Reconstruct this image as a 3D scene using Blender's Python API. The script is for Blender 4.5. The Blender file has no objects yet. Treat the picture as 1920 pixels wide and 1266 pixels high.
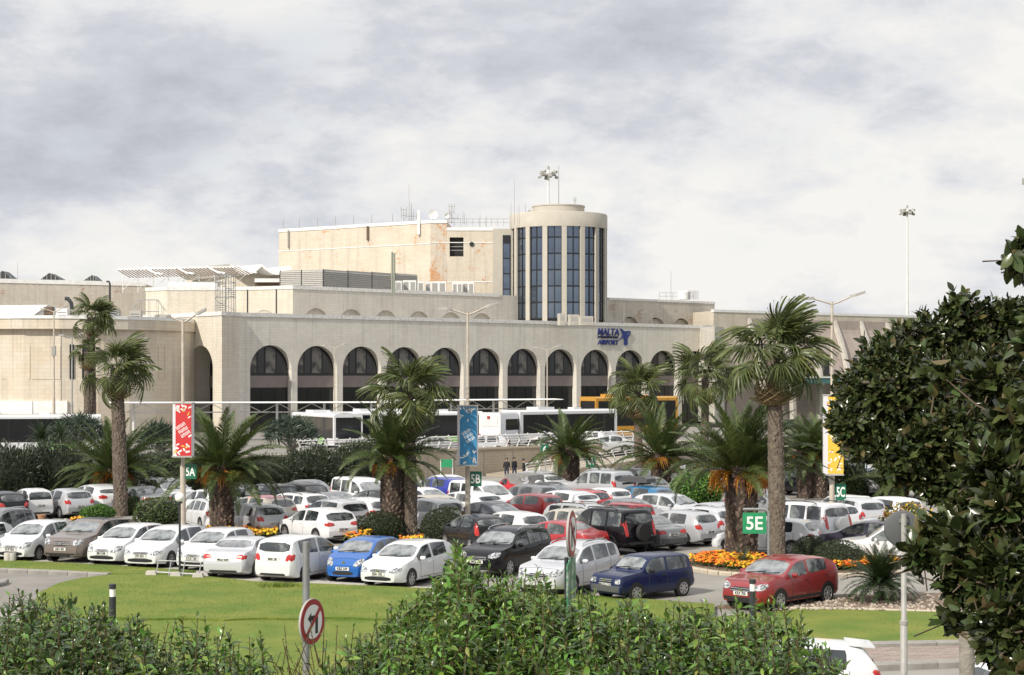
import bpy, math, random
import numpy as np
from mathutils import Vector, Matrix
from mathutils.bvhtree import BVHTree

R = math.radians
SC = bpy.context.scene
COL = SC.collection

# ------------------------------------------------------------------ camera
FP, CZ, HX, HY = 3300.0, 7.2, 960.0, 706.0      # focal length in photo pixels, eye height, horizon
cd = bpy.data.cameras.new("camera")
cam = bpy.data.objects.new("camera", cd)
COL.objects.link(cam)
cam.location = (0, 0, CZ)
cam.rotation_euler = (R(90), 0, 0)
cd.sensor_width = 36
cd.lens = 36 * FP / 1920
cd.shift_y = (HY - 633) / 1920
cd.clip_start = 0.3
cd.clip_end = 9000
SC.camera = cam

# ------------------------------------------------------------------ sky and sun
SUN_AZ, SUN_EL = -140.0, 38.0                     # azimuth from +Y (view direction), negative = to the west side
w = bpy.data.worlds.new("World")
SC.world = w
w.use_nodes = True
nt = w.node_tree
nt.nodes.clear()


def N(tree, typ, **kw):
    n = tree.nodes.new(typ)
    for k, v in kw.items():
        if k.startswith("i_"):
            n.inputs[k[2:].replace("_", " ")].default_value = v
        else:
            setattr(n, k, v)
    return n


def LK(tree, a, b):
    tree.links.new(a, b)


out = N(nt, "ShaderNodeOutputWorld")
sky = N(nt, "ShaderNodeTexSky", sky_type="NISHITA", sun_disc=False, sun_elevation=R(SUN_EL), sun_rotation=R(SUN_AZ))
bg1 = N(nt, "ShaderNodeBackground", i_Strength=0.1)
LK(nt, sky.outputs[0], bg1.inputs[0])
tc = N(nt, "ShaderNodeTexCoord")
sep = N(nt, "ShaderNodeSeparateXYZ")
LK(nt, tc.outputs["Generated"], sep.inputs[0])


def MA(tree, op, a, b=None, c=None, clamp=False):
    n = tree.nodes.new("ShaderNodeMath")
    n.operation = op
    n.use_clamp = clamp
    for i, v in enumerate((a, b, c)):
        if v is None:
            continue
        if isinstance(v, (int, float)):
            n.inputs[i].default_value = v
        else:
            LK(tree, v, n.inputs[i])
    return n.outputs[0]


# cloud deck: direction projected on a high layer, flattened near the horizon
zc = MA(nt, "ADD", MA(nt, "MAXIMUM", sep.outputs[2], 0.0), 0.62)
cx = MA(nt, "DIVIDE", sep.outputs[0], zc)
cy = MA(nt, "DIVIDE", sep.outputs[1], zc)
com = N(nt, "ShaderNodeCombineXYZ")
LK(nt, cx, com.inputs[0])
LK(nt, cy, com.inputs[1])
LK(nt, MA(nt, "MULTIPLY", sep.outputs[2], 2.1), com.inputs[2])


SKYOFF = (0.2, 5.5, 8.8)


def cloud(scale, detail, rough, off, dist=0.0):
    mp = N(nt, "ShaderNodeMapping")
    mp.inputs["Location"].default_value = off
    mp.inputs["Scale"].default_value = (1.0, 1.0, 1.0)
    LK(nt, com.outputs[0], mp.inputs[0])
    nz = N(nt, "ShaderNodeTexNoise")
    nz.inputs["Scale"].default_value = scale
    nz.inputs["Detail"].default_value = detail
    nz.inputs["Roughness"].default_value = rough
    nz.inputs["Distortion"].default_value = dist
    LK(nt, mp.outputs[0], nz.inputs["Vector"])
    return nz.outputs["Fac"]


n1 = cloud(2.7, 4, 0.5, SKYOFF, 0.15)
n2 = cloud(9.5, 10, 0.62, (0.4, 7.7, 2.0), 0.1)
mix = MA(nt, "ADD", MA(nt, "MULTIPLY", n1, 0.60), MA(nt, "MULTIPLY", n2, 0.40))
ramp = N(nt, "ShaderNodeValToRGB")
el = ramp.color_ramp.elements
el[0].position, el[0].color = 0.42, (0.80, 0.785, 0.755, 1)
el[1].position, el[1].color = 0.65, (0.40, 0.413, 0.455, 1)
e = el.new(0.485); e.color = (0.685, 0.69, 0.705, 1)
e = el.new(0.535); e.color = (0.555, 0.572, 0.615, 1)
LK(nt, mix, ramp.inputs[0])
bg2 = N(nt, "ShaderNodeBackground", i_Strength=1.0)
LK(nt, MA(nt, "ADD", 1.0, MA(nt, "MULTIPLY", MA(nt, "MAXIMUM", MA(nt, "SUBTRACT", sep.outputs[2], 0.24), 0.0), 0.7)), bg2.inputs[1])   # an overcast sky is brightest overhead
LK(nt, ramp.outputs[0], bg2.inputs[0])
cover = N(nt, "ShaderNodeMapRange")
cover.inputs["From Min"].default_value = 0.30
cover.inputs["From Max"].default_value = 0.42
cover.inputs["To Min"].default_value = 0.80
cover.inputs["To Max"].default_value = 1.0
LK(nt, n2, cover.inputs["Value"])
mx = N(nt, "ShaderNodeMixShader")
LK(nt, cover.outputs[0], mx.inputs[0])
LK(nt, bg1.outputs[0], mx.inputs[1])
LK(nt, bg2.outputs[0], mx.inputs[2])
LK(nt, mx.outputs[0], out.inputs[0])

sd = bpy.data.lights.new("sun", "SUN")
sd.energy = 4.0
sd.angle = R(1.2)
sd.color = (1.0, 0.93, 0.82)
sun = bpy.data.objects.new("sun", sd)
COL.objects.link(sun)
sv = Vector((math.sin(R(SUN_AZ)) * math.cos(R(SUN_EL)), math.cos(R(SUN_AZ)) * math.cos(R(SUN_EL)), math.sin(R(SUN_EL))))
sun.rotation_euler = sv.to_track_quat("Z", "Y").to_euler()
sun.location = sv * 300

SC.view_settings.view_transform = "Standard"
SC.view_settings.look = "None"
SC.view_settings.gamma = 1
SC.view_settings.exposure = 0.22
SC.view_settings.use_curve_mapping = False

rng = random.Random(7)


# ------------------------------------------------------------------ geometry helpers
def W(x, y, D):
    return Vector(((x - HX) * D / FP, D, CZ - (y - HY) * D / FP))


def P2(x, D):
    return Vector(((x - HX) * D / FP, D, 0.0))


def G(x, y, z=0.0):
    D = FP * (CZ - z) / (y - HY)
    return Vector(((x - HX) * D / FP, D, z))


class MB:
    def __init__(s):
        s.v, s.f, s.m = [], [], []

    def add(s, vs, fs, mi=0):
        o = len(s.v)
        s.v.extend([tuple(p) for p in vs])
        for f in fs:
            s.f.append(tuple(i + o for i in f))
            s.m.append(mi)
        return s

    def box(s, c, d, rz=0.0, mi=0, M=None):
        hx, hy, hz = d[0] / 2, d[1] / 2, d[2] / 2
        vs = [Vector((x, y, z)) for z in (-hz, hz) for x, y in ((-hx, -hy), (hx, -hy), (hx, hy), (-hx, hy))]
        T = M if M is not None else Matrix.Rotation(rz, 3, "Z")
        vs = [T @ p + Vector(c) for p in vs]
        return s.add(vs, [(0, 3, 2, 1), (4, 5, 6, 7), (0, 1, 5, 4), (1, 2, 6, 5), (2, 3, 7, 6), (3, 0, 4, 7)], mi)

    def tube(s, p, q, r, n=8, r2=None, mi=0, caps=True):
        return s.path([p, q], [r, r if r2 is None else r2], n, mi, caps)

    def path(s, pts, rad, n=8, mi=0, caps=True):
        pts = [Vector(p) for p in pts]
        vs, fs = [], []
        for i, p in enumerate(pts):
            d = (pts[min(i + 1, len(pts) - 1)] - pts[max(i - 1, 0)]).normalized()
            a = d.cross(Vector((0, 0, 1)) if abs(d.z) < 0.9 else Vector((1, 0, 0))).normalized()
            b = d.cross(a)
            r = rad[i] if isinstance(rad, (list, tuple)) else rad
            for k in range(n):
                t = 2 * math.pi * k / n
                vs.append(p + a * (r * math.cos(t)) + b * (r * math.sin(t)))
        for i in range(len(pts) - 1):
            for k in range(n):
                k2 = (k + 1) % n
                fs.append((i * n + k, i * n + k2, (i + 1) * n + k2, (i + 1) * n + k))
        if caps:
            fs.append(tuple(range(n))[::-1])
            fs.append(tuple((len(pts) - 1) * n + k for k in range(n)))
        return s.add(vs, fs, mi)

    def lathe(s, prof, n=16, c=(0, 0, 0), axis="z", mi=0, closed=True):
        vs, fs = [], []
        for r, h in prof:
            for k in range(n):
                t = 2 * math.pi * k / n
                a, b = r * math.cos(t), r * math.sin(t)
                vs.append((c[0] + a, c[1] + b, c[2] + h) if axis == "z" else (c[0] + a, c[1] + h, c[2] + b))
        for i in range(len(prof) - 1):
            for k in range(n):
                k2 = (k + 1) % n
                fs.append((i * n + k, i * n + k2, (i + 1) * n + k2, (i + 1) * n + k))
        if closed:
            fs.append(tuple(range(n))[::-1])
            fs.append(tuple((len(prof) - 1) * n + k for k in range(n)))
        return s.add(vs, fs, mi)

    def prism(s, poly, ext, mi=0):
        n = len(poly)
        ext = Vector(ext)
        a = [Vector(p) for p in poly]
        return s.add(a + [p + ext for p in a], [tuple(range(n))[::-1], tuple(range(n, 2 * n))] +
                     [(i, (i + 1) % n, (i + 1) % n + n, i + n) for i in range(n)], mi)

    def quad(s, a, b, c, d, mi=0):
        return s.add([a, b, c, d], [(0, 1, 2, 3)], mi)

    def mesh(s, name, mats=None, smooth=None):
        me = bpy.data.meshes.new(name)
        me.from_pydata(s.v, [], s.f)
        for m in (mats if isinstance(mats, (list, tuple)) else [mats]):
            me.materials.append(m)
        if any(s.m):
            me.polygons.foreach_set("material_index", s.m)
        if smooth is not None:
            me.polygons.foreach_set("use_smooth", [True] * len(s.f))
            if smooth < 179:
                me.set_sharp_from_angle(angle=R(smooth))
        me.update()
        return me

    def build(s, name, mats, parent=None, smooth=None, loc=None, rz=0.0):
        return link(name, s.mesh(name, mats, smooth), parent, loc, rz)


def link(name, me, parent=None, loc=None, rz=0.0):
    o = bpy.data.objects.new(name, me)
    COL.objects.link(o)
    if parent is not None:
        o.parent = parent
    if loc is not None:
        o.location = loc
    if rz:
        o.rotation_euler = (0, 0, rz)
    return o


def tag(o, label=None, cat=None, group=None, kind=None):
    if label:
        o["label"] = label
    if cat:
        o["category"] = cat
    if group:
        o["group"] = group
    if kind:
        o["kind"] = kind
    return o


def thing(name, label, cat, loc=(0, 0, 0), rz=0.0, group=None):
    return tag(link(name, None, None, loc, rz), label, cat, group)


def text_mesh(txt, size, ext, mat, bold=0.0, name="lettering", shear=0.0):
    cu = bpy.data.curves.new(name, "FONT")
    cu.body = txt
    cu.size = size
    cu.extrude = ext
    cu.offset = bold
    cu.shear = shear
    cu.align_x, cu.align_y = "CENTER", "CENTER"
    cu.resolution_u = 3
    o = bpy.data.objects.new(name, cu)
    COL.objects.link(o)
    dg = bpy.context.evaluated_depsgraph_get()
    me = bpy.data.meshes.new_from_object(o.evaluated_get(dg))
    bpy.data.objects.remove(o)
    me.name = name
    me.materials.clear()
    me.materials.append(mat)
    return me


# ------------------------------------------------------------------ materials
def mat(name, col, rough=0.6, metal=0.0, col2=None, nscale=3.0, bump=0.0, bscale=None, ior=None, coat=0.0,
        trans=0.0, spec=None, contrast=(0.35, 0.65), rand=0.0, sss=0.0, detail=6.0):
    m = bpy.data.materials.new(name)
    m.use_nodes = True
    t = m.node_tree
    b = t.nodes["Principled BSDF"]
    c4 = lambda c: (c[0], c[1], c[2], 1)
    b.inputs["Base Color"].default_value = c4(col)
    b.inputs["Roughness"].default_value = rough
    b.inputs["Metallic"].default_value = metal
    if ior:
        b.inputs["IOR"].default_value = ior
    if spec is not None:
        b.inputs["Specular IOR Level"].default_value = spec
    if coat:
        b.inputs["Coat Weight"].default_value = coat
        b.inputs["Coat Roughness"].default_value = 0.04
    tcn = N(t, "ShaderNodeTexCoord")
    src = None
    if col2 is not None:
        nz = N(t, "ShaderNodeTexNoise")
        nz.inputs["Scale"].default_value = nscale
        nz.inputs["Detail"].default_value = detail
        nz.inputs["Roughness"].default_value = 0.6
        LK(t, tcn.outputs["Object"], nz.inputs["Vector"])
        mr = N(t, "ShaderNodeMapRange")
        mr.inputs["From Min"].default_value, mr.inputs["From Max"].default_value = contrast
        LK(t, nz.outputs["Fac"], mr.inputs["Value"])
        mxn = N(t, "ShaderNodeMix", data_type="RGBA")
        mxn.inputs["A"].default_value = c4(col)
        mxn.inputs["B"].default_value = c4(col2)
        LK(t, mr.outputs[0], mxn.inputs["Factor"])
        src = mxn.outputs["Result"]
    if rand:
        geo = N(t, "ShaderNodeNewGeometry")
        hsv = N(t, "ShaderNodeHueSaturation")
        if src is None:
            hsv.inputs["Color"].default_value = c4(col)
        else:
            LK(t, src, hsv.inputs["Color"])
        oi = N(t, "ShaderNodeObjectInfo")
        rr = MA(t, "FRACT", MA(t, "ADD", geo.outputs["Random Per Island"], oi.outputs["Random"]))
        LK(t, MA(t, "ADD", MA(t, "MULTIPLY", rr, rand), 1.0 - rand * 0.5), hsv.inputs["Value"])
        LK(t, MA(t, "ADD", MA(t, "MULTIPLY", MA(t, "FRACT", MA(t, "MULTIPLY", rr, 7.3)), 0.05), 0.475), hsv.inputs["Hue"])
        src = hsv.outputs[0]
    if src is not None:
        LK(t, src, b.inputs["Base Color"])
    if bump:
        nb = N(t, "ShaderNodeTexNoise")
        nb.inputs["Scale"].default_value = bscale or nscale * 4
        nb.inputs["Detail"].default_value = 6
        LK(t, tcn.outputs["Object"], nb.inputs["Vector"])
        bp = N(t, "ShaderNodeBump")
        bp.inputs["Strength"].default_value = bump
        bp.inputs["Distance"].default_value = 0.05
        LK(t, nb.outputs["Fac"], bp.inputs["Height"])
        LK(t, bp.outputs[0], b.inputs["Normal"])
    if trans:
        tr = N(t, "ShaderNodeBsdfTranslucent")
        if src is not None:
            LK(t, src, tr.inputs[0])
        else:
            tr.inputs[0].default_value = c4(col)
        ms = N(t, "ShaderNodeMixShader")
        ms.inputs[0].default_value = trans
        LK(t, b.outputs[0], ms.inputs[1])
        LK(t, tr.outputs[0], ms.inputs[2])
        LK(t, ms.outputs[0], t.nodes["Material Output"].inputs[0])
    return m


def stone(name, col, col2, ang, course=0.29, length=0.62, joint=0.82, peel=None, streak=0.42, peel_amt=(0.56, 0.62)):
    """coursed limestone: block joints, patchy tone, rain streaks under the coping, optional flaked paint"""
    m = bpy.data.materials.new(name)
    m.use_nodes = True
    t = m.node_tree
    b = t.nodes["Principled BSDF"]
    b.inputs["Roughness"].default_value = 0.88
    tcn = N(t, "ShaderNodeTexCoord")
    mp = N(t, "ShaderNodeMapping")
    mp.inputs["Rotation"].default_value = (0, 0, -ang)
    LK(t, tcn.outputs["Object"], mp.inputs[0])
    sp = N(t, "ShaderNodeSeparateXYZ")
    LK(t, mp.outputs[0], sp.inputs[0])
    cb = N(t, "ShaderNodeCombineXYZ")
    LK(t, sp.outputs[0], cb.inputs[0])
    LK(t, sp.outputs[2], cb.inputs[1])
    br = N(t, "ShaderNodeTexBrick")
    br.inputs["Scale"].default_value = 1.0
    br.inputs["Brick Width"].default_value = length
    br.inputs["Row Height"].default_value = course
    br.inputs["Mortar Size"].default_value = 0.018
    br.inputs["Mortar Smooth"].default_value = 0.3
    br.inputs["Bias"].default_value = 0.0
    br.inputs["Color1"].default_value = (1, 1, 1, 1)
    br.inputs["Color2"].default_value = (0.93, 0.925, 0.91, 1)
    br.inputs["Mortar"].default_value = (joint, joint, joint, 1)
    LK(t, cb.outputs[0], br.inputs["Vector"])
    nz = N(t, "ShaderNodeTexNoise")
    nz.inputs["Scale"].default_value = 0.35
    nz.inputs["Detail"].default_value = 7
    nz.inputs["Roughness"].default_value = 0.62
    LK(t, cb.outputs[0], nz.inputs["Vector"])
    mr = N(t, "ShaderNodeMapRange")
    mr.inputs["From Min"].default_value, mr.inputs["From Max"].default_value = 0.38, 0.62
    LK(t, nz.outputs["Fac"], mr.inputs["Value"])
    mxn = N(t, "ShaderNodeMix", data_type="RGBA")
    mxn.inputs["A"].default_value = (*col, 1)
    mxn.inputs["B"].default_value = (*col2, 1)
    LK(t, mr.outputs[0], mxn.inputs["Factor"])
    # rain streaks: noise stretched vertically
    mps = N(t, "ShaderNodeMapping")
    mps.inputs["Scale"].default_value = (2.6, 0.11, 1)
    LK(t, cb.outputs[0], mps.inputs[0])
    ns = N(t, "ShaderNodeTexNoise")
    ns.inputs["Scale"].default_value = 1.0
    ns.inputs["Detail"].default_value = 5
    LK(t, mps.outputs[0], ns.inputs["Vector"])
    ms = N(t, "ShaderNodeMapRange")
    ms.inputs["From Min"].default_value, ms.inputs["From Max"].default_value = 0.5, 0.72
    ms.inputs["To Max"].default_value = streak
    LK(t, ns.outputs["Fac"], ms.inputs["Value"])
    mst = N(t, "ShaderNodeMix", data_type="RGBA")
    mst.inputs["B"].default_value = (col[0] * 0.55, col[1] * 0.55, col[2] * 0.57, 1)
    LK(t, ms.outputs[0], mst.inputs["Factor"])
    LK(t, mxn.outputs["Result"], mst.inputs["A"])
    src = mst.outputs["Result"]
    if peel:
        npl = N(t, "ShaderNodeTexNoise")
        npl.inputs["Scale"].default_value = 0.42
        npl.inputs["Detail"].default_value = 8
        npl.inputs["Roughness"].default_value = 0.72
        LK(t, cb.outputs[0], npl.inputs["Vector"])
        fine = N(t, "ShaderNodeTexNoise")
        fine.inputs["Scale"].default_value = 3.5
        fine.inputs["Detail"].default_value = 6
        LK(t, cb.outputs[0], fine.inputs["Vector"])
        sm = MA(t, "ADD", MA(t, "MULTIPLY", npl.outputs["Fac"], 0.7), MA(t, "MULTIPLY", fine.outputs["Fac"], 0.3))
        mp2 = N(t, "ShaderNodeMapRange")
        mp2.inputs["From Min"].default_value, mp2.inputs["From Max"].default_value = peel_amt
        LK(t, sm, mp2.inputs["Value"])
        mpl = N(t, "ShaderNodeMix", data_type="RGBA")
        mpl.inputs["B"].default_value = (*peel, 1)
        LK(t, mp2.outputs[0], mpl.inputs["Factor"])
        LK(t, src, mpl.inputs["A"])
        src = mpl.outputs["Result"]
    mul = N(t, "ShaderNodeMix", data_type="RGBA", blend_type="MULTIPLY")
    mul.inputs["Factor"].default_value = 1.0
    LK(t, src, mul.inputs["A"])
    LK(t, br.outputs["Color"], mul.inputs["B"])
    LK(t, mul.outputs["Result"], b.inputs["Base Color"])
    nb = N(t, "ShaderNodeTexNoise")
    nb.inputs["Scale"].default_value = 9
    nb.inputs["Detail"].default_value = 5
    LK(t, cb.outputs[0], nb.inputs["Vector"])
    bp = N(t, "ShaderNodeBump")
    bp.inputs["Strength"].default_value = 0.25
    bp.inputs["Distance"].default_value = 0.04
    LK(t, MA(t, "ADD", MA(t, "MULTIPLY", nb.outputs["Fac"], 0.5), MA(t, "MULTIPLY", br.outputs["Fac"], -0.7)), bp.inputs["Height"])
    LK(t, bp.outputs[0], b.inputs["Normal"])
    return m


PHI = math.atan(3300.0 / 3839.0)                 # the terminal's front recedes along this direction
M = {}
M["stone_front"] = stone("limestone_front", (0.67, 0.64, 0.575), (0.615, 0.585, 0.525), PHI)
M["stone_side"] = stone("limestone_side", (0.62, 0.575, 0.495), (0.58, 0.53, 0.445), PHI + R(90))
M["stone_upper"] = stone("limestone_upper", (0.60, 0.57, 0.51), (0.55, 0.52, 0.47), PHI)
M["stone_wing"] = stone("limestone_wing", (0.63, 0.575, 0.485), (0.61, 0.525, 0.41), 0.0, course=0.42, length=0.85)
M["stone_peel"] = stone("limestone_flaking", (0.60, 0.54, 0.45), (0.56, 0.50, 0.41), 0.0, peel=(0.52, 0.30, 0.16))
M["stone_peel_more"] = stone("limestone_flaked", (0.58, 0.52, 0.44), (0.54, 0.47, 0.39), 0.0, peel=(0.52, 0.29, 0.15), peel_amt=(0.50, 0.56))
M["stone_old"] = stone("limestone_worn", (0.54, 0.50, 0.43), (0.48, 0.44, 0.38), 0.0, peel=(0.40, 0.29, 0.22), peel_amt=(0.55, 0.62))
M["stone_right"] = stone("limestone_right_wing", (0.60, 0.54, 0.45), (0.54, 0.485, 0.40), 0.2)
M["stone_wall"] = stone("retaining_wall_blocks", (0.40, 0.345, 0.27), (0.34, 0.29, 0.225), PHI, course=0.2, length=0.4, joint=0.75, streak=0.3)
M["concrete"] = mat("concrete", (0.50, 0.47, 0.42), 0.85, col2=(0.42, 0.40, 0.36), nscale=1.5, bump=0.15)
M["coping"] = mat("coping_paint", (0.68, 0.67, 0.65), 0.7, col2=(0.45, 0.44, 0.42), nscale=4.0, contrast=(0.45, 0.7))
M["white"] = mat("white_paint", (0.78, 0.78, 0.77), 0.5, col2=(0.66, 0.66, 0.64), nscale=2.0)
M["pier"] = mat("tower_pier", (0.47, 0.435, 0.375), 0.85, col2=(0.42, 0.39, 0.335), nscale=0.8, bump=0.1)
M["frame_dark"] = mat("dark_window_frame", (0.012, 0.013, 0.016), 0.4)
M["glass_blue"] = mat("tower_glass", (0.19, 0.23, 0.29), 0.05, metal=0.85, col2=(0.12, 0.15, 0.20), nscale=0.35)
M["glass_dark"] = mat("dark_glass", (0.014, 0.015, 0.018), 0.06, ior=1.5)
M["glass_curtain"] = mat("glass_with_curtain", (0.16, 0.15, 0.135), 0.12, col2=(0.03, 0.03, 0.032), nscale=1.1, contrast=(.42, .6), ior=1.5)  # blotches paint in reflections as well as curtains
M["spandrel"] = mat("mauve_spandrel", (0.21, 0.178, 0.168), 0.6, col2=(0.18, 0.152, 0.144), nscale=1.0)
M["steel"] = mat("galvanised_steel", (0.38, 0.385, 0.39), 0.45, metal=0.6, col2=(0.30, 0.305, 0.31), nscale=4)
M["louvre"] = mat("louvre_grey", (0.40, 0.39, 0.36), 0.6, col2=(0.34, 0.33, 0.31), nscale=2)
M["cream_pole"] = mat("cream_pole_paint", (0.52, 0.46, 0.38), 0.5, col2=(0.42, 0.37, 0.31), nscale=3)
M["grey_pole"] = mat("grey_pole_paint", (0.36, 0.35, 0.33), 0.5, col2=(0.28, 0.275, 0.26), nscale=5)
M["dark_metal"] = mat("dark_metal", (0.03, 0.034, 0.038), 0.45)
M["black"] = mat("black_plastic", (0.012, 0.012, 0.013), 0.55)
M["rust_brown"] = mat("brown_slats", (0.15, 0.095, 0.06), 0.7, col2=(0.10, 0.065, 0.045), nscale=2)
M["sign_green"] = mat("sign_green", (0.016, 0.25, 0.10), 0.45, col2=(0.024, 0.28, 0.12), nscale=6)
M["sign_dark_green"] = mat("sign_dark_green", (0.01, 0.13, 0.07), 0.45)
M["sign_white"] = mat("sign_white", (0.80, 0.80, 0.78), 0.5)
M["sign_red"] = mat("sign_red", (0.33, 0.018, 0.02), 0.45)
M["sign_black"] = mat("sign_black", (0.015, 0.015, 0.018), 0.5)
M["banner_red"] = mat("banner_red", (0.50, 0.022, 0.026), 0.55)
M["banner_blue"] = mat("banner_blue", (0.035, 0.22, 0.42), 0.55)
M["banner_orange"] = mat("banner_orange", (0.58, 0.22, 0.03), 0.55)
M["banner_yellow"] = mat("banner_yellow", (0.72, 0.45, 0.05), 0.55)
M["banner_back"] = mat("banner_back", (0.62, 0.60, 0.62), 0.6)
M["logo_blue"] = mat("logo_blue", (0.016, 0.030, 0.17), 0.4)
M["logo_dark"] = mat("logo_dark", (0.010, 0.012, 0.06), 0.4)
M["bowed"] = mat("bowed_pink_panel", (0.40, 0.335, 0.30), 0.75, col2=(0.34, 0.285, 0.255), nscale=0.8)
M["teal"] = mat("teal_canopy", (0.06, 0.17, 0.175), 0.35)
M["globe"] = mat("opal_globe", (0.82, 0.81, 0.78), 0.25)
M["asphalt"] = mat("pale_worn_asphalt", (0.30, 0.282, 0.255), 0.92, col2=(0.235, 0.222, 0.20), nscale=0.35, bump=0.25, bscale=60)
M["road"] = mat("road_asphalt", (0.25, 0.232, 0.21), 0.92, col2=(0.19, 0.178, 0.16), nscale=0.5, bump=0.25, bscale=60)
M["pavement"] = mat("pale_pavement", (0.46, 0.43, 0.385), 0.9, col2=(0.39, 0.365, 0.33), nscale=1.2, bump=0.15, bscale=30)
M["kerb"] = mat("kerb_concrete", (0.30, 0.285, 0.26), 0.9, col2=(0.21, 0.20, 0.185), nscale=2.0, bump=0.2, bscale=40)
M["kerb_pale"] = mat("pale_kerb_stone", (0.48, 0.42, 0.33), 0.9, col2=(0.38, 0.33, 0.26), nscale=2.0, bump=0.2, bscale=40)
M["paver"] = mat("clay_pavers", (0.30, 0.245, 0.21), 0.9, col2=(0.25, 0.205, 0.18), nscale=3, rand=0.25)
M["soil"] = mat("stony_soil", (0.24, 0.175, 0.125), 0.95, col2=(0.12, 0.085, 0.06), nscale=9, bump=0.8, bscale=25)
M["earth"] = mat("bank_earth", (0.10, 0.10, 0.05), 0.95, col2=(0.07, 0.085, 0.03), nscale=2, bump=0.5)
M["lawn"] = mat("lawn_grass", (0.098, 0.165, 0.012), 0.9, col2=(0.205, 0.22, 0.034), nscale=0.55, bump=0.9, bscale=26, detail=12, contrast=(.36, .70))
M["blade"] = mat("grass_blade", (0.125, 0.18, 0.016), 0.7, trans=0.35, rand=0.7)
M["marking"] = mat("road_paint", (0.62, 0.61, 0.58), 0.8, col2=(0.42, 0.40, 0.37), nscale=5)

# ------------------------------------------------------------------ building frame of the terminal
UD = Vector((math.cos(PHI), math.sin(PHI), 0))
VD = Vector((-math.sin(PHI), math.cos(PHI), 0))
C0 = P2(448, 186.1)
DECK = 1.30                                       # level of the upper forecourt


def LP(s, v, z=0.0):
    p = C0 + UD * s + VD * v
    return Vector((p.x, p.y, z))


def s_at(px, v=0.0):
    k = (px - HX) / FP
    b = C0 + VD * v
    return (k * b.y - b.x) / (UD.x - k * UD.y)


def v_at(px, s):
    k = (px - HX) / FP
    b = C0 + UD * s
    return (k * b.y - b.x) / (VD.x - k * VD.y)


def zpx(py, p):
    return CZ - (py - HY) * p.y / FP


def wb(mb, name, mats, root, smooth=None, kind=None, label=None):
    """link a mesh given in world coordinates under a thing that stands at root.location"""
    o = mb.build(name, mats, root, smooth)
    o.location = -root.location
    return tag(o, label=label, kind=kind)


def structure(mb, name, mats, smooth=None):
    return tag(mb.build(name, mats, None, smooth), kind="structure")


# ------------------------------------------------------------------ ground
def gz(Y):
    if Y < 13:
        return 4.6
    if Y < 32:
        t = (Y - 13) / 19.0
        return 4.6 * (1 - t)
    return 0.0


g = MB()
ys = [-60, 5, 13, 14.5, 16, 18, 20, 22, 24, 26, 28, 30, 32, 34, 60, 130, 300, 1000, 6000]
xs = [-5000, -300, -60, -20, -8, 0, 8, 20, 60, 300, 5000]
g.add([(x, y, gz(y) - 0.012) for y in ys for x in xs],
      [(j * len(xs) + i, j * len(xs) + i + 1, (j + 1) * len(xs) + i + 1, (j + 1) * len(xs) + i)
       for j in range(len(ys) - 1) for i in range(len(xs) - 1)])
structure(g, "ground", M["earth"], 30)


def sheet(name, pts, z, m):
    mb = MB()
    mb.add([(p[0], p[1], z) for p in pts], [tuple(range(len(pts)))])
    return structure(mb, name, m)


sheet("car_park", [(-75, 36), (75, 36), (75, 175), (-75, 175)], 0.0, M["asphalt"])

# upper forecourt: deck behind the retaining wall
WV = (Vector((P2(835, 124.8).x, 124.8, 0)) - C0).dot(VD)     # wall line parallel to the terminal front


def wall_s(px):
    return s_at(px, WV)


dk = MB()
a0, a1 = wall_s(-350), wall_s(1310)
dk.add([LP(a0, WV, DECK), LP(a1, WV, DECK), LP(a1 + 40, WV, DECK), LP(a1 + 60, 70, DECK), LP(a0 - 40, 70, DECK)],
       [(0, 1, 2, 3, 4)])
structure(dk, "upper_forecourt", M["road"])
rw = thing("retaining_wall", "long block retaining wall below the white chevron railing at the car park's far end", "wall",
           LP(wall_s(835), WV, 0))
mb = MB()
mb.prism([LP(a0, WV, -0.5), LP(a1 + 40, WV, -0.5), LP(a1 + 40, WV + 0.45, -0.5), LP(a0, WV + 0.45, -0.5)], (0, 0, 2.42))
wb(mb, "wall_face", M["stone_wall"], rw)
mb = MB()
mb.prism([LP(a0, WV - 0.05, 1.923), LP(a1 + 40, WV - 0.05, 1.923), LP(a1 + 40, WV + 0.5, 1.923), LP(a0, WV + 0.5, 1.923)], (0, 0, 0.14))
wb(mb, "wall_capping", M["kerb_pale"], rw)
mb = MB()
for px in (702, 745, 800, 850, 905, 960, 1010):
    s = wall_s(px)
    mb.box(LP(s, WV - 0.012, 0.9), (0.05, 0.02, 1.8), PHI)
wb(mb, "expansion_joint", M["kerb"], rw)


def railing(name, label, pA, pB, n, h, group=None):
    """white chevron-post railing from pA to pB, five rails"""
    root = thing(name, label, "railing", pA, 0, group)
    d = (pB - pA)
    side = Vector((d.y, -d.x, 0)).normalized()
    along = d.normalized()
    lean = Vector((along.x, along.y, 0)) * 0.28
    post = MB()
    post.path([(0, 0, 0), lean + Vector((0, 0, h * 0.5)), Vector((0, 0, h))], 0.055, 5)
    pm = post.mesh("post", M["white"])
    for i in range(n + 1):
        p = pA.lerp(pB, i / n)
        link("post", pm, root, p - pA)
    for k in range(5):
        t = (k + 0.6) / 5.1
        off = lean * (1 - abs(t - 0.5) * 2) + Vector((0, 0, h * t))
        r = MB()
        r.tube(pA + off, pB + off, 0.022 if k < 4 else 0.04, 5)
        wb(r, "rail", M["white"], root)
    return root


railing("metal_railing", "white chevron railing along the top of the retaining wall behind the blue banner",
        LP(wall_s(560), WV + 0.2, 2.06), LP(wall_s(1205), WV + 0.2, 2.06), 30, 0.95)
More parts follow.
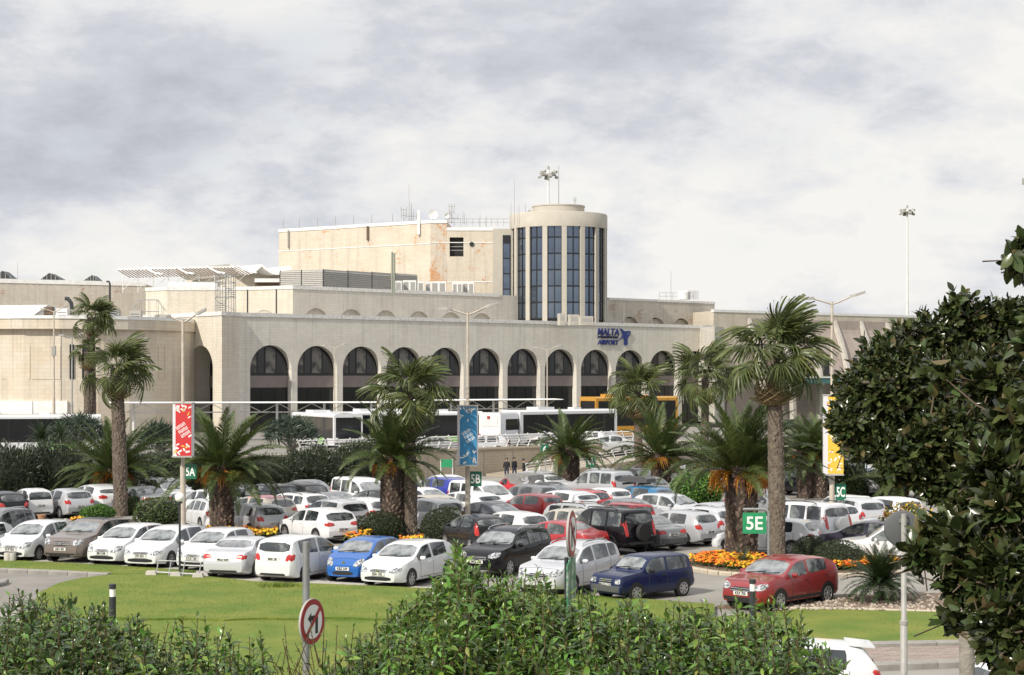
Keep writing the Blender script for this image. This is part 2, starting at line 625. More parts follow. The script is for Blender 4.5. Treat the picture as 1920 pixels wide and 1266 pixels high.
# ramp in front of the wall climbing to the deck
RV = WV - 4.5
r0, r1 = s_at(985, RV), s_at(1320, RV)
zr0 = zpx(893, LP(r0, RV)); zr1 = zpx(846, LP(r1, RV))
rp = thing("ramp_wall", "block wall of the ramp that climbs behind the palms to the bus stands", "wall", LP(r0, RV, 0))
mb = MB()
mb.add([LP(r0, RV, -0.3), LP(r1, RV, -0.3), LP(r1, RV, zr1), LP(r0, RV, zr0),
        LP(r0, RV + 4.3, -0.3), LP(r1, RV + 4.3, -0.3), LP(r1, RV + 4.3, zr1), LP(r0, RV + 4.3, zr0)],
       [(0, 1, 2, 3), (3, 2, 6, 7), (1, 5, 6, 2), (0, 3, 7, 4)])
mb.prism([LP(r1, RV, -0.3), LP(r1 + 45, RV, -0.3), LP(r1 + 45, RV + 4.3, -0.3), LP(r1, RV + 4.3, -0.3)], (0, 0, zr1 + 0.3))
wb(mb, "wall_face", M["stone_wall"], rp)
railing("metal_railing", "white chevron railing sloping up the ramp behind the small green 5A sign",
        LP(r0, RV + 0.1, zr0), LP(r1, RV + 0.1, zr1), 15, 0.95)

# ------------------------------------------------------------------ terminal
T = thing("airport_terminal", "cream limestone airport terminal with arched windows and round glass tower", "building", LP(0, 0, DECK))
SP = 5.996
S0 = s_at(469)
AR, AD = 2.62, 0.75
ZSPR = zpx(693, LP(S0, 0))
ZTOP = zpx(588, LP(0, 0))
SEND = s_at(1341)


def arcade(mb, s0, s1, zb, zt, cents, r, zs, depth, v=0.0, fr=LP, n=20):
    """wall in the plane v with round-headed openings and reveals of the given depth"""
    prev = s0
    for c in cents:
        mb.quad(fr(prev, v, zb), fr(c - r, v, zb), fr(c - r, v, zt), fr(prev, v, zt))
        arc = [(c - r * math.cos(math.pi * k / n), zs + r * math.sin(math.pi * k / n)) for k in range(n + 1)]
        for (sa, za), (sb, zb2) in zip(arc, arc[1:]):
            mb.quad(fr(sa, v, za), fr(sb, v, zb2), fr(sb, v, zt), fr(sa, v, zt))
        prof = [(c - r, zb)] + arc + [(c + r, zb)]
        for (sa, za), (sb, zb2) in zip(prof, prof[1:]):
            mb.quad(fr(sa, v, za), fr(sa, v + depth, za), fr(sb, v + depth, zb2), fr(sb, v, zb2))
        prev = c + r
    mb.quad(fr(prev, v, zb), fr(s1, v, zb), fr(s1, v, zt), fr(prev, v, zt))


cents = [S0 + AR + SP * i for i in range(12)]
mb = MB()
arcade(mb, 0, SEND, DECK - 0.4, ZTOP, cents, AR, ZSPR, AD)
mb.quad(LP(SEND, 0, DECK), LP(SEND, 8, DECK), LP(SEND, 8, ZTOP), LP(SEND, 0, ZTOP))
wb(mb, "arcade_wall", M["stone_front"], T)
mb = MB()
mb.prism([LP(-0.08, -0.09, ZTOP - 0.30), LP(SEND + 0.08, -0.09, ZTOP - 0.30), LP(SEND + 0.08, 0.5, ZTOP - 0.30), LP(-0.08, 0.5, ZTOP - 0.30)], (0, 0, 0.42))
wb(mb, "coping", M["coping"], T)
# the windows in the arches: frame, spandrel band, glass panes
ZB0, ZB1 = zpx(727, LP(S0, 0)), zpx(704.5, LP(S0, 0))
cuts = [-AR, -AR + 1.35, -AR + 2.30, -AR + 3.75, AR]


def clip_pane(a, b, zlo, r, zs):
    pts = [(a, zlo), (b, zlo)]
    for k in range(9):
        x = b + (a - b) * k / 8
        pts.append((x, zs + math.sqrt(max(r * r - x * x, 0.0))))
    return pts


def flat(mb, pts, y, th):
    mb.prism([(p[0], y, p[1]) for p in pts], (0, th, 0))


panes = []
for i in range(4):
    mb = MB()
    a, b = cuts[i] + 0.10, cuts[i + 1] - 0.10
    flat(mb, clip_pane(a, b, ZB1 + 0.28, AR - 0.16, ZSPR), AD - 0.02, 0.03)
    panes.append(mb.mesh("pane", M["glass_curtain"] if i in (0, 2) else M["glass_dark"]))
for i in range(3):
    mb = MB()
    a = -AR + 0.08 + i * (2 * AR - 0.16) / 3
    flat(mb, [(a + .05, DECK), (a + (2 * AR - 0.16) / 3 - .05, DECK), (a + (2 * AR - 0.16) / 3 - .05, ZB0 - 0.12), (a + .05, ZB0 - 0.12)], AD - 0.02, 0.03)
    panes.append(mb.mesh("pane", M["glass_dark"]))
mb = MB()
flat(mb, [(-AR, ZB0), (AR, ZB0), (AR, ZB1), (-AR, ZB1)], AD - 0.09, 0.10)
band = mb.mesh("spandrel", M["spandrel"])
mb = MB()
flat(mb, [(-AR - .05, DECK - .3), (AR + .05, DECK - .3), (AR + .05, ZSPR)] + [((AR + .05) * math.cos(math.pi * k / 20), ZSPR + (AR + .05) * math.sin(math.pi * k / 20)) for k in range(1, 21)], AD + 0.03, 0.05)
for c in cuts[1:4]:
    mb.box((c, AD, (ZB1 + ZSPR + AR * .8) / 2 + .2), (0.14, 0.10, ZSPR + AR * 0.86 - ZB1))
mb.box((0, AD - 0.02, ZB1 + 0.14), (2 * AR - .02, 0.12, 0.24))
frame = mb.mesh("arch_window", M["frame_dark"])
for c in cents:
    p = LP(c, 0, 0)
    f = link("arch_window", frame, T, p - T.location, PHI)
    link("spandrel", band, f)
    for pm in panes:
        link("pane", pm, f)

# left flank: chamfer and the wall that runs back, with one larger arch
KX = 416.0
SK = -3.0
K1 = LP(SK, v_at(KX, SK), 0)


def FL(a, d, z):                                   # flank frame: a runs back from K1, d goes into the building
    p = K1 + VD * a + UD * d
    return Vector((p.x, p.y, z))


mb = MB()
mb.quad(Vector((K1.x, K1.y, DECK - .4)), LP(0, 0, DECK - .4), LP(0, 0, ZTOP), Vector((K1.x, K1.y, ZTOP)))


def a_at(px):
    k = (px - HX) / FP
    return (k * K1.y - K1.x) / (VD.x - k * VD.y)


aw0, aw1 = a_at(399), a_at(354)
ac, ar = (aw0 + aw1) / 2, abs(aw1 - aw0) / 2
zsp2 = zpx(648, FL(ac, 0, 0)) - ar
arcade(mb, 0, 38, DECK - 0.4, ZTOP, [ac], ar, zsp2, 2.6, 0.0, FL)
wb(mb, "flank_wall", M["stone_side"], T)
mb = MB()
mb.prism([FL(-0.1, -0.1, ZTOP - .30), FL(38, -0.1, ZTOP - .30), FL(38, 0.5, ZTOP - .30), FL(-0.1, 0.5, ZTOP - .30)], (0, 0, 0.42))
mb.prism([FL(-0.1, -0.1, ZTOP - .301), LP(-0.06, -0.1, ZTOP - .301), LP(0, .5, ZTOP - .301), FL(.3, .5, ZTOP - .301)], (0, 0, 0.418))
wb(mb, "coping", M["coping"], T)
mb = MB()
mb.prism([FL(ac - ar, 2.6, DECK - .3), FL(ac + ar, 2.6, DECK - .3), FL(ac + ar, 2.6, zsp2 + ar), FL(ac - ar, 2.6, zsp2 + ar)], UD * 0.1)
o = wb(mb, "arch_window", M["frame_dark"], T)
mb = MB()
mb.prism([FL(ac - ar * .9, 2.5, ZB0), FL(ac + ar, 2.5, ZB0), FL(ac + ar, 2.5, ZB1), FL(ac - ar * .9, 2.5, ZB1)], UD * 0.06)
q = mb.build("spandrel", M["spandrel"], o)
mb = MB()
mb.prism([FL(ac - ar * .6, 2.45, ZB1 + .3), FL(ac + ar * .7, 2.45, ZB1 + .3), FL(ac + ar * .7, 2.45, zsp2 + .9), FL(ac - ar * .6, 2.45, zsp2 + .9)], UD * 0.06)
mb.build("pane", M["glass_dark"], o)

# flat roof behind the parapet
mb = MB()
mb.prism([LP(0.4, 0.4, ZTOP - 0.7), LP(SEND - .3, 0.4, ZTOP - 0.7), LP(SEND - .3, 60, ZTOP - 0.7), LP(-2, 60, ZTOP - .7), FL(1, .5, ZTOP - .7)], (0, 0, 0.25))
wb(mb, "roof", M["concrete"], T)

# upper storey, set back, with the heads of its arched recesses above the parapet
UV = 9.0
su0, su1, su2 = s_at(549, UV), s_at(938, UV), s_at(1340, UV)
ZU = zpx(538, LP(su0, UV))
ua = MB()
uc = [s_at(p, UV) for p in (593, 659, 724, 786, 846, 904)]
ur = 1.75
uzs = zpx(578, LP(uc[0], UV)) - ur
arcade(ua, su0, s_at(1141, UV), ZTOP - .6, ZU, uc, ur, uzs, 0.45, UV)
ua.quad(LP(su0, UV + .45, ZTOP - .6), LP(su1, UV + .45, ZTOP - .6), LP(su1, UV + .45, uzs + ur + .1), LP(su0, UV + .45, uzs + ur + .1))
wb(ua, "upper_storey_wall", M["stone_upper"], T)
mb = MB()
ZU2 = zpx(559.5, LP(s_at(1141, UV), UV))
step = (uc[-1] - uc[0]) / 5
rc = [s for s in (s_at(1181, UV), s_at(1181, UV) + step, s_at(1181, UV) + 2 * step, s_at(1181, UV) + 3 * step) if s + ur < su2]
arcade(mb, s_at(1141, UV) + .001, su2, ZTOP - .6, ZU2, rc, ur, zpx(594, LP(rc[0], UV)) - ur, 0.45, UV)
mb.quad(LP(rc[0] - 3, UV + .45, ZTOP - .6), LP(su2, UV + .45, ZTOP - .6), LP(su2, UV + .45, ZTOP + 1.2), LP(rc[0] - 3, UV + .45, ZTOP + 1.2))
mb.quad(LP(su2, UV, ZTOP - 6), LP(su2, UV + 20, ZTOP - 6), LP(su2, UV + 20, ZU2), LP(su2, UV, ZU2))
wb(mb, "upper_storey_wall", M["stone_old"], T)
mb = MB()                                           # lit return of the upper storey and its cut-back western bays
ret = [(549, None), (447, None)]
pA = LP(su0, UV, 0)


def along(p, px, ang):
    """point seen at px on the plan line through p with heading ang (degrees from +X)"""
    d = Vector((math.cos(R(ang)), math.sin(R(ang)), 0))
    k = (px - HX) / FP
    t = (k * p.y - p.x) / (d.x - k * d.y)
    return p + d * t


pB = along(pA, 440, 156)
pC = along(pB, 312, 180)
pD = along(pC, 273, 150)


def wall_line(mb, pts, z0, z1):
    for a, b in zip(pts, pts[1:]):
        mb.quad(Vector((a.x, a.y, z0)), Vector((b.x, b.y, z0)), Vector((b.x, b.y, z1)), Vector((a.x, a.y, z1)))


def cope_line(mb, pts, z, h=0.4, out=0.08, th=0.5):
    for a, b in zip(pts, pts[1:]):
        d = (b - a).normalized()
        n = Vector((d.y, -d.x, 0))
        if n.y > 0:
            n = -n
        mb.prism([a + n * out - d * .02, b + n * out + d * .02, b - n * th, a - n * th], (0, 0, h))
        for i in range(8):
            x, y, zz = mb.v[-8 + i]
            mb.v[-8 + i] = (x, y, zz + z)


wall_line(mb, [pA, pB, pC, pD, pD + Vector((2, 25, 0))], ZTOP - 3, ZU)
wb(mb, "upper_storey_return", M["stone_side"], T)
mb = MB()
cope_line(mb, [LP(s_at(938, UV), UV), pA, pB, pC, pD], ZU - .25)
wb(mb, "coping", M["coping"], T)
mb = MB()
cope_line(mb, [LP(su2, UV), LP(s_at(1141, UV), UV)], ZU2 - .2, 0.3)
wb(mb, "coping", M["coping"], T)
mb = MB()
mb.add([LP(su1, UV + .3, ZU - .5), pA + Vector((.3, .3, ZU - .5)), pB + Vector((0, .3, ZU - .5)), pC + Vector((0, .3, ZU - .5)), pD + Vector((.3, .3, ZU - .5)), pD + Vector((2, 40, ZU - .5)), LP(su1, 60, ZU - .5)], [(0, 1, 2, 3, 4, 5, 6)])
mb.add([LP(s_at(1141, UV), UV + .3, ZU2 - .5), LP(su2, UV + .3, ZU2 - .5), LP(su2, UV + 40, ZU2 - .5), LP(s_at(1141, UV), UV + 40, ZU2 - .5)], [(0, 1, 2, 3)])
wb(mb, "roof", M["concrete"], T)
for px in (464, 518):
    mb = MB()
    p = along(pA, px, 156) + Vector((0, -0.06, 0))
    mb.tube(p + Vector((0, 0, ZTOP)), p + Vector((0, 0, ZU - .2)), 0.07, 6)
    wb(mb, "downpipe", M["dark_metal"], T)

# high rooftop block with flaking paint
KB = P2(807, 225)
kl = along(KB, 523, 180 - 33.5)
kr1 = along(KB, 838, 2)
kr2 = along(KB, 924, 2)
zb1 = zpx(416, KB)
blk = MB()
wall_line(blk, [kl + Vector((3, 14, 0)), kl, KB], ZU - 1, zb1)
wb(blk, "rooftop_block_wall", M["stone_peel"], T)
blk = MB()
wall_line(blk, [KB, kr1], ZU - 1, zb1)
wall_line(blk, [kr1, kr1 + Vector((.5, 12, 0))], ZU - 1, zb1)
wb(blk, "rooftop_block_wall", M["stone_peel_more"], T)
zb2 = zpx(431, kr1)
blk = MB()
wx0, wx1, wz0, wz1 = along(KB, 843, 2), along(KB, 869, 2), zpx(481, kr1), zpx(445, kr1)


def wall_hole(mb, a, b, h0, h1, z0, z1, zl, zh):
    pts = [a, h0, h1, b]
    for i, (p, q) in enumerate(zip(pts, pts[1:])):
        segs = [(z0, z1)] if i != 1 else [(z0, zl), (zh, z1)]
        for u0, u1 in segs:
            mb.quad(Vector((p.x, p.y, u0)), Vector((q.x, q.y, u0)), Vector((q.x, q.y, u1)), Vector((p.x, p.y, u1)))
    for p in (h0, h1):
        mb.quad(Vector((p.x, p.y, zl)), Vector((p.x, p.y + .8, zl)), Vector((p.x, p.y + .8, zh)), Vector((p.x, p.y, zh)))
    mb.quad(Vector((h0.x, h0.y, zl)), Vector((h1.x, h1.y, zl)), Vector((h1.x, h1.y + .8, zl)), Vector((h0.x, h0.y + .8, zl)))
    mb.quad(Vector((h0.x, h0.y, zh)), Vector((h1.x, h1.y, zh)), Vector((h1.x, h1.y + .8, zh)), Vector((h0.x, h0.y + .8, zh)))


wall_hole(blk, kr1, kr2, wx0, wx1, ZU - 1, zb2, wz0, wz1)
wb(blk, "rooftop_block_wall", M["stone_peel"], T)
mb = MB()
mb.box(((wx0.x + wx1.x) / 2, wx0.y + .8, (wz0 + wz1) / 2), (wx1.x - wx0.x + .3, 0.1, wz1 - wz0 + .3))
op = wb(mb, "plant_room_opening", M["black"], T)
for k, t in enumerate((0.33, 0.52)):
    mb = MB()
    mb.box(((wx0.x + wx1.x) / 2, wx0.y + .3, wz0 + (wz1 - wz0) * t), (wx1.x - wx0.x, 0.05, 0.07))
    mb.build("bar", M["grey_pole"], op)
mb = MB()
hc = along(KB, 884.5, 2)
mb.lathe([(0.30, 0), (0.30, -0.12)], 10, (hc.x, hc.y - 0.01, zpx(458, hc)), "y")
wb(mb, "wall_vent", M["black"], T)
mb = MB()
cope_line(mb, [kl, KB], zb1 - .18, 0.4)
cope_line(mb, [KB, kr1], zb1 - .181, 0.4)
cope_line(mb, [kr1, kr2], zb2 - .1, 0.4)
cope_line(mb, [kl, KB], zpx(456, KB) - .1, 0.10, 0.05, .02)
cope_line(mb, [KB, kr2], zpx(454, KB) - .1, 0.10, 0.05, .02)
cope_line(mb, [kr1, kr2], zpx(528, KB) - .1, 0.12, 0.05, .02)
wb(mb, "coping", M["white"], T)
mb = MB()
mb.add([kl + Vector((0, .2, zb1 - .3)), KB + Vector((0, .2, zb1 - .3)), kr1 + Vector((0, .2, zb1 - .3)), kr1 + Vector((.5, 12, zb1 - .3)), kl + Vector((3, 14, zb1 - .3))], [(0, 1, 2, 3, 4)])
mb.add([kr1 + Vector((0, .2, zb2 - .3)), kr2 + Vector((3, .2, zb2 - .3)), kr2 + Vector((3, 12, zb2 - .3)), kr1 + Vector((0, 12, zb2 - .3))], [(0, 1, 2, 3)])
wb(mb, "roof", M["concrete"], T)
# link bay with a single strip of glass beside the tower
lk0, lk1 = along(KB, 924, 2), along(KB, 962, 2)
mb = MB()
mb.prism([lk0 + Vector((0, -.25, ZU - 3.5)), lk1 + Vector((0, -.25, ZU - 3.5)), lk1 + Vector((0, 6, ZU - 3.5)), lk0 + Vector((0, 6, ZU - 3.5))], (0, 0, zpx(429, KB) - ZU + 3.5))
wb(mb, "link_bay_wall", M["pier"], T)
st0, st1 = along(KB, 942.5, 2) + Vector((0, -.28, 0)), along(KB, 957, 2) + Vector((0, -.28, 0))
mb = MB()
mb.box(((st0.x + st1.x) / 2, st0.y, (zpx(441, KB) + zpx(600, KB)) / 2), (st1.x - st0.x, 0.08, zpx(441, KB) - zpx(600, KB)))
f = wb(mb, "strip_window", M["frame_dark"], T)
ph = (zpx(456, KB) - zpx(600, KB)) / 5
mb = MB()
mb.box((0, 0, 0), (st1.x - st0.x - .2, 0.05, ph - .16))
pm = mb.mesh("pane", M["glass_blue"])
for k in range(5):
    link("pane", pm, f, Vector(((st0.x + st1.x) / 2, st0.y - .05, zpx(600, KB) + ph * (k + .5))))

# round glass tower
TR = 6.28
TC = P2(1047, 226.5)
zt0, zt1 = ZTOP - 1.5, zpx(422, TC - Vector((0, TR, 0)))
zt2, zt3 = zpx(404, TC), zpx(388.5, TC)


def tower_pt(deg, r, z=0.0):
    return Vector((TC.x + r * math.sin(R(deg)), TC.y - r * math.cos(R(deg)), z))


mb = MB()
mb.lathe([(TR - .34, zt0), (TR - .34, zt1)], 64, (TC.x, TC.y, 0))
wb(mb, "glazing_frame", M["frame_dark"], T, 30)
mb = MB()
mb.lathe([(TR - .3, zt1 - .1), (TR + .02, zt1 - .1), (TR + .02, zt2 - .1), (TR - .06, zt2), (TR - 2, zt2 + .05), (0.1, zt2 + .06)], 72, (TC.x, TC.y, 0))
wb(mb, "tower_cornice", M["pier"], T, 40)
mb = MB()
mb.lathe([(3.35, zt2), (3.35, zt3 - .06), (3.42, zt3 - .05), (3.42, zt3 + .1), (0.1, zt3 + .12)], 48, (TC.x, TC.y, 0))
wb(mb, "tower_drum", M["pier"], T, 40)
pr = MB()
NA = 5
pw = 2.9
for a, b in ((-pw, pw),):
    ring = [(math.sin(R(a + (b - a) * k / NA)), math.cos(R(a + (b - a) * k / NA))) for k in range(NA + 1)]
    poly = [((TR) * x, -(TR) * y, zt0) for x, y in ring] + [((TR - .6) * x, -(TR - .6) * y, zt0) for x, y in ring[::-1]]
    pr.prism(poly, (0, 0, zt1 - zt0))
prm = pr.mesh("tower_pier", M["pier"], 40)
rows = [(zpx(597 - 30.6 * k, TC - Vector((0, TR, 0))), zpx(597 - 30.6 * (k + 1), TC - Vector((0, TR, 0)))) for k in range(6)]
pn = MB()
hw = 3.85
for a, b in ((-hw, hw),):
    rr_ = TR - .31
    pn.prism([(rr_ * math.sin(R(a)), -rr_ * math.cos(R(a)), 0.09), (rr_ * math.sin(R(b)), -rr_ * math.cos(R(b)), 0.09),
              (rr_ * math.sin(R(b)), -rr_ * math.cos(R(b)), rows[0][1] - rows[0][0] - .09), (rr_ * math.sin(R(a)), -rr_ * math.cos(R(a)), rows[0][1] - rows[0][0] - .09)], (0, 0.05, 0))
pnm = pn.mesh("pane", M["glass_blue"])
for i in range(16):
    ang = 5.2 + 22.5 * i
    p_ = link("tower_pier", prm, T, Vector((TC.x, TC.y, 0)) - T.location, R(ang))
    w_ang = ang - 11.25
    if -75 < ((w_ang + 180) % 360) - 180 < 75:
        fr_ = MB()
        for h in (-8.3, 0, 8.3):
            c = Vector((math.sin(R(h)) * (TR - .30), -math.cos(R(h)) * (TR - .30), 0))
            fr_.box((c.x, c.y, (zt0 + zt1) / 2), (0.13, 0.13, zt1 - zt0), R(h))
        for z0, z1 in rows:
            fr_.box((0, -(TR - .33), z0), (1.85, 0.16, 0.14))
        f = fr_.build("tower_window", M["frame_dark"], T, None, Vector((TC.x, TC.y, 0)) - T.location, R(w_ang))
        for z0, z1 in rows:
            for h in (-4.15, 4.15):
                link("pane", pnm, f, (0, 0, z0), R(h))

# left wing: curved wall under a projecting fascia
wing_px = [(362, 186.5), (330, 183), (290, 180), (240, 177.5), (180, 175.5), (110, 174.5), (40, 174.5), (-40, 175.5), (-140, 178)]
wing = [P2(x, D) for x, D in wing_px]
zf0, zf1 = zpx(617, wing[4]), zpx(598, wing[4])
mb = MB()
wall_line(mb, [p + Vector((0, .7, 0)) for p in wing], DECK - .3, zf0 + .2)
wb(mb, "wing_wall", M["stone_wing"], T, 30)
mb = MB()
for a, b in zip(wing, wing[1:]):
    for z0, z1, o_ in ((zf0, zf1, 0.0), (zf1, zf1 + .32, -.1)):
        oo = Vector((0, o_, 0))
        mb.quad(a + oo + Vector((0, 0, z0)), b + oo + Vector((0, 0, z0)), b + oo + Vector((0, 0, z1)), a + oo + Vector((0, 0, z1)), 1 if o_ else 0)
        mb.quad(a + oo + Vector((0, 0, z1)), b + oo + Vector((0, 0, z1)), b + Vector((0, 1.5, z1)), a + Vector((0, 1.5, z1)), 1 if o_ else 0)
    mb.quad(a + Vector((0, 0, zf0)), b + Vector((0, 0, zf0)), b + Vector((0, .8, zf0)), a + Vector((0, .8, zf0)))
a = wing[0]
mb.quad(a + Vector((0, 0, zf0)), a + Vector((.8, 2.5, zf0)), a + Vector((.8, 2.5, zf1)), a + Vector((0, 0, zf1)))
wb(mb, "wing_fascia", [M["stone_wing"], M["white"]], T, 30)
mb = MB()
mb.add([p + Vector((0, .5, zf1 - .1)) for p in wing] + [wing[-1] + Vector((0, 40, zf1 - .1)), wing[0] + Vector((-4, 30, zf1 - .1))], [tuple(range(len(wing) + 2))])
wb(mb, "roof", M["concrete"], T)


def wing_at(px):
    for a, b in zip(wing, wing[1:]):
        xa, xb = HX + FP * a.x / a.y, HX + FP * b.x / b.y
        if xb <= px <= xa:
            t = (px - xa) / (xb - xa)
            p = a.lerp(b, t) + Vector((0, .7, 0))
            return p, (a - b).normalized()


def wing_patch(name, x0, x1, y0, y1, m, proud, thick):
    pa, d = wing_at(x0)
    pb, _ = wing_at(x1)
    n = Vector((d.y, -d.x, 0))
    pa, pb = pa + n * proud, pb + n * proud
    za, zb_ = zpx(y1, pa), zpx(y0, pa)
    mb = MB()
    mb.prism([pa + Vector((0, 0, za)), pb + Vector((0, 0, za)), pb + Vector((0, 0, zb_)), pa + Vector((0, 0, zb_))], -n * thick)
    return wb(mb, name, m, T)


for x0 in (127, 150.5):
    f = wing_patch("slot_window", x0, x0 + 8.5, 646, 711, M["frame_dark"], 0.05, 0.2)
    mb = MB()
    pa, d = wing_at(x0 + 2)
    mb.box((pa.x + .15, pa.y - .10, zpx(678, pa)), (0.32, 0.03, 3.2), math.atan2(d.y, d.x))
    mb.build("pane", M["glass_dark"], f)
for x0, x1 in ((0, 53), (56, 110), (190, 235), (238, 292), (294, 303), (306, 352)):
    wing_patch("recessed_panel", x0, x1, 649, 711 if x0 > 150 or x0 == 294 else 711, M["stone_wing"], 0.05, 0.09)
wing_patch("wall_groove", -20, 125, 647, 648.5, M["concrete"], 0.02, 0.03)
wing_patch("wall_groove", 165, 355, 645.5, 647, M["concrete"], 0.02, 0.03)
wing_patch("wall_groove", 110.5, 112, 618, 752, M["kerb"], 0.02, 0.03)
wing_patch("plinth_panel", -20, 60, 752, 776, M["white"], 0.35, 0.3)
wing_patch("plinth_panel", 60.5, 124, 752, 776, M["white"], 0.35, 0.3)
# things on the wing roof
q0 = P2(-40, 186)
mb = MB()
zq0, zq1, zq2 = zpx(598, q0), zpx(573, q0), zpx(570.5, q0)
qa, qb, qc = P2(-40, 184), P2(55, 184), P2(80, 186)
mb.add([qa + Vector((0, 0, zq0)), qb + Vector((0, 0, zq0)), qc + Vector((0, 2, zq2)), qa + Vector((0, 2, zq1)),
        qa + Vector((0, 9, zq0)), qb + Vector((2, 9, zq0)), qc + Vector((0, 5, zq2)), qa + Vector((0, 5, zq1))],
       [(0, 1, 2, 3), (3, 2, 6, 7), (7, 6, 5, 4), (1, 5, 6, 2)])
wb(mb, "skylight_roof", M["white"], T)

# rear left block with worn stone and its three gabled rooflights
bl0, bl1 = P2(-150, 205), P2(272.5, 217)
zbl = zpx(533, bl1)
mb = MB()
wall_line(mb, [bl0, bl1, bl1 + Vector((-1, 30, 0))], DECK, zbl)
wb(mb, "rear_block_wall", M["stone_old"], T)
mb = MB()
cope_line(mb, [bl0, bl1], zbl - .25, 0.5)
wb(mb, "coping", M["white"], T)
mb = MB()
mb.add([bl0 + Vector((0, .3, zbl - .2)), bl1 + Vector((0, .3, zbl - .2)), bl1 + Vector((-1, 30, zbl - .2)), bl0 + Vector((0, 40, zbl - .2))], [(0, 1, 2, 3)])
wb(mb, "roof", M["concrete"], T)
for x0, xt, x1, yt in ((-25, 4, 28, 508), (72, 92, 120, 512), (155, 172, 185, 516)):
    p0, p1, pt = P2(x0, 216), P2(x1, 216), P2(xt, 216)
    yb = 527
    mb = MB()
    mb.prism([(p0.x, p0.y, zpx(yb, p0)), (p1.x, p1.y, zpx(yb, p1)), (pt.x, pt.y, zpx(yt, pt))], (0, 3, 0))
    o = wb(mb, "gabled_rooflight", M["dark_metal"], T)
    for k in range(5):
        t = (k + 1) / 6
        mb = MB()
        xx = p0.x + (p1.x - p0.x) * t
        top = zpx(yt, pt) - abs(xx - pt.x) / max(pt.x - p0.x, p1.x - pt.x) * (zpx(yt, pt) - zpx(yb, p0))
        mb.box((xx, p0.y - .03, (zpx(yb, p0) + top) / 2), (0.06, 0.04, max(top - zpx(yb, p0), .1)))
        mb.build("glazing_bar", M["louvre"], o)

# wave roof and white block behind the stair
wp = P2(430, 213)
prof = []
for k in range(41):
    px = 432 + (546 - 432) * k / 40
    ph_ = (px - 432) / 59.0
    y = 494 + 17 * math.sin(math.pi * (ph_ % 1.0)) ** 0.8
    prof.append((px, y))
mb = MB()
top = [W(px, y, 213) for px, y in prof]
bot = [W(px, y + 4.5, 213) for px, y in prof]
nn = len(top)
dv = Vector((-9, 12, 0.0))
mb.add(top + bot + [p + dv for p in top] + [p + dv for p in bot],
       [f_ for i in range(nn - 1) for f_ in ((nn + i, nn + i + 1, i + 1, i), (i, i + 1, 2 * nn + i + 1, 2 * nn + i), (nn + i + 1, nn + i, 3 * nn + i, 3 * nn + i + 1))])
wb(mb, "wave_roof", M["white"], T, 50)
mb = MB()
pw0, pw1 = P2(438, 215), P2(530, 215)
mb.prism([pw0 + Vector((0, 0, ZU - 1)), pw1 + Vector((0, 0, ZU - 1)), pw1 + Vector((-8, 12, ZU - 1)), pw0 + Vector((-8, 12, ZU - 1))], (0, 0, zpx(508, pw0) - ZU + 1))
wb(mb, "penthouse_wall", M["stone_side"], T)
mb = MB()
pw2, pw3 = P2(478, 213.6), P2(526, 213.6)
mb.box(((pw2.x + pw3.x) / 2, 213.6, zpx(526, pw2)), (pw3.x - pw2.x, 0.6, 0.45))
wb(mb, "balcony_parapet", M["white"], T)
mb = MB()
p = P2(500, 213.9)
mb.box((p.x, p.y, zpx(532.5, p)), (2.9, 0.3, 0.5))
wb(mb, "brick_panel", M["rust_brown"], T)

# right wing with its curved ribs
rg0, rg1 = P2(1338, 238), P2(1725, 262)
zrg = zpx(583, P2(1345, 238))
mb = MB()
wall_line(mb, [rg0 + Vector((-4, 12, 0)), rg0, rg1], DECK, zrg)
wb(mb, "right_wing_wall", M["stone_right"], T)
mb = MB()
cope_line(mb, [rg0, rg1], zrg - .15, 0.35)
wb(mb, "coping", M["white"], T)
mb = MB()
mb.add([rg0 + Vector((0, .3, zrg - .2)), rg1 + Vector((0, .3, zrg - .2)), rg1 + Vector((0, 40, zrg - .2)), rg0 + Vector((0, 40, zrg - .2))], [(0, 1, 2, 3)])
wb(mb, "roof", M["concrete"], T)
rd = (rg1 - rg0).normalized()
rn = Vector((rd.y, -rd.x, 0))


def rib(pxt, kind):
    base = along(rg0, pxt, math.degrees(math.atan2(rd.y, rd.x)))
    hb = zrg - 0.9 - DECK
    outs, ins = [], []
    for k in range(17):
        t = k / 16
        z = DECK + hb * t
        b_ = 3.4 * (1 - t ** 2.2) + 0.05
        outs.append(base + rn * b_ + Vector((0, 0, z)))
        ins.append(base + rn * (b_ - 0.75 if b_ > .8 else 0.0) + Vector((0, 0, z)))
    mb = MB()
    mb.prism(outs + ins[::-1], rd * 0.55)
    wb(mb, "curved_rib", M["concrete"], T)
    return base


ribs = [rib(x, 0) for x in (1402, 1455, 1510, 1563, 1612, 1660)]
mb = MB()
for b_ in ribs[:-1]:
    for k in range(12):
        pass
sk = MB()
for a, b_ in zip(ribs, ribs[1:]):                    # bulging panels between the ribs
    for k in range(12):
        t0, t1 = 0.45 + 0.55 * k / 12, 0.45 + 0.55 * (k + 1) / 12
        q = []
        for p, t in ((a + rd * .5, t0), (b_, t0), (b_, t1), (a + rd * .5, t1)):
            o_ = max(3.4 * (1 - t ** 2.2) - .75, 0.02)
            q.append(p + rn * o_ + Vector((0, 0, DECK + (zrg - .9 - DECK) * t)))
        sk.quad(*q)
wb(sk, "bowed_panel", M["bowed"], T, 40)
for a in ribs[:-1]:
    mb = MB()
    p = a + rd * 1.6 + rn * 2.62
    mb.box((p.x, p.y, zpx(687, p)), (0.9, 0.1, 2.4), math.atan2(rd.y, rd.x))
    wb(mb, "slot_window", M["frame_dark"], T)
mb = MB()
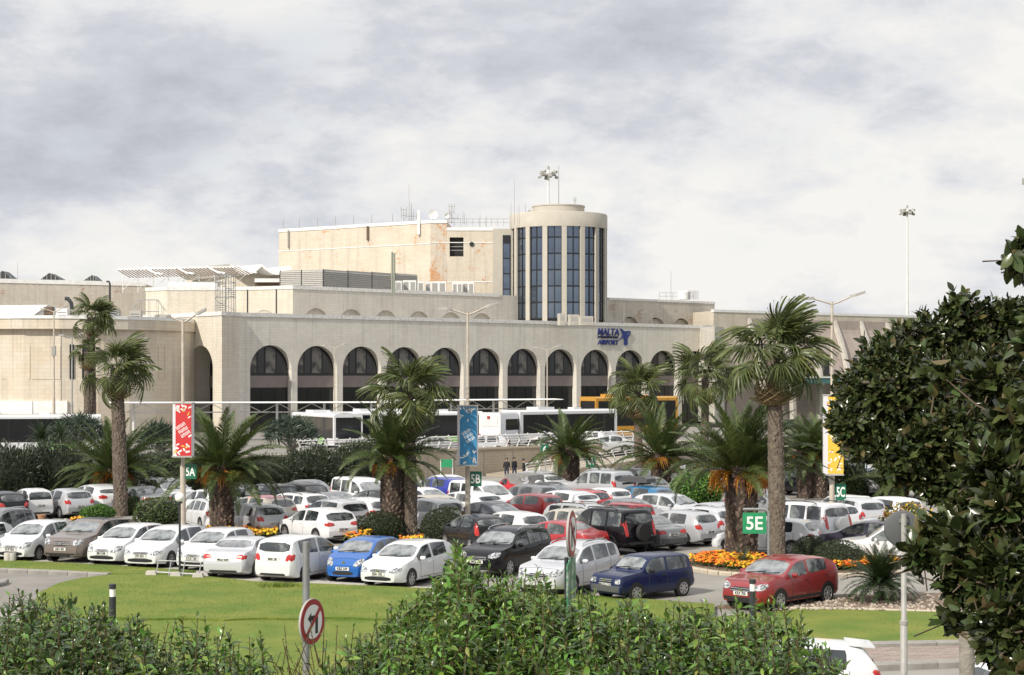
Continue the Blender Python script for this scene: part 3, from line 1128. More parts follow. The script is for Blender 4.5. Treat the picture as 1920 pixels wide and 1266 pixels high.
ca, cb_ = along(rg0, 1440, math.degrees(math.atan2(rd.y, rd.x))) + rn * 7, along(rg0, 1600, math.degrees(math.atan2(rd.y, rd.x))) + rn * 7
mb.prism([ca + Vector((0, 0, zpx(719, ca))), cb_ + Vector((0, 0, zpx(719, ca))), cb_ + Vector((0, 0, zpx(709, ca))), ca + Vector((0, 0, zpx(709, ca)))], -rn * 3.4)
cp = wb(mb, "entrance_canopy", M["teal"], T)
mb = MB()
mb.prism([ca + rn * .1 + Vector((0, 0, zpx(709, ca))), cb_ + rn * .1 + Vector((0, 0, zpx(709, ca))), cb_ + rn * .1 + Vector((0, 0, zpx(706, ca))), ca + rn * .1 + Vector((0, 0, zpx(706, ca)))], -rn * 3.6)
mb.build("canopy_edge", M["white"], cp)
for px in (1496, 1541, 1590):
    p = along(rg0, px, math.degrees(math.atan2(rd.y, rd.x))) + rn * 4.2
    mb = MB()
    mb.box((p.x, p.y, (DECK + zpx(716, p)) / 2), (0.7, .7, zpx(716, p) - DECK), math.atan2(rd.y, rd.x))
    wb(mb, "canopy_pillar", M["concrete"], T)
mb = MB()                                            # low stone block between the wings
p0, p1 = P2(1340, 226), P2(1358, 230)
mb.prism([p0 + Vector((0, 0, DECK)), p1 + Vector((0, 0, DECK)), p1 + Vector((-2, 10, DECK)), p0 + Vector((-2, 10, DECK))], (0, 0, zpx(612, p0) - DECK))
wb(mb, "link_block", M["stone_upper"], T)
# recessed darker ground storey of the right wing is read under the canopy
mb = MB()
p0, p1 = along(rg0, 1360, math.degrees(math.atan2(rd.y, rd.x))) + rn * .3, along(rg0, 1640, math.degrees(math.atan2(rd.y, rd.x))) + rn * .3
mb.prism([p0 + Vector((0, 0, DECK)), p1 + Vector((0, 0, DECK)), p1 + Vector((0, 0, zpx(722, p0))), p0 + Vector((0, 0, zpx(722, p0)))], -rn * .2)
wb(mb, "shopfront", M["bowed"], T)

# lettering of the terminal
ls = thing("airport_sign", "dark blue raised lettering MALTA INTERNATIONAL AIRPORT with bird emblem on the arcade wall", "sign", LP(s_at(1140), -0.02, zpx(630, LP(s_at(1140), 0))), PHI)
sc = LP(s_at(1140), 0).y / FP                         # metres per photo pixel at the sign
wd = (s_at(1159) - s_at(1119))


def sign_text(txt, w_, h_, xc, zc, m, shear=0.12):
    me = text_mesh(txt, 1.0, 0.05, m, 0.022, "lettering", shear)
    xs_ = [v.co.x for v in me.vertices]
    ys_ = [v.co.y for v in me.vertices]
    mx_, my_ = max(xs_) - min(xs_), max(ys_) - min(ys_)
    cxm, cym = (max(xs_) + min(xs_)) / 2, (max(ys_) + min(ys_)) / 2
    for v in me.vertices:
        v.co = ((v.co.x - cxm) / mx_ * w_ + xc, -0.10 + v.co.z, (v.co.y - cym) / my_ * h_ + zc)
    return link("lettering", me, ls)


sign_text("MALTA", wd, 13 * sc, 0.0, 7.5 * sc, M["logo_blue"])
sign_text("INTERNATIONAL", wd * .97, 4.4 * sc, -0.05, -2.3 * sc, M["logo_dark"], 0.05)
sign_text("AIRPORT", wd * .98, 9.5 * sc, -0.05, -12 * sc, M["logo_blue"])
kx = (s_at(1180) - s_at(1160)) / 20                    # metres along the wall per photo pixel
xo = wd / 2 + 1.5 * kx


def emb(pts, m, y=-0.14):
    mb = MB()
    mb.prism([(xo + (px - 1161) * kx, y, (630 - py) * sc) for px, py in pts], (0, .12, 0))
    return mb.build("emblem", m, ls)


emb([(1161, 616), (1163, 615.5), (1170, 621), (1172.5, 620), (1179, 619.5), (1181, 621), (1180, 627), (1176, 632), (1175, 634), (1175, 646), (1173, 647), (1169, 646.5), (1169, 634), (1164, 633), (1161, 637.5), (1160.5, 636.5), (1166.5, 628)], M["logo_blue"])
emb([(1173, 626), (1177, 622.5), (1178.5, 623), (1175, 628)], M["glass_blue"], -0.16)

# ------------------------------------------------------------------ cars
def paint(name, c, metal=0.0, rough=0.32):
    return mat("paint_" + name, c, rough, metal=metal, coat=0.7)


PAINT = {
    "white": paint("white", (0.64, 0.65, 0.665)),
    "offwhite": paint("offwhite", (0.66, 0.655, 0.63)),
    "silver": paint("silver", (0.47, 0.48, 0.50), 0.35),
    "palesilver": paint("pale_silver", (0.56, 0.57, 0.60), 0.3),
    "grey": paint("grey", (0.17, 0.175, 0.185), 0.3),
    "midgrey": paint("mid_grey", (0.26, 0.265, 0.27), 0.3),
    "black": mat("paint_black", (0.006, 0.006, 0.008), 0.18, spec=.35, coat=.15),
    "charcoal": mat("paint_charcoal", (0.018, 0.019, 0.022), 0.22, spec=.4, coat=.2),
    "brown": paint("bronze", (0.19, 0.155, 0.135), 0.35),
    "blue": paint("blue", (0.012, 0.11, 0.40), 0.15),
    "royal": paint("royal_blue", (0.02, 0.035, 0.28), 0.1),
    "teal": paint("steel_blue", (0.03, 0.16, 0.32), 0.2),
    "navy": mat("paint_navy", (0.006, 0.014, 0.06), 0.25, spec=.4, coat=.2),
    "plum": paint("dark_plum", (0.035, 0.032, 0.055), 0.2),
    "red": paint("red", (0.33, 0.016, 0.022)),
    "brightred": paint("bright_red", (0.45, 0.02, 0.025)),
    "maroon": paint("metallic_red", (0.26, 0.022, 0.024), 0.2),
    "beige": paint("beige", (0.47, 0.43, 0.36), 0.2),
    "lime": paint("lime", (0.16, 0.48, 0.03)),
    "yellow": paint("coach_yellow", (0.48, 0.24, 0.025)),
}
M["windscreen"] = mat("windscreen_glass", (0.23, 0.245, 0.25), 0.03, ior=2.3, col2=(0.07, 0.08, 0.085), nscale=2.4, contrast=(.4, .6))  # mottled tone painted into the glass imitates reflections and dashboards
M["car_glass"] = mat("car_side_glass", (0.022, 0.027, 0.03), 0.03, ior=1.9, col2=(0.16, 0.175, 0.17), nscale=1.5, contrast=(0.48, 0.60))  # pale blotches in the colour stand for reflections and the view through
M["tyre"] = mat("tyre_rubber", (0.014, 0.014, 0.015), 0.85)
M["rim"] = mat("alloy_rim", (0.42, 0.42, 0.43), 0.35, metal=0.6)
M["chrome"] = mat("chrome", (0.65, 0.65, 0.66), 0.15, metal=1.0)
M["lamp_clear"] = mat("headlamp_glass", (0.50, 0.52, 0.54), 0.08, col2=(0.07, 0.075, 0.085), nscale=11, ior=1.8, contrast=(.42, .58))
M["lamp_red"] = mat("tail_lamp_red", (0.33, 0.01, 0.012), 0.12, col2=(0.48, 0.04, 0.03), nscale=6, ior=1.6)
M["plate"] = mat("number_plate", (0.66, 0.66, 0.63), 0.4)
M["plate_text"] = mat("plate_letters", (0.02, 0.02, 0.022), 0.5)
M["trim"] = mat("black_trim", (0.018, 0.018, 0.02), 0.5)
M["greytrim"] = mat("grey_bumper", (0.075, 0.078, 0.082), 0.6)
M["canvas"] = mat("grey_canvas", (0.25, 0.245, 0.24), 0.9, col2=(0.17, 0.168, 0.165), nscale=4, bump=0.6, bscale=9)
M["seam"] = mat("panel_gap", (0.035, 0.035, 0.037), 0.8)
M["plastic_grey"] = mat("roof_box_grey", (0.075, 0.075, 0.08), 0.35)


def P(**k):
    d = dict(zb=0.20, belt=(0.82, 0.96), R=0.305, axles=(0.19, 0.80), k=0.36, wins=((0.30, 0.545), (0.575, 0.80)), ws=(0.235, 0.42), rs=(0.90, 0.975),
             front=0.10, rear=0.06, hl="wide", tl="block", grille=(0.34, 0.56, 0.66), lower=(0.52, 0.29, 0.42), rails=False, cladding=0.0, spare=None,
             tailplate=0.62, cf=0.26, cr=0.18, spokes=7)
    d.update(k)
    return d


TYPES = {
    "city": P(L=3.43, W=1.63, H=1.47, T=[(0, .62), (.02, .72), (.09, .87), (.19, .98), (.41, 1.39), (.52, 1.455), (.68, 1.47), (.86, 1.42), (.93, 1.33), (.985, 1.0), (1, .62)],
              belt=(0.86, 0.98), ws=(.20, .41), wins=((.275, .565), (.595, .85)), rs=(.92, .975), axles=(.17, .85), hl="oval", tl="tall", grille=None, lower=(.40, .29, .42), R=.29),
    "hatch": P(L=3.9, W=1.68, H=1.48, T=[(0, .60), (.02, .70), (.09, .84), (.23, .97), (.42, 1.39), (.51, 1.46), (.63, 1.48), (.83, 1.43), (.91, 1.35), (.975, 1.0), (.99, .9), (1, .6)]),
    "compact": P(L=4.25, W=1.77, H=1.48, T=[(0, .58), (.02, .68), (.08, .82), (.25, .96), (.42, 1.38), (.5, 1.45), (.62, 1.48), (.82, 1.43), (.90, 1.36), (.965, 1.02), (.985, .93), (1, .6)],
                 belt=(0.82, 0.98), ws=(.255, .42), wins=((.31, .54), (.57, .80)), tl="wide", hl="slim", R=.315),
    "sedan": P(L=4.5, W=1.78, H=1.42, T=[(0, .56), (.02, .66), (.08, .79), (.27, .93), (.43, 1.33), (.5, 1.40), (.6, 1.42), (.71, 1.37), (.845, 1.05), (.92, 1.02), (.98, .97), (.99, .9), (1, .6)],
               belt=(0.80, 0.96), ws=(.275, .43), rs=(.715, .835), wins=((.325, .52), (.55, .745)), tl="wide", hl="slim", tailplate=.74, R=.315),
    "boxsedan": P(L=4.35, W=1.68, H=1.40, T=[(0, .60), (.01, .72), (.03, .80), (.29, .92), (.42, 1.32), (.46, 1.38), (.6, 1.40), (.73, 1.36), (.82, 1.0), (.9, .97), (.98, .93), (.99, .88), (1, .58)],
                  belt=(0.82, 0.92), ws=(.295, .42), rs=(.745, .81), wins=((.34, .53), (.55, .74)), tl="wide", hl="slim", tailplate=.70, k=.30, cf=.12, cr=.1, cladding=0.0, bumper=True, R=.30),
    "suv": P(L=4.45, W=1.84, H=1.67, zb=.28, T=[(0, .76), (.02, .87), (.07, .99), (.26, 1.10), (.41, 1.54), (.5, 1.63), (.62, 1.67), (.85, 1.62), (.92, 1.54), (.975, 1.14), (.99, 1.02), (1, .7)],
             belt=(0.98, 1.12), ws=(.265, .415), wins=((.31, .53), (.555, .765), (.785, .89)), R=.355, hl="slim", tl="block", rails=True, cladding=.0, tailplate=.80, grille=(.42, .62, .80), k=.33),
    "crossover": P(L=4.3, W=1.82, H=1.56, zb=.26, T=[(0, .72), (.02, .82), (.07, .94), (.25, 1.05), (.42, 1.46), (.5, 1.53), (.62, 1.56), (.8, 1.50), (.9, 1.38), (.965, 1.10), (.985, 1.0), (1, .68)],
                   belt=(0.93, 1.12), ws=(.255, .425), rs=(.895, .96), wins=((.31, .54), (.57, .80)), R=.34, hl="slim", tl="wide", cladding=.42, tailplate=.78, grille=(.42, .60, .76)),
    "coupe_suv": P(L=4.36, W=1.9, H=1.62, zb=.28, T=[(0, .78), (.02, .90), (.06, 1.0), (.27, 1.10), (.43, 1.52), (.52, 1.60), (.62, 1.62), (.86, 1.53), (.92, 1.46), (.965, 1.18), (.985, 1.05), (1, .7)],
                   belt=(0.97, 1.19), ws=(.275, .43), wins=((.33, .56), (.58, .83)), R=.37, hl="slim", tl="wide", cladding=.40, grille=(.42, .72, .88), spokes=5),
    "mpv": P(L=3.98, W=1.7, H=1.6, T=[(0, .66), (.02, .78), (.09, .93), (.18, 1.03), (.39, 1.5), (.5, 1.58), (.65, 1.6), (.88, 1.56), (.945, 1.49), (.985, 1.08), (.993, .95), (1, .66)],
             belt=(0.90, 1.04), ws=(.19, .39), rs=(.945, .982), wins=((.25, .53), (.56, .86)), tl="block", hl="wide", k=.28, tailplate=.86),
    "boxcar": P(L=3.4, W=1.49, H=1.43, zb=.24, T=[(0, .62), (.01, .80), (.02, .85), (.28, .94), (.41, 1.36), (.46, 1.41), (.6, 1.43), (.92, 1.40), (.95, 1.36), (.985, .96), (.992, .9), (1, .55)],
                belt=(0.86, 0.92), ws=(.29, .41), rs=(.95, .98), wins=((.345, .60), (.63, .90)), hl="square", tl="tall", k=.22, cf=.06, cr=.06, R=.29, grille=(.30, .62, .76), bumper=True, lower=None, axles=(.2, .84)),
    "offroad": P(L=4.55, W=1.82, H=1.86, zb=.36, T=[(0, .85), (.015, .98), (.05, 1.06), (.29, 1.14), (.40, 1.70), (.45, 1.82), (.6, 1.86), (.93, 1.84), (.96, 1.78), (.985, 1.2), (.992, 1.1), (1, .75)],
                 belt=(1.08, 1.16), ws=(.295, .40), rs=(.96, .982), wins=((.345, .525), (.55, .73), (.755, .92)), R=.39, hl="square", tl="tall", k=.2, cf=.1, cr=.05, rails=True, cladding=.52, spare=(0.0, .95), tailplate=None, grille=(.4, .72, .92)),
    "jeep": P(L=3.6, W=1.63, H=1.42, zb=.34, T=[(0, .80), (.02, .92), (.06, .98), (.34, 1.04), (.43, 1.36), (.46, 1.42), (.54, 1.42), (.58, 1.02), (.95, 1.0), (.985, .98), (.992, .95), (1, .65)],
              belt=(0.98, 0.98), ws=(.345, .43), rs=None, wins=((.40, .53),), R=.35, hl="square", tl="tall", k=.2, cf=.1, cr=.05, cladding=.45, spare=(.1, .95), tailplate=None, canvas=True, grille=(.4, .62, .82)),
    "smart": P(L=2.7, W=1.56, H=1.54, T=[(0, .68), (.03, .80), (.1, .95), (.18, 1.05), (.42, 1.46), (.55, 1.53), (.7, 1.54), (.88, 1.47), (.94, 1.36), (.985, 1.02), (.993, .95), (1, .6)],
               belt=(0.92, 1.02), ws=(.20, .42), rs=(.92, .975), wins=((.28, .66),), axles=(.16, .84), hl="oval", tl="stack", R=.29, softtop=True, grille=None, tailplate=.70),
    "van": P(L=4.4, W=1.82, H=1.84, zb=.22, T=[(0, .70), (.02, .84), (.07, .98), (.20, 1.12), (.36, 1.66), (.45, 1.80), (.6, 1.84), (.95, 1.82), (.975, 1.76), (.99, 1.2), (.995, 1.1), (1, .6)],
             belt=(1.02, 1.10), ws=(.21, .36), rs=(.975, .988), wins=((.27, .47), (.52, .70), (.73, .92)), hl="tall", tl="tall", k=.16, R=.32, cr=.08),
    "estate": P(L=4.6, W=1.77, H=1.47, T=[(0, .58), (.02, .68), (.08, .80), (.26, .94), (.41, 1.36), (.49, 1.45), (.6, 1.47), (.86, 1.44), (.92, 1.38), (.975, 1.02), (.985, .93), (1, .6)],
                belt=(0.82, 0.97), ws=(.265, .41), wins=((.315, .52), (.545, .72), (.745, .89)), tl="block", hl="slim", rails=True, R=.315),
}
HL = {  # headlamp outlines: fractions of half width, heights from the grille line
    "wide": [(.46, .57), (.70, .55), (.93, .62), (.97, .80), (.80, .83), (.55, .72)],
    "slim": [(.52, .60), (.80, .58), (.96, .64), (.98, .76), (.80, .77), (.52, .70)],
    "oval": [(.50, .62), (.62, .58), (.82, .60), (.94, .70), (.95, .82), (.82, .86), (.62, .78)],
    "square": [(.62, .62), (.96, .62), (.96, .78), (.62, .78)],
    "tall": [(.62, .62), (.93, .64), (.97, .95), (.80, .92), (.66, .80)],
}
TL = {
    "block": [(.62, .74), (.97, .74), (.985, .96), (.80, .98), (.66, .90)],
    "wide": [(.48, .78), (.97, .74), (.99, .90), (.80, .93), (.50, .88)],
    "tall": [(.80, .66), (.98, .66), (.975, 1.12), (.86, 1.18), (.80, 1.0)],
    "stack": [(.78, .70), (.96, .70), (.97, .98), (.80, .98)],
}


def round_poly(p, it=1):
    for _ in range(it):
        q = []
        for a, b in zip(p, p[1:] + p[:1]):
            q += [(a[0] * .8 + b[0] * .2, a[1] * .8 + b[1] * .2), (a[0] * .2 + b[0] * .8, a[1] * .2 + b[1] * .8)]
        p = q
    return p


class CarType:
    def __init__(s, name, p):
        s.name, s.p = name, p
        s.parts = []                               # (part name, mesh, role, parent index, loc, rz)
        L, Wd = p["L"], p["W"]
        xs = np.linspace(0, 1, 400)
        t = np.interp(xs, [a for a, b in p["T"]], [b for a, b in p["T"]])
        ker = np.exp(-0.5 * (np.arange(-12, 13) / 4.0) ** 2)
        ker /= ker.sum()
        sm = np.convolve(np.pad(t, 12, mode="edge"), ker, "valid")
        sm *= p["H"] / max(sm.max(), p["H"]) if not p.get("canvas") else 1
        s.Tf = lambda f: float(np.interp(f, xs, sm))
        s.Bf = lambda f: min(p["belt"][0] + (p["belt"][1] - p["belt"][0]) * (f - .2) / .75, s.Tf(f) - 0.05)

        def wf(f):
            e, er = f * L, (1 - f) * L
            return Wd / 2 * (1 - p["cf"] * max(0, 1 - e / 0.60) ** 2.2 - p["cr"] * max(0, 1 - er / 0.42) ** 2.2)
        s.wf = wf
        fs = sorted(set([0, .006, .015, .03, .05, .075] + list(np.linspace(.1, .9, 27)) + [.92, .94, .955, .968, .978, .986, .993, 1]))
        ring = []
        k = p["k"]
        for f in fs:
            B, T_, w_ = s.Bf(f), s.Tf(f), wf(f)
            zb = p["zb"] + 0.04 * max(0, 1 - f / .08) + 0.10 * max(0, 1 - (1 - f) / .08)
            h = T_ - B
            y0 = w_ * .955
            yr = y0 - k * h
            q = [(0, zb), (w_ * .75, zb), (w_ * .94, zb + .02), (w_ * .985, zb + .10), (w_, zb + .42 * (B - zb)), (w_ * .992, zb + .72 * (B - zb)),
                 (w_ * .975, zb + .90 * (B - zb)), (y0, B), (y0 - k * h * .5, B + h * .5), (yr + k * h * .12, B + h * .86),
                 (yr - .07 * min(1, h * 4) - .02, T_ - .022 * min(1, h * 3)), (yr * .55, T_ - .004), (0, T_)]
            ring.append((f, q))
        mb = MB()
        n = len(ring[0][1])
        full = 2 * n - 2
        for f, q in ring:
            x = L / 2 - f * L
            loop = [(y, z) for y, z in q] + [(-y, z) for y, z in q[-2:0:-1]]
            for y, z in loop:
                xx = x
                tf = max(0, 1 - f * L / .7)
                tr = max(0, 1 - (1 - f) * L / .5)
                xx -= p["front"] * tf * max(0, (z - .5)) * 1.2 + p["front"] * tf * max(0, .42 - z) * .8
                xx += p["rear"] * tr * max(0, (z - .55)) + p["rear"] * tr * max(0, .42 - z) * 1.2
                mb.v.append((xx, y, z))
        for i in range(len(fs) - 1):
            for j in range(full):
                j2 = (j + 1) % full
                mb.f.append((i * full + j, i * full + j2, (i + 1) * full + j2, (i + 1) * full + j))
        last = (len(fs) - 1) * full
        for base, flip in ((0, 0), (last, 1)):
            for j in range(n - 1):
                a, b = j, j + 1
                c, d = (full - b) % full, (full - a) % full
                f_ = [base + q for q in (a, b, c, d)]
                f_ = [q for i, q in enumerate(f_) if q not in f_[:i]]
                mb.f.append(tuple(f_[::-1] if flip == 0 else f_))
        mb.m = [0] * len(mb.f)
        s.bvh = BVHTree.FromPolygons([Vector(v) for v in mb.v], mb.f)
        s.add("body", mb.mesh("car_body", None, 38), "paint")
        ub = MB()
        ub.box((0, 0, p["zb"] + .005), (L * .80, Wd * .78, .07))  # black slab below the body, added to deepen the shade under the car
        s.add("underbody_shade", ub.mesh("underbody_shade", M["black"]), None)
        s.details()

    def add(s, nm, me, role, par=-1, loc=(0, 0, 0), rz=0.0):
        s.parts.append((nm, me, role, par, loc, rz))
        return len(s.parts) - 1

    def hit(s, mode, a, b):
        if mode == "side+":
            o, d = Vector((a, 3, b)), Vector((0, -1, 0))
        elif mode == "side-":
            o, d = Vector((a, -3, b)), Vector((0, 1, 0))
        elif mode == "front":
            o, d = Vector((5, a, b)), Vector((-1, 0, 0))
        elif mode == "rear":
            o, d = Vector((-5, a, b)), Vector((1, 0, 0))
        else:
            o, d = Vector((a, b, 5)), Vector((0, 0, -1))
        r = s.bvh.ray_cast(o, d)
        if r[0] is None:
            r = s.bvh.find_nearest(o + d * (3 if "side" in mode else 3.1))
        return r[0], -d

    def panel(s, mode, poly, off=0.006, mb=None, dense=True):
        mb = mb or MB()
        pts = []
        for a, b in zip(poly, poly[1:] + poly[:1]):
            n = max(1, int(math.hypot(b[0] - a[0], b[1] - a[1]) / 0.11)) if dense else 1
            pts += [(a[0] + (b[0] - a[0]) * k / n, a[1] + (b[1] - a[1]) * k / n) for k in range(n)]
        cx = sum(q[0] for q in pts) / len(pts)
        cy = sum(q[1] for q in pts) / len(pts)
        n = len(pts)
        vs = []
        rings = ((1, -.02), (1, off), (.84, off), (.62, off), (.38, off), (.18, off)) if dense else ((1, -.02), (1, off), (.55, off))
        for sc_, o_ in rings:
            for q in pts:
                h, nd = s.hit(mode, cx + (q[0] - cx) * sc_, cy + (q[1] - cy) * sc_)
                vs.append(h + nd * o_)
        h, nd = s.hit(mode, cx, cy)
        vs.append(h + nd * off)
        fs = []
        for r_ in range(len(rings) - 1):
            for i in range(n):
                j = (i + 1) % n
                fs.append((r_ * n + i, r_ * n + j, (r_ + 1) * n + j, (r_ + 1) * n + i))
        for i in range(n):
            fs.append(((len(rings) - 1) * n + i, (len(rings) - 1) * n + (i + 1) % n, len(rings) * n))
        mb.add(vs, fs)
        return mb

    def win_poly(s, f0, f1):
        L = s.p["L"]
        up, lo = [], []
        for k in range(9):
            f = f0 + (f1 - f0) * k / 8
            B, T_ = s.Bf(f), s.Tf(f)
            h = T_ - B
            zt = min(B + h * .83, T_ - .085)
            zl = B + .03
            if zt - zl > .012:
                up.append((L / 2 - f * L, zt))
                lo.append((L / 2 - f * L, zl))
        return lo + up[::-1]

    def details(s):
        p = s.p
        L = p["L"]
        tag_ = s.name
        mx = lambda mb, nm, m=None, sm=50: mb.mesh(nm, m, sm)
        # windscreen and rear window
        f0, f1 = p["ws"]
        z0, z1 = s.Tf(f0) + .035, s.Tf(f1) - .012
        h0, h1 = s.wf(f0) * .955 - .12, s.wf(f1) * .955 - p["k"] * (z1 - s.Bf(f1)) - .085
        pol = [(-h0, z0), (-h0 * .5, z0 - .015), (h0 * .5, z0 - .015), (h0, z0), (h1, z1), (-h1, z1)]
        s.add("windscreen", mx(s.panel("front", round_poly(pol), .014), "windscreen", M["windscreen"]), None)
        zw = z0 - .01
        mb = MB()
        for y0, y1, zz in ((-.55, .08, .05), (.02, .60, .045)):
            a, _ = s.hit("front", y0, zw)
            b, _ = s.hit("front", y1, zw + zz)
            mb.tube(a + Vector((.02, 0, .01)), b + Vector((.02, 0, .01)), .014, 4)
        s.add("wiper", mx(mb, "wiper", M["trim"]), None)
        if p["rs"]:
            f1, f0 = p["rs"]
            z1, z0 = s.Tf(f1) - .03, s.Tf(f0) + .03
            h0, h1 = s.wf(f0) * .93 - .08, s.wf(f1) * .955 - p["k"] * (z1 - s.Bf(f1)) - .06
            pol = [(-h0, z0), (h0, z0), (h1, z1), (-h1, z1)]
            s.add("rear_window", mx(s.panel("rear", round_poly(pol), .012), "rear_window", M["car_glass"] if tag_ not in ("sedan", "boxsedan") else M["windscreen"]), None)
            if tag_ not in ("sedan", "boxsedan"):
                mb = MB()
                a, _ = s.hit("rear", 0.02, z0 + .02)
                b, _ = s.hit("rear", .34, z0 + .10)
                mb.tube(a + Vector((-.02, 0, 0)), b + Vector((-.02, 0, 0)), .014, 4)
                s.add("rear_wiper", mx(mb, "rear_wiper", M["trim"]), None)
        for a, b in p["wins"]:
            pol = s.win_poly(a, b)
            for md in ("side+", "side-"):
                s.add("window", mx(s.panel(md, round_poly(pol)), "window", M["car_glass"]), None)
        # lamps
        zr = s.Tf(.02) / .70
        if p["hl"] == "square":
            zr = (s.Tf(.02) - .05) / .80
        for sg in (1, -1):
            pol = [(sg * a * p["W"] / 2 * .93, b * zr) for a, b in HL[p["hl"]]]
            s.add("headlight", mx(s.panel("front", round_poly(pol), .012), "headlight", M["lamp_clear"]), None)
            zt = p["belt"][1] / .96
            pol = [(sg * a * p["W"] / 2 * .955, b * zt) for a, b in TL[p["tl"]]]
            if p["tl"] == "stack":
                mb = MB()
                for zz in (.76, .93):
                    c = [(sg * .70 + .075 * math.cos(t * math.pi / 5), zz + .075 * math.sin(t * math.pi / 5)) for t in range(10)]
                    s.panel("rear", c, .012, mb)
                s.add("taillight", mx(mb, "taillight", M["lamp_red"]), None)
            else:
                s.add("taillight", mx(s.panel("rear", round_poly(pol), .012), "taillight", M["lamp_red"]), None)
        if p["grille"]:
            w_, za, zb_ = p["grille"]
            pol = [(-w_ * .9, za), (w_ * .9, za), (w_, zb_), (-w_, zb_)]
            gi = s.add("grille", mx(s.panel("front", round_poly(pol), .008), "grille", M["trim"]), None)
            mb = MB()
            for q in (.3, .7):
                zz = za + (zb_ - za) * q
                a, _ = s.hit("front", -w_ * .9, zz)
                b, _ = s.hit("front", 0, zz)
                c, _ = s.hit("front", w_ * .9, zz)
                mb.path([a + Vector((.014, 0, 0)), b + Vector((.014, 0, 0)), c + Vector((.014, 0, 0))], .011, 4)
            s.add("grille_bar", mx(mb, "grille_bar", M["chrome"]), None, gi)
        zbg = (p["grille"][1] + p["grille"][2]) / 2 if p["grille"] else .72
        a, _ = s.hit("front", 0, zbg)
        mb = MB()
        mb.lathe([(.062, 0), (.062, .03)], 10, (0, 0, 0), "y")
        mb.v = [(a.x + .02 + y, x, a.z + z * .8) for x, y, z in mb.v]
        s.add("badge", mx(mb, "badge", M["chrome"]), None)
        if p["lower"]:
            w_, za, zb_ = p["lower"]
            s.add("lower_grille", mx(s.panel("front", round_poly([(-w_, za), (w_, za), (w_ * .95, zb_), (-w_ * .95, zb_)]), .008), "lower_grille", M["trim"]), None)
        # bumpers / cladding
        if p.get("bumper"):
            for md in ("front", "rear"):
                pol = [(-.95 * p["W"] / 2, .34), (.95 * p["W"] / 2, .34), (.95 * p["W"] / 2, .54), (-.95 * p["W"] / 2, .54)]
                s.add("bumper", mx(s.panel(md, pol, .05), "bumper", M["greytrim"]), None)
        if p["cladding"]:
            zc = p["cladding"]
            for md in ("side+", "side-"):
                pol = [(-L / 2 + .2, p["zb"] + .06), (L / 2 - .25, p["zb"] + .06), (L / 2 - .25, zc), (-L / 2 + .2, zc)]
                s.add("sill_cladding", mx(s.panel(md, pol, .012), "sill_cladding", M["trim"]), None)
            for md in ("front", "rear"):
                w_ = p["W"] / 2 * .8
                s.add("bumper_cladding", mx(s.panel(md, [(-w_, p["zb"] + .1), (w_, p["zb"] + .1), (w_, zc + .04), (-w_, zc + .04)], .012), "bumper_cladding", M["trim"]), None)
        else:
            w_ = p["W"] / 2 * .62
            s.add("rear_diffuser", mx(s.panel("rear", [(-w_, .30), (w_, .30), (w_ * .9, .37), (-w_ * .9, .37)], .008), "rear_diffuser", M["trim"]), None)
        # wheels before flat black discs that stand for the shade inside the arches
        R_ = p["R"]
        for fa in p["axles"]:
            xw = L / 2 - fa * L
            for sg in (1, -1):
                ra = R_ + .055
                pol = [(xw + ra * math.cos(t * math.pi / 12), max(R_ + ra * math.sin(t * math.pi / 12), p["zb"] + .01)) for t in range(24)]
                s.add("wheel_arch", mx(s.panel("side+" if sg > 0 else "side-", pol, .006, None, False), "wheel_arch", M["black"]), None)
                wy = s.wf(fa) - .005
                key = (round(R_, 3), p["spokes"])
                if key not in WHEELS:
                    WHEELS[key] = wheel_meshes(R_, p["spokes"])
                ty, ri = WHEELS[key]
                wi = s.add("wheel", ty, None, -1, (xw, sg * wy, R_), 0 if sg > 0 else math.pi)
                s.add("rim", ri, None, wi)
        # mirrors, handles, seams, plates
        fm = p["wins"][0][0] + .035
        zm = s.Bf(fm) + .10
        xm = L / 2 - fm * L
        for sg in (1, -1):
            y = s.wf(fm) * .955
            mb = MB()
            mb.lathe([(.02, -.1), (.085, -.08), (.10, 0), (.085, .09), (.02, .105)], 8, (0, 0, 0), "y")
            mb.v = [(xm + z * .6, sg * (y + .10 + yy * 1.05), zm + x_ * .75) for x_, yy, z in mb.v]
            s.add("mirror", mx(mb, "mirror", None), "mirror")
        for sg in (1, -1):
            for a, b in p["wins"][:2]:
                f = b - .035 if len(p["wins"]) > 1 or True else b
                h, nd = s.hit("side+" if sg > 0 else "side-", L / 2 - f * L, s.Bf(f) - .10)
                mb = MB()
                mb.box(h + nd * .012, (.17, .035, .035))
                s.add("door_handle", mx(mb, "door_handle", None, None), "handle")
            mb = MB()
            for f in [p["wins"][0][0] + .03] + [b + .014 for a, b in p["wins"][:2]]:
                x = L / 2 - f * L
                zl, zh = p["zb"] + .12, s.Bf(f) + .0
                s.panel("side+" if sg > 0 else "side-", [(x - .007, zl), (x + .007, zl), (x + .007, zh), (x - .007, zh)], .003, mb)
            xa, xb = L / 2 - p["wins"][0][0] * L - .1, L / 2 - p["wins"][min(1, len(p["wins"]) - 1)][1] * L
            s.panel("side+" if sg > 0 else "side-", [(xb, p["zb"] + .11), (xa, p["zb"] + .11), (xa, p["zb"] + .125), (xb, p["zb"] + .125)], .003, mb)
            s.add("door_seam", mx(mb, "door_seam", M["seam"]), None)
        mb = MB()                                    # bonnet shut line
        for q in (.02,):
            pts = []
            for k in range(9):
                y = (-.8 + 1.6 * k / 8) * p["W"] / 2 * .9
                h, nd = s.hit("top", L / 2 - .20 - .10 * (1 - abs(y) / p["W"]), y)
                pts.append(h + Vector((0, 0, .001)))
            mb.path(pts, .006, 4)
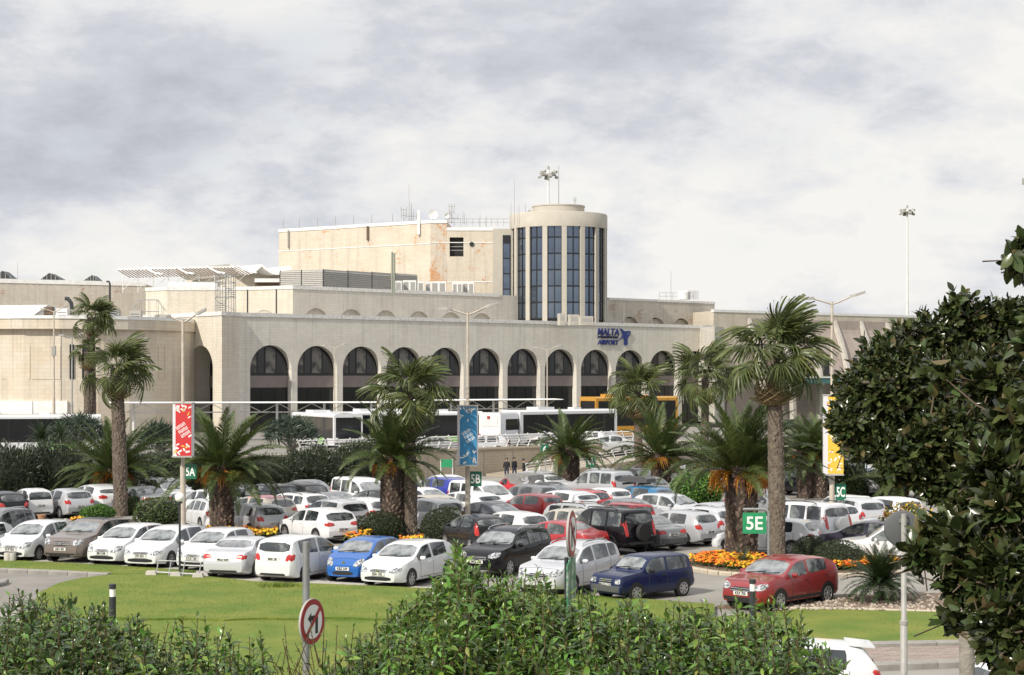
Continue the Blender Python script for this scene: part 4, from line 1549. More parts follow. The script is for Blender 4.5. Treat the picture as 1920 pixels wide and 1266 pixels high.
        s.add("bonnet_seam", mx(mb, "bonnet_seam", M["seam"]), None)
        h, nd = s.hit("front", 0, p["zb"] + .31)
        mb = MB()
        mb.box(h + Vector((.02, 0, 0)), (.02, .52, .115))
        s.plate_f = s.add("number_plate", mx(mb, "number_plate", M["plate"], None), None)
        s.plate_fpos = h + Vector((.032, 0, 0))
        if p["tailplate"]:
            h, nd = s.hit("rear", 0, p["tailplate"])
            mb = MB()
            mb.box(h + Vector((-.02, 0, 0)), (.02, .52, .115))
            s.plate_r = s.add("number_plate", mx(mb, "number_plate", M["plate"], None), None)
            s.plate_rpos = h + Vector((-.032, 0, 0))
        if p["rails"]:
            for sg in (1, -1):
                pts = []
                for f in (.45, .47, .55, .68, .80, .84):
                    T_ = s.Tf(f)
                    yr = s.wf(f) * .955 - p["k"] * (T_ - s.Bf(f)) - .08
                    pts.append((L / 2 - f * L, sg * yr, T_ + (.045 if .46 < f < .83 else -.01)))
                mb = MB()
                mb.path(pts, .02, 5)
                s.add("roof_rail", mx(mb, "roof_rail", M["chrome"] if tag_ == "suv" else M["trim"]), None)
        if p["spare"]:
            yo, zo = p["spare"]
            key = (.36, "spare")
            if key not in WHEELS:
                m1 = MB()
                m1.lathe([(.25, -.1), (.34, -.1), (.36, -.06), (.36, .06), (.34, .1), (.10, .115)], 18, (0, 0, 0), "y")
                WHEELS[key] = m1.mesh("spare_wheel", None, 40)
            s.add("spare_wheel", WHEELS[key], "spare", -1, (-L / 2 - .12, yo, zo), R(90))
        if p.get("canvas"):
            mb = MB()
            a = []
            for f, zt in ((.47, 1.58), (.60, 1.66), (.80, 1.66), (.955, 1.58), (.99, .98)):
                a.append((L / 2 - f * L, zt))
            pr_ = [(L / 2 - .485 * L, .98)] + a
            hw = .70
            mb.prism([(x, -hw, z) for x, z in pr_], (0, 2 * hw, 0))
            s.add("canvas_top", mx(mb, "canvas_top", M["canvas"], 30), None)
            mb = MB()
            for sg in (1, -1):
                mb.box((L / 2 - .90 * L, sg * (hw + .004), 1.28), (.5, .01, .36))
            s.add("canvas_window", mx(mb, "canvas_window", M["lamp_clear"], None), None)
        if p.get("softtop"):
            pol = [(-.60, 1.0), (.60, 1.0), (.53, 1.52), (-.53, 1.52)]
            mb = s.panel("rear", pol, .003)
            for md in ("side+", "side-"):
                s.panel(md, [(-L / 2 + .10, 1.05), (L / 2 - .70 * L, 1.05), (L / 2 - .68 * L, 1.46), (-L / 2 + .24, 1.42)], .005, mb)
            s.parts.insert(1, ("soft_top", mx(mb, "soft_top", M["trim"]), None, -1, (0, 0, 0), 0.0))
            s.parts = [(a, b, c, d if d < 1 else d + 1, e, f) for a, b, c, d, e, f in s.parts]
            s.plate_f += 1
            s.plate_r += 1


WHEELS = {}


def wheel_meshes(R_, spokes):
    t = MB()
    t.lathe([(R_ * .62, -.2), (R_ * .96, -.2), (R_, -.17), (R_, -.02), (R_ * .955, .005), (R_ * .68, .005), (R_ * .66, -.03), (.01, -.035)], 22, (0, 0, 0), "y")
    r = MB()
    ro = R_ * .67
    r.lathe([(ro, -.02), (ro, .008), (ro * .9, .012), (ro * .88, -.02)], 22, (0, 0, 0), "y", closed=False)
    for k in range(spokes):
        a = 2 * math.pi * k / spokes
        d = Vector((math.cos(a), 0, math.sin(a)))
        n_ = Vector((-math.sin(a), 0, math.cos(a)))
        w0, w1 = ro * .13, ro * .19
        pts = [d * ro * .1 - n_ * w0, d * ro * .93 - n_ * w1, d * ro * .93 + n_ * w1, d * ro * .1 + n_ * w0]
        r.prism([q + Vector((0, -.015, 0)) for q in pts], (0, .022, 0))
    r.lathe([(ro * .26, -.02), (ro * .24, .014), (.01, .016)], 10, (0, 0, 0), "y")
    return t.mesh("wheel", M["tyre"], 40), r.mesh("rim", M["rim"], 40)


CT = {}
CARS = []


def put_car(kind, colour, pos, ang, label, roof=None, group="cars in the car park", cat="car", plate=None, far=False, spare=None, rplate=None, handle=None, name="parked_car"):
    """ang: heading of the nose, degrees counter-clockwise from +X"""
    if kind not in CT:
        CT[kind] = CarType(kind, TYPES[kind])
    ct = CT[kind]
    root = thing(name, label, cat, pos, R(ang), group)
    objs = []
    skip = {"door_handle", "door_seam", "wiper", "rear_wiper", "bonnet_seam", "badge", "grille_bar", "lower_grille", "rear_diffuser"} if far else set()
    for nm, me, role, par, loc, rz in ct.parts:
        if nm in skip:
            objs.append(None)
            continue
        o = link(nm, me, root if par < 0 else objs[par], loc, rz) if par < 0 or objs[par] else None
        objs.append(o)
        if o and role:
            sl = o.material_slots[0]
            sl.link = "OBJECT"
            m = PAINT[colour]
            if role == "handle" and handle:
                m = M["trim"]
            if role == "mirror" and handle:
                m = M["trim"]
            if role == "spare":
                m = M[spare or "tyre"] if (spare or "tyre") in M else PAINT[spare]
            sl.material = m
    for txt, idx, at, face in ((plate, ct.plate_f, ct.plate_fpos, 1), (rplate, getattr(ct, "plate_r", 0), getattr(ct, "plate_rpos", None), -1)):
        if txt and objs[idx]:
            me = text_mesh(txt, .12, .002, M["plate_text"], .003, "plate_lettering")
            for v in me.vertices:
                x, y, z = v.co
                v.co = (at.x + face * (.004 + z), face * x * .92, at.z + y)
            link("plate_lettering", me, objs[idx])
    if roof:
        mb = ct.panel("top", [(ct.p["L"] / 2 - a * ct.p["L"], b * ct.p["W"] * .36) for a, b in ((.5, -1), (.88, -.95), (.88, .95), (.5, 1))], .006)
        link("roof_panel", mb.mesh("roof_panel", PAINT[roof] if roof in PAINT else M[roof], 50), root)
    c, s_ = abs(math.cos(R(ang))), abs(math.sin(R(ang)))
    CARS.append((root, pos, ang, ct.p["L"], ct.p["W"]))
    return root


def car_at(kind, px, ytop, z=0.0, back=0.0):
    D = FP * (CZ - z - TYPES[kind]["H"]) / (ytop - HY)
    p = P2(px, D)
    p.z = z
    return p


# headings: A nose toward the camera (turned by b to the west), B nose away to the west (tail to the east),
# C = tail toward the camera-west, D = nose toward the camera-east
def HA(b): return -90.0 - b
def HB(a): return 90.0 + a + 16
def HC(b): return 90.0 - b
def HD(a): return -90.0 + a


FLEET = [
    # kind, paint, px, roof y, heading, label, extra
    ("suv", "grey", -8, 957, HA(16), "dark blue-grey estate cut by the picture edge behind the first white hatchbacks", {}),
    ("compact", "white", -52, 974, HA(14), "white car cut by the picture edge before the white hatchback with a dark front wheel", {}),
    ("hatch", "white", 68, 976, HA(15), "white hatchback with black front wheel parked beside the bronze brown SUV", dict(plate="FCP 053")),
    ("coupe_suv", "brown", 172, 972, HA(19), "bronze brown sloping-roof SUV with black roof in the front row", dict(plate="LBO 401", roof="black", handle=1)),
    ("hatch", "white", 243, 981, HA(20), "white hatchback between the bronze brown SUV and the one with silver grille bars", dict(plate="IBN 538")),
    ("compact", "white", 316, 985, HA(18), "white hatchback with silver grille bars directly behind the white globe lamp", dict(plate="ITP 474")),
    ("hatch", "white", 406, 990, HA(18), "older white hatchback nose-out beside the silver saloon's tail", dict(plate="KCA 120")),
    ("sedan", "palesilver", 466, 1003, HC(15), "silver saloon backed toward the lawn with wide red tail lamps", dict(rplate="MLD 024")),
    ("mpv", "white", 566, 1000, HC(24), "tall white hatchback showing its tail beside the bright blue car", dict(rplate="BRK 38")),
    ("city", "blue", 684, 1007, HA(22), "bright blue small five-door car with white oval headlights", dict(plate="KBZ 239")),
    ("compact", "white", 794, 1011, HA(26), "white hatchback nose-out beside the bright blue car and leafy hedge", dict(plate="EEA 102")),
    ("suv", "black", 922, 993, HA(28), "large black SUV with chrome trim behind the hedge", dict(plate="MLX 300")),
    ("suv", "palesilver", 1068, 1015, HA(31), "silver SUV behind the red and white prohibition disc", dict(plate="DBH 620")),
    ("boxcar", "navy", 1205, 1038, HA(49), "old boxy navy blue hatchback with square headlights on the lane", dict(plate="BP 651 CX", handle=1, name="driving_car", group=None)),
    ("crossover", "maroon", 1464, 1042, HA(43), "red crossover with silver roof rails passing the 5E sign", dict(plate="KEX 705", name="driving_car", group=None)),
    # second rows, west half
    ("hatch", "black", 2, 919, HB(24), "black hatchback tail cut by the picture edge beside the tiny white city car", dict(rplate="AAV 118")),
    ("smart", "white", 53, 915, HB(22), "tiny white two-seat car with black soft top", dict(rplate="GVJ 520")),
    ("hatch", "silver", 120, 915, HB(22), "silver hatchback with red tail lamps beside the tiny black-topped car", dict(rplate="CAL 611")),
    ("crossover", "white", 188, 908, HB(26), "white crossover whose tail hides behind the tall fan palm trunk", {}),
    ("sedan", "midgrey", 268, 911, HB(22), "grey saloon with raised red tail lamps behind the wide berry bush", {}),
    ("suv", "white", 310, 900, HD(38), "big white coupe SUV facing the red banner pole", {}),
    ("sedan", "white", 378, 910, HB(28), "white saloon mostly hidden by the thick palm trunk under the 5A sign", dict(far=1)),
    ("estate", "white", 378, 931, HB(12), "white estate showing its dark tail lamps between the globe lamp and palm trunk", dict(rplate="HIB 200")),
    ("sedan", "black", 447, 906, HB(26), "black saloon tail peeping out beside the thick palm trunk", dict(far=1)),
    ("mpv", "black", 488, 902, HB(28), "black people carrier below the oleander hedge", dict(far=1)),
    ("compact", "black", 555, 903, HB(30), "black hatchback with one bright red tail lamp in the hedge row", dict(far=1)),
    ("sedan", "grey", 612, 902, HD(34), "dark grey saloon with pale windscreen in the hedge row", dict(far=1)),
    ("hatch", "black", 660, 900, HB(30), "black hatchback with tall red tail lamp at the end of the oleanders", dict(far=1)),
    ("van", "white", 692, 893, HD(36), "white small van with large windscreen beside the palm with old leaf stubs", dict(far=1)),
    ("compact", "beige", 480, 928, HB(34), "cream hatchback with a red roof behind the silver hatchback", dict(roof="red", far=1)),
    ("estate", "white", 548, 922, HB(30), "white estate with black roof rails behind the white hatchbacks", {}),
    ("sedan", "grey", 640, 921, HD(36), "grey saloon between the white estate and black rounded roof", dict(far=1)),
    ("city", "black", 692, 918, HB(38), "black car with round roof just in front of the stubby palm trunk", dict(far=1)),
    ("hatch", "silver", 482, 940, HB(22), "silver grey hatchback in front of the marigold strip", dict(rplate="CCN 118")),
    ("compact", "white", 562, 941, HB(22), "white hatchback with round red tail lamps and low black bumper", dict(rplate="PQZ 004", name="parked_car")),
    ("mpv", "palesilver", 618, 935, HB(24), "pale silver tall hatchback with upright tail window beside the clipped bush", dict(rplate="CHL 816")),
    ("hatch", "white", 688, 932, HB(30), "white hatchback half hidden by the domed bush and palm trunk", {}),
    ("mpv", "white", 792, 929, HB(20), "white tall car whose tail shows between two palm trunks", {}),
    ("compact", "beige", 826, 931, HD(36), "beige hatchback behind the dark domed bush", {}),
    ("hatch", "white", 806, 911, HD(40), "white hatchback with pale side windows behind the fan palm trunk", dict(far=1)),
    ("compact", "royal", 822, 893, HB(30), "royal blue hatchback below the blank green board", dict(far=1)),
    ("sedan", "white", 862, 891, HD(36), "white car behind the royal blue hatchback", dict(far=1)),
    ("crossover", "white", 866, 920, HB(32), "white crossover behind the pole with the blue banner", {}),
    ("van", "white", 916, 902, HD(38), "white van with big windscreen beneath the 5B sign", {}),
    # middle
    ("jeep", "brightred", 945, 892, HB(34), "red off-roader with grey canvas top and white spare wheel cover", dict(spare="white", far=1)),
    ("hatch", "silver", 1002, 884, HB(26), "silver hatchback beside the canvas-topped red off-roader", dict(far=1)),
    ("sedan", "white", 1032, 888, HB(30), "white car just before the sloping ramp railing", dict(far=1)),
    ("hatch", "grey", 984, 907, HB(30), "dark grey hatchback behind the small red car", dict(far=1)),
    ("sedan", "charcoal", 1034, 904, HD(38), "dark saloon with black windows behind the white crossover", dict(far=1)),
    ("city", "red", 990, 921, HB(30), "small dark red car with pale rear window beside the white van", {}),
    ("crossover", "white", 1034, 916, HB(32), "white crossover with slim red tail lamps in front of the stout palm", {}),
    ("hatch", "brightred", 1088, 914, HB(28), "bright red hatchback beside the white car with tall red tail lamps", {}),
    ("city", "white", 1131, 914, HB(20), "white small car with tall red tail lamps beside the blue car", {}),
    ("compact", "teal", 1186, 913, HB(34), "steel blue car carrying a dark roof box", {}),
    ("van", "silver", 1104, 878, HB(24), "silver people carrier under the second 5A sign", dict(far=1)),
    ("hatch", "white", 1150, 879, HB(26), "white hatchback with one red lamp behind the roof box", dict(far=1)),
    ("suv", "charcoal", 1178, 874, HD(30), "dark SUV beside the slim trunk near the ramp", dict(far=1)),
    ("van", "offwhite", 1268, 867, HC(12), "cream van with ladder rack behind the bright green bush", dict(far=1)),
    ("sedan", "silver", 1222, 893, HD(20), "silver car nose-out beneath the cream van", dict(far=1)),
    ("sedan", "plum", 950, 941, HD(40), "dark plum estate-like saloon with pale windscreen facing the 5B pole", {}),
    ("hatch", "white", 932, 955, HB(24), "white hatchback with almond red tail lamps before the plum saloon", {}),
    ("city", "charcoal", 900, 961, HB(12), "dark grey car with rounded tail beside the domed bush and 5B pole", {}),
    ("sedan", "beige", 1047, 947, HB(38), "beige saloon with a white sunshade behind the dark red saloon", dict(far=1)),
    ("estate", "silver", 1092, 940, HD(46), "silver estate behind the black off-roader", dict(far=1)),
    ("sedan", "red", 1038, 969, HB(36), "dark red saloon seen side-on behind the prohibition disc", dict(rplate="WJE 136")),
    ("offroad", "black", 1124, 951, HB(24), "black off-roader with a black spare wheel on its tail", {}),
    ("boxsedan", "grey", 1194, 962, HB(22), "old boxy grey saloon beside the black off-roader", dict(rplate="KBT 010")),
    ("boxcar", "red", 1166, 941, HB(20), "old boxy red hatchback behind the grey saloon", dict(far=1)),
    ("sedan", "grey", 1210, 939, HD(40), "grey saloon with pale windscreen behind the silver five-door", dict(far=1)),
    ("compact", "palesilver", 1254, 927, HD(44), "pale silver hatchback facing the thick palm trunk", {}),
    ("hatch", "silver", 1266, 955, HB(29), "silver five-door hatchback with black side strip near the thick palm", dict(rplate="DAE 940")),
    ("hatch", "palesilver", 1338, 949, HB(26), "pale silver hatchback partly behind the thick palm trunk", {}),
    ("sedan", "silver", 1322, 934, HD(42), "silver saloon between the round green bush and the thick palm trunk", dict(far=1)),
    # east
    ("offroad", "white", 1462, 934, HB(24), "white off-roader with a white spare wheel cover beyond the fan palm", dict(spare="offwhite")),
    ("hatch", "white", 1538, 940, HB(22), "white hatchback with square red tail lamp beside the 5C pole", {}),
    ("mpv", "midgrey", 1462, 917, HD(40), "big grey hatchback with a steep windscreen beyond the fan palm", dict(far=1)),
    ("suv", "charcoal", 1488, 877, HD(36), "charcoal SUV far back between palm trunks", dict(far=1)),
    ("hatch", "white", 1428, 878, HB(30), "white hatchback far back behind the tall fan palm trunk", dict(far=1)),
    ("suv", "white", 1372, 872, HB(30), "white SUV far back behind the thick palm", dict(far=1)),
    ("boxcar", "offwhite", 1534, 924, HB(30), "cream boxy car just before the twin palm trunks", dict(far=1)),
    ("mpv", "palesilver", 1592, 930, HB(10), "silver upright hatchback with tall red lamps beneath the second 5B sign", {}),
    ("mpv", "white", 1650, 929, HB(12), "white upright hatchback next to the yellow flowered shrub", {}),
    ("van", "white", 1610, 871, HD(34), "white van far back behind the flowering shrub", dict(far=1)),
    ("compact", "white", 1476, 975, HB(50), "white hatchback side-on behind the leaning palm sprout", {}),
    ("crossover", "plum", 1600, 975, HB(34), "dark blue crossover tail behind the round clipped bush", {}),
    ("compact", "white", 1632, 968, HB(42), "white car roof behind the dark blue crossover", {}),
    ("suv", "white", 1676, 985, HB(64), "white SUV front wheel arch beside the traffic mirror", {}),
    ("hatch", "white", 1760, 962, HB(40), "white hatchback seen through the leaves of the big tree", {}),
    ("sedan", "silver", 1850, 955, HB(40), "silver saloon hidden behind the leaves of the big tree", dict(far=1)),
]
# parked cars keep clear of each other, of trunks, bushes and posts: nudge them apart, mostly in depth
FIXED = [(*G(px, yb)[:2], r_) for px, yb, r_ in ((416, 1007, .55), (226, 968, .45), (770, 1008, .4), (735, 1008, .6), (1458, 1072, .45), (1390, 1054, .75), (1239, 934, .5), (1066, 930, .55),
                                              (1198, 893, .4), (1510, 934, .5), (1536, 934, .5), (213, 955, .5), (184, 974, .6), (298, 984, .9), (713, 1010, .85), (836, 1014, .9),
                                              (1310, 932, 1.1), (1520, 1056, .6), (1572, 1072, .85), (343, 1022, .14), (877, 1002, .14), (1560, 998, .14))]


def rect(x, y, ang, L, Wd):
    c, s_ = math.cos(R(ang)), math.sin(R(ang))
    return [(x + c * a * L / 2 - s_ * b * Wd / 2, y + s_ * a * L / 2 + c * b * Wd / 2) for a, b in ((1, 1), (1, -1), (-1, -1), (-1, 1))]


def overlap(A, B):
    best = None
    for P_ in (A, B):
        for i in range(2):
            ex, ey = P_[i + 1][0] - P_[i][0], P_[i + 1][1] - P_[i][1]
            l_ = math.hypot(ex, ey)
            nx, ny = -ey / l_, ex / l_
            a = [q[0] * nx + q[1] * ny for q in A]
            b = [q[0] * nx + q[1] * ny for q in B]
            o = min(max(a), max(b)) - max(min(a), min(b))
            if o <= 0:
                return None
            if best is None or o < best[0]:
                sg = 1 if sum(a) > sum(b) else -1
                best = (o, nx * sg, ny * sg)
    return best


def spread(items, rounds=60):
    """items: [x, y, heading, length, width]"""
    for _ in range(rounds):
        moved = False
        for i in range(len(items)):
            A = items[i]
            for fx, fy, fr in FIXED:
                if abs(A[0] - fx) + abs(A[1] - fy) < 6:
                    o = overlap(rect(*A), rect(fx, fy, 0, 2 * fr, 2 * fr))
                    if o:
                        d = 1 if A[1] >= fy - .3 else -1
                        A[1] += d * min(.25, o[0] + .05)
                        A[0] += o[1] * min(.08, o[0])
                        moved = True
            for j in range(i):
                B = items[j]
                if abs(A[0] - B[0]) + abs(A[1] - B[1]) > 7:
                    continue
                o = overlap(rect(*A), rect(*B))
                if not o:
                    continue
                moved = True
                d = 1 if A[1] >= B[1] else -1
                k = min(.10, o[0] / 2 + .01)
                A[1] += d * .14
                B[1] -= d * .07
                A[0] += o[1] * k * .55
                B[0] -= o[1] * k * .55
                A[1] += o[2] * k
                B[1] -= o[2] * k
        if not moved:
            break


SPOTS = []
for kind, colour, px, yt, ang, label, ex in FLEET:
    p = car_at(kind, px, yt)
    t_ = TYPES[kind]
    SPOTS.append([p.x, p.y, ang, t_["L"] * .97 + (.3 if t_["spare"] else 0), t_["W"] * 1.0 + .06])
spread(SPOTS)
for (kind, colour, px, yt, ang, label, ex), sp in zip(FLEET, SPOTS):
    ex = dict(ex)
    if "group" in ex and ex["group"] is None:
        ex["group"] = "cars driving past the flower bed"
    put_car(kind, colour, Vector((sp[0], sp[1], 0)), ang, label, **ex)

# cars on the upper forecourt and the two by the camera
UP = [("sedan", "grey", 808, 818, HB(70), "dark saloon on the upper road behind the white railing and fan palm"),
      ("hatch", "palesilver", 905, 815, HB(78), "pale silver hatchback on the upper road behind the blue banner"),
      ("sedan", "white", 1000, 806, HB(70), "white saloon on the upper road behind the green 6 sign"),
      ("hatch", "charcoal", 1030, 809, HB(60), "dark hatchback on the upper road beside the white saloon"),
      ("hatch", "white", 1098, 808, HB(60), "white hatchback on the upper road behind the stout palm"),
      ("sedan", "silver", 1140, 815, HB(70), "silver saloon on the upper road above the ramp")]
for kind, colour, px, yt, ang, label in UP:
    put_car(kind, colour, car_at(kind, px, yt, DECK), ang, label, group="cars on the upper road", far=True)
near_car = put_car("hatch", "white", Vector(P2(1478, 38.3)), 176, "white hatchback nearest the camera with roof spoiler behind the hedge", group="cars beside the near kerb")
put_car("compact", "white", Vector(P2(2000, 35.6)), 10, "white car roof at the bottom corner under the big leaves", group="cars beside the near kerb")
mb = MB()
mb.prism([(-1.25, -.54, 1.425), (-1.80, -.48, 1.375), (-1.80, .48, 1.375), (-1.25, .54, 1.425)], (0, 0, .035))
link("roof_spoiler", mb.mesh("roof_spoiler", PAINT["white"]), near_car)

# ------------------------------------------------------------------ foliage tools
NR = np.random.default_rng(11)
M["frond_feather"] = mat("date_palm_frond", (0.070, 0.100, 0.026), 0.45, rand=0.8, trans=0.25)
M["frond_fan"] = mat("fan_palm_leaf", (0.100, 0.124, 0.040), 0.42, rand=1.0, trans=0.28)
M["frond_dark"] = mat("cycad_frond", (0.024, 0.045, 0.012), 0.45, rand=0.7, trans=0.15)
M["frond_dead"] = mat("dead_palm_leaf", (0.21, 0.155, 0.075), 0.8, rand=0.5, trans=0.2)
M["fruit_stalk"] = mat("orange_fruit_stalk", (0.46, 0.19, 0.022), 0.7, rand=0.7, trans=0.15)
M["trunk_date"] = mat("date_palm_trunk", (0.165, 0.12, 0.09), 0.9, col2=(0.06, 0.042, 0.032), nscale=4, rand=0.9)
M["trunk_fan"] = mat("fan_palm_trunk", (0.155, 0.122, 0.096), 0.9, col2=(0.09, 0.068, 0.053), nscale=4, rand=0.45)
M["trunk_core"] = mat("palm_trunk_core", (0.07, 0.05, 0.04), 0.95, col2=(0.04, 0.03, 0.024), nscale=6)
M["bush_leaf"] = mat("clipped_bush_leaf", (0.030, 0.046, 0.014), 0.55, rand=1.0, trans=0.15)
M["bush_bright"] = mat("bright_bush_leaf", (0.075, 0.17, 0.022), 0.5, rand=0.9, trans=0.25)
M["bush_mixed"] = mat("berry_bush_leaf", (0.055, 0.085, 0.020), 0.5, rand=1.0, trans=0.2)
M["bush_core"] = mat("bush_inner_shell", (0.012, 0.016, 0.007), 0.95)  # dark closed shell that fills the gaps between the leaves
M["oleander"] = mat("oleander_leaf", (0.034, 0.048, 0.024), 0.5, rand=1.0, trans=0.15)
M["dracaena"] = mat("dracaena_leaf", (0.045, 0.070, 0.045), 0.45, rand=0.8, trans=0.15)
M["hedge_leaf"] = mat("laurel_leaf", (0.13, 0.235, 0.040), 0.26, rand=1.0, trans=0.3)
M["hedge_leaf_dark"] = mat("dark_laurel_leaf", (0.068, 0.112, 0.036), 0.26, rand=1.0, trans=0.25)
M["hedge_dry"] = mat("yellowed_leaf", (0.20, 0.21, 0.05), 0.5, rand=0.9, trans=0.3)
M["hedge_stem"] = mat("shrub_stem", (0.12, 0.085, 0.035), 0.8, col2=(0.07, 0.05, 0.025), nscale=20)
M["ficus_leaf"] = mat("ficus_leaf", (0.046, 0.062, 0.020), 0.25, rand=1.3, trans=0.15)
M["ficus_brown"] = mat("ficus_leaf_underside", (0.085, 0.07, 0.025), 0.45, rand=0.8, trans=0.2)
M["bark"] = mat("grey_bark", (0.33, 0.30, 0.265), 0.9, col2=(0.22, 0.20, 0.175), nscale=8, bump=0.3)
M["twig"] = mat("brown_twig", (0.10, 0.075, 0.05), 0.9)
M["mari_o"] = mat("orange_marigold", (0.62, 0.165, 0.006), 0.7, rand=0.5)
M["mari_y"] = mat("yellow_marigold", (0.62, 0.36, 0.015), 0.7, rand=0.5)
M["petal_yellow"] = mat("yellow_blossom", (0.50, 0.33, 0.03), 0.7, rand=0.7)
M["petal_white"] = mat("white_blossom", (0.72, 0.68, 0.66), 0.7, rand=0.3)


def np_mesh(name, V, Fq, m, mi=None, smooth=False):
    me = bpy.data.meshes.new(name)
    V = np.asarray(V, dtype=np.float32)
    Fq = np.asarray(Fq, dtype=np.int32)
    nf = len(Fq)
    me.vertices.add(len(V))
    me.vertices.foreach_set("co", V.ravel())
    me.loops.add(nf * 4)
    me.loops.foreach_set("vertex_index", Fq.ravel())
    me.polygons.add(nf)
    me.polygons.foreach_set("loop_start", np.arange(0, nf * 4, 4, dtype=np.int32))
    for mm in (m if isinstance(m, (list, tuple)) else [m]):
        me.materials.append(mm)
    if mi is not None:
        me.polygons.foreach_set("material_index", np.asarray(mi, dtype=np.int32))
    if smooth:
        me.polygons.foreach_set("use_smooth", np.ones(nf, dtype=bool))
    me.update(calc_edges=True)
    return me


def leaf_template(n=4, wid=0.3, fold=0.18, droop=0.25, shape=1.0):
    """unit leaf along +X made of quads; midrib raised/folded"""
    V, Fq = [], []
    for i in range(n + 1):
        t = i / n
        wv = wid * math.sin(math.pi * min(max(t, .03), .97)) ** shape * (1.1 - .2 * t)
        z = -droop * t * t
        V += [(t, -wv, z + fold * wv * 2), (t, 0, z), (t, wv, z + fold * wv * 2)]
    for i in range(n):
        a = i * 3
        Fq += [(a, a + 3, a + 4, a + 1), (a + 1, a + 4, a + 5, a + 2)]
    return np.array(V), np.array(Fq)


def frames(dirs, ups):
    d = dirs / np.linalg.norm(dirs, axis=1, keepdims=True)
    y = np.cross(ups, d)
    y /= np.linalg.norm(y, axis=1, keepdims=True) + 1e-9
    z = np.cross(d, y)
    return np.stack([d, y, z], axis=2)             # columns x, y, z


def scatter(tmpl, P_, dirs, ups, size):
    V, Fq = tmpl
    A = frames(dirs, ups) * size[:, None, None]
    W_ = np.einsum("nij,kj->nki", A, V) + P_[:, None, :]
    F_ = Fq[None] + (np.arange(len(P_)) * len(V))[:, None, None]
    return W_.reshape(-1, 3), F_.reshape(-1, 4)


def unit(n):
    v = NR.normal(size=(n, 3))
    return v / np.linalg.norm(v, axis=1, keepdims=True)


# ------------------------------------------------------------------ palms
def fan_leaf(variant):
    rr = random.Random(40 + variant)
    V, Fq = [], []
    n = 30
    pet = 1.2
    drop = (0.45, 0.85, 1.35, 0.65)[variant]
    tilt = (0.15, 0.55, 1.2, 0.35)[variant]
    span = R(125)

    def bend(x, y, z):                              # fold the blade down from the hub
        c, s = math.cos(tilt), math.sin(tilt)
        return (pet + x * c + z * s, y, -x * s + z * c - pet * 0.10)
    for k in range(5):                              # petiole
        t = k / 4
        V += [(pet * t, -.025, -.10 * pet * t * t), (pet * t, .025, -.10 * pet * t * t)]
    for k in range(4):
        Fq.append((2 * k, 2 * k + 1, 2 * k + 3, 2 * k + 2))
    for i in range(n):
        a0 = -span + 2 * span * i / n
        a1 = -span + 2 * span * (i + 1) / n
        am = (a0 + a1) / 2
        ln = (0.95 + 0.25 * math.cos(am)) * rr.uniform(.9, 1.1)
        b = len(V)
        for r_, wf_ in ((.04, 1), (.36, .98), (.60, .52), (.82, .28), (1.0, .04)):
            rad = r_ * ln
            for a, sg in ((am + (a0 - am) * wf_, -1), (am + (a1 - am) * wf_, 1)):
                z = -drop * max(0, r_ - .36) ** 1.5 * 1.35 * ln + (.03 * sg * (1 if i % 2 else -1)) * min(r_ * 2, 1) - rr.uniform(0, .02)
                x, y = rad * math.cos(a), rad * math.sin(a)
                shr = 1 - .25 * drop * max(0, r_ - .5)
                V.append(bend(x * shr, y * shr, z))
        for k in range(4):
            Fq.append((b + 2 * k, b + 2 * k + 1, b + 2 * k + 3, b + 2 * k + 2))
    return V, Fq


FAN = [np_mesh("fan_leaf", *fan_leaf(i), M["frond_fan"]) for i in range(4)]
FAN_DEAD = np_mesh("fan_leaf", *fan_leaf(2), M["frond_dead"])


def feather(bend, pairs, ll, width, variant, vee=0.45, lift=0.0):
    """unit-length feather frond along +X with its leaflets"""
    rr = random.Random(90 + variant)
    V, Fq = [], []
    n = 14
    pts = [Vector((0, 0, 0))]
    for k in range(n):
        t = (k + .5) / n
        a = lift - bend * t ** 1.4
        pts.append(pts[-1] + Vector((math.cos(a), 0, math.sin(a))) / n)
    for k, p in enumerate(pts):
        w_ = .012 * (1 - .85 * k / n)
        V += [(p.x, -w_, p.z), (p.x, w_, p.z)]
    for k in range(n):
        Fq.append((2 * k, 2 * k + 1, 2 * k + 3, 2 * k + 2))
    for i in range(pairs):
        t = .10 + .89 * i / (pairs - 1)
        f = t * n
        k = min(int(f), n - 1)
        p = pts[k].lerp(pts[k + 1], f - k)
        tg = (pts[k + 1] - pts[k]).normalized()
        up = Vector((-tg.z, 0, tg.x))
        ln = ll * (math.sin(math.pi * min(.08 + t * .92, 1) ** .8) * .85 + .18) * rr.uniform(.85, 1.12)
        for sg in (-1, 1):
            fw = .55 + .55 * t + rr.uniform(-.12, .12)
            d = (Vector((0, sg, 0)) + tg * fw + up * (vee + rr.uniform(-.25, .2))).normalized()
            tip = p + d * ln - Vector((0, 0, .18 * ln))
            mid = p + d * ln * .55 + Vector((0, 0, .02 * ln))
            sd_ = tg * width
            b = len(V)
            V += [tuple(p - sd_ * .5), tuple(p + sd_ * .5), tuple(mid - sd_ * .8), tuple(mid + sd_ * .8), tuple(tip - sd_ * .12), tuple(tip + sd_ * .12)]
            Fq += [(b, b + 1, b + 3, b + 2), (b + 2, b + 3, b + 5, b + 4)]
    return V, Fq


FEA = [np_mesh("frond", *feather(b, 60, .15, .0105, i), M["frond_feather"]) for i, b in enumerate((.55, .9, 1.3, 1.75))]
CYC = [np_mesh("frond", *feather(b, 40, .15, .011, 10 + i, .3), M["frond_dark"]) for i, b in enumerate((.5, .9, 1.3))]


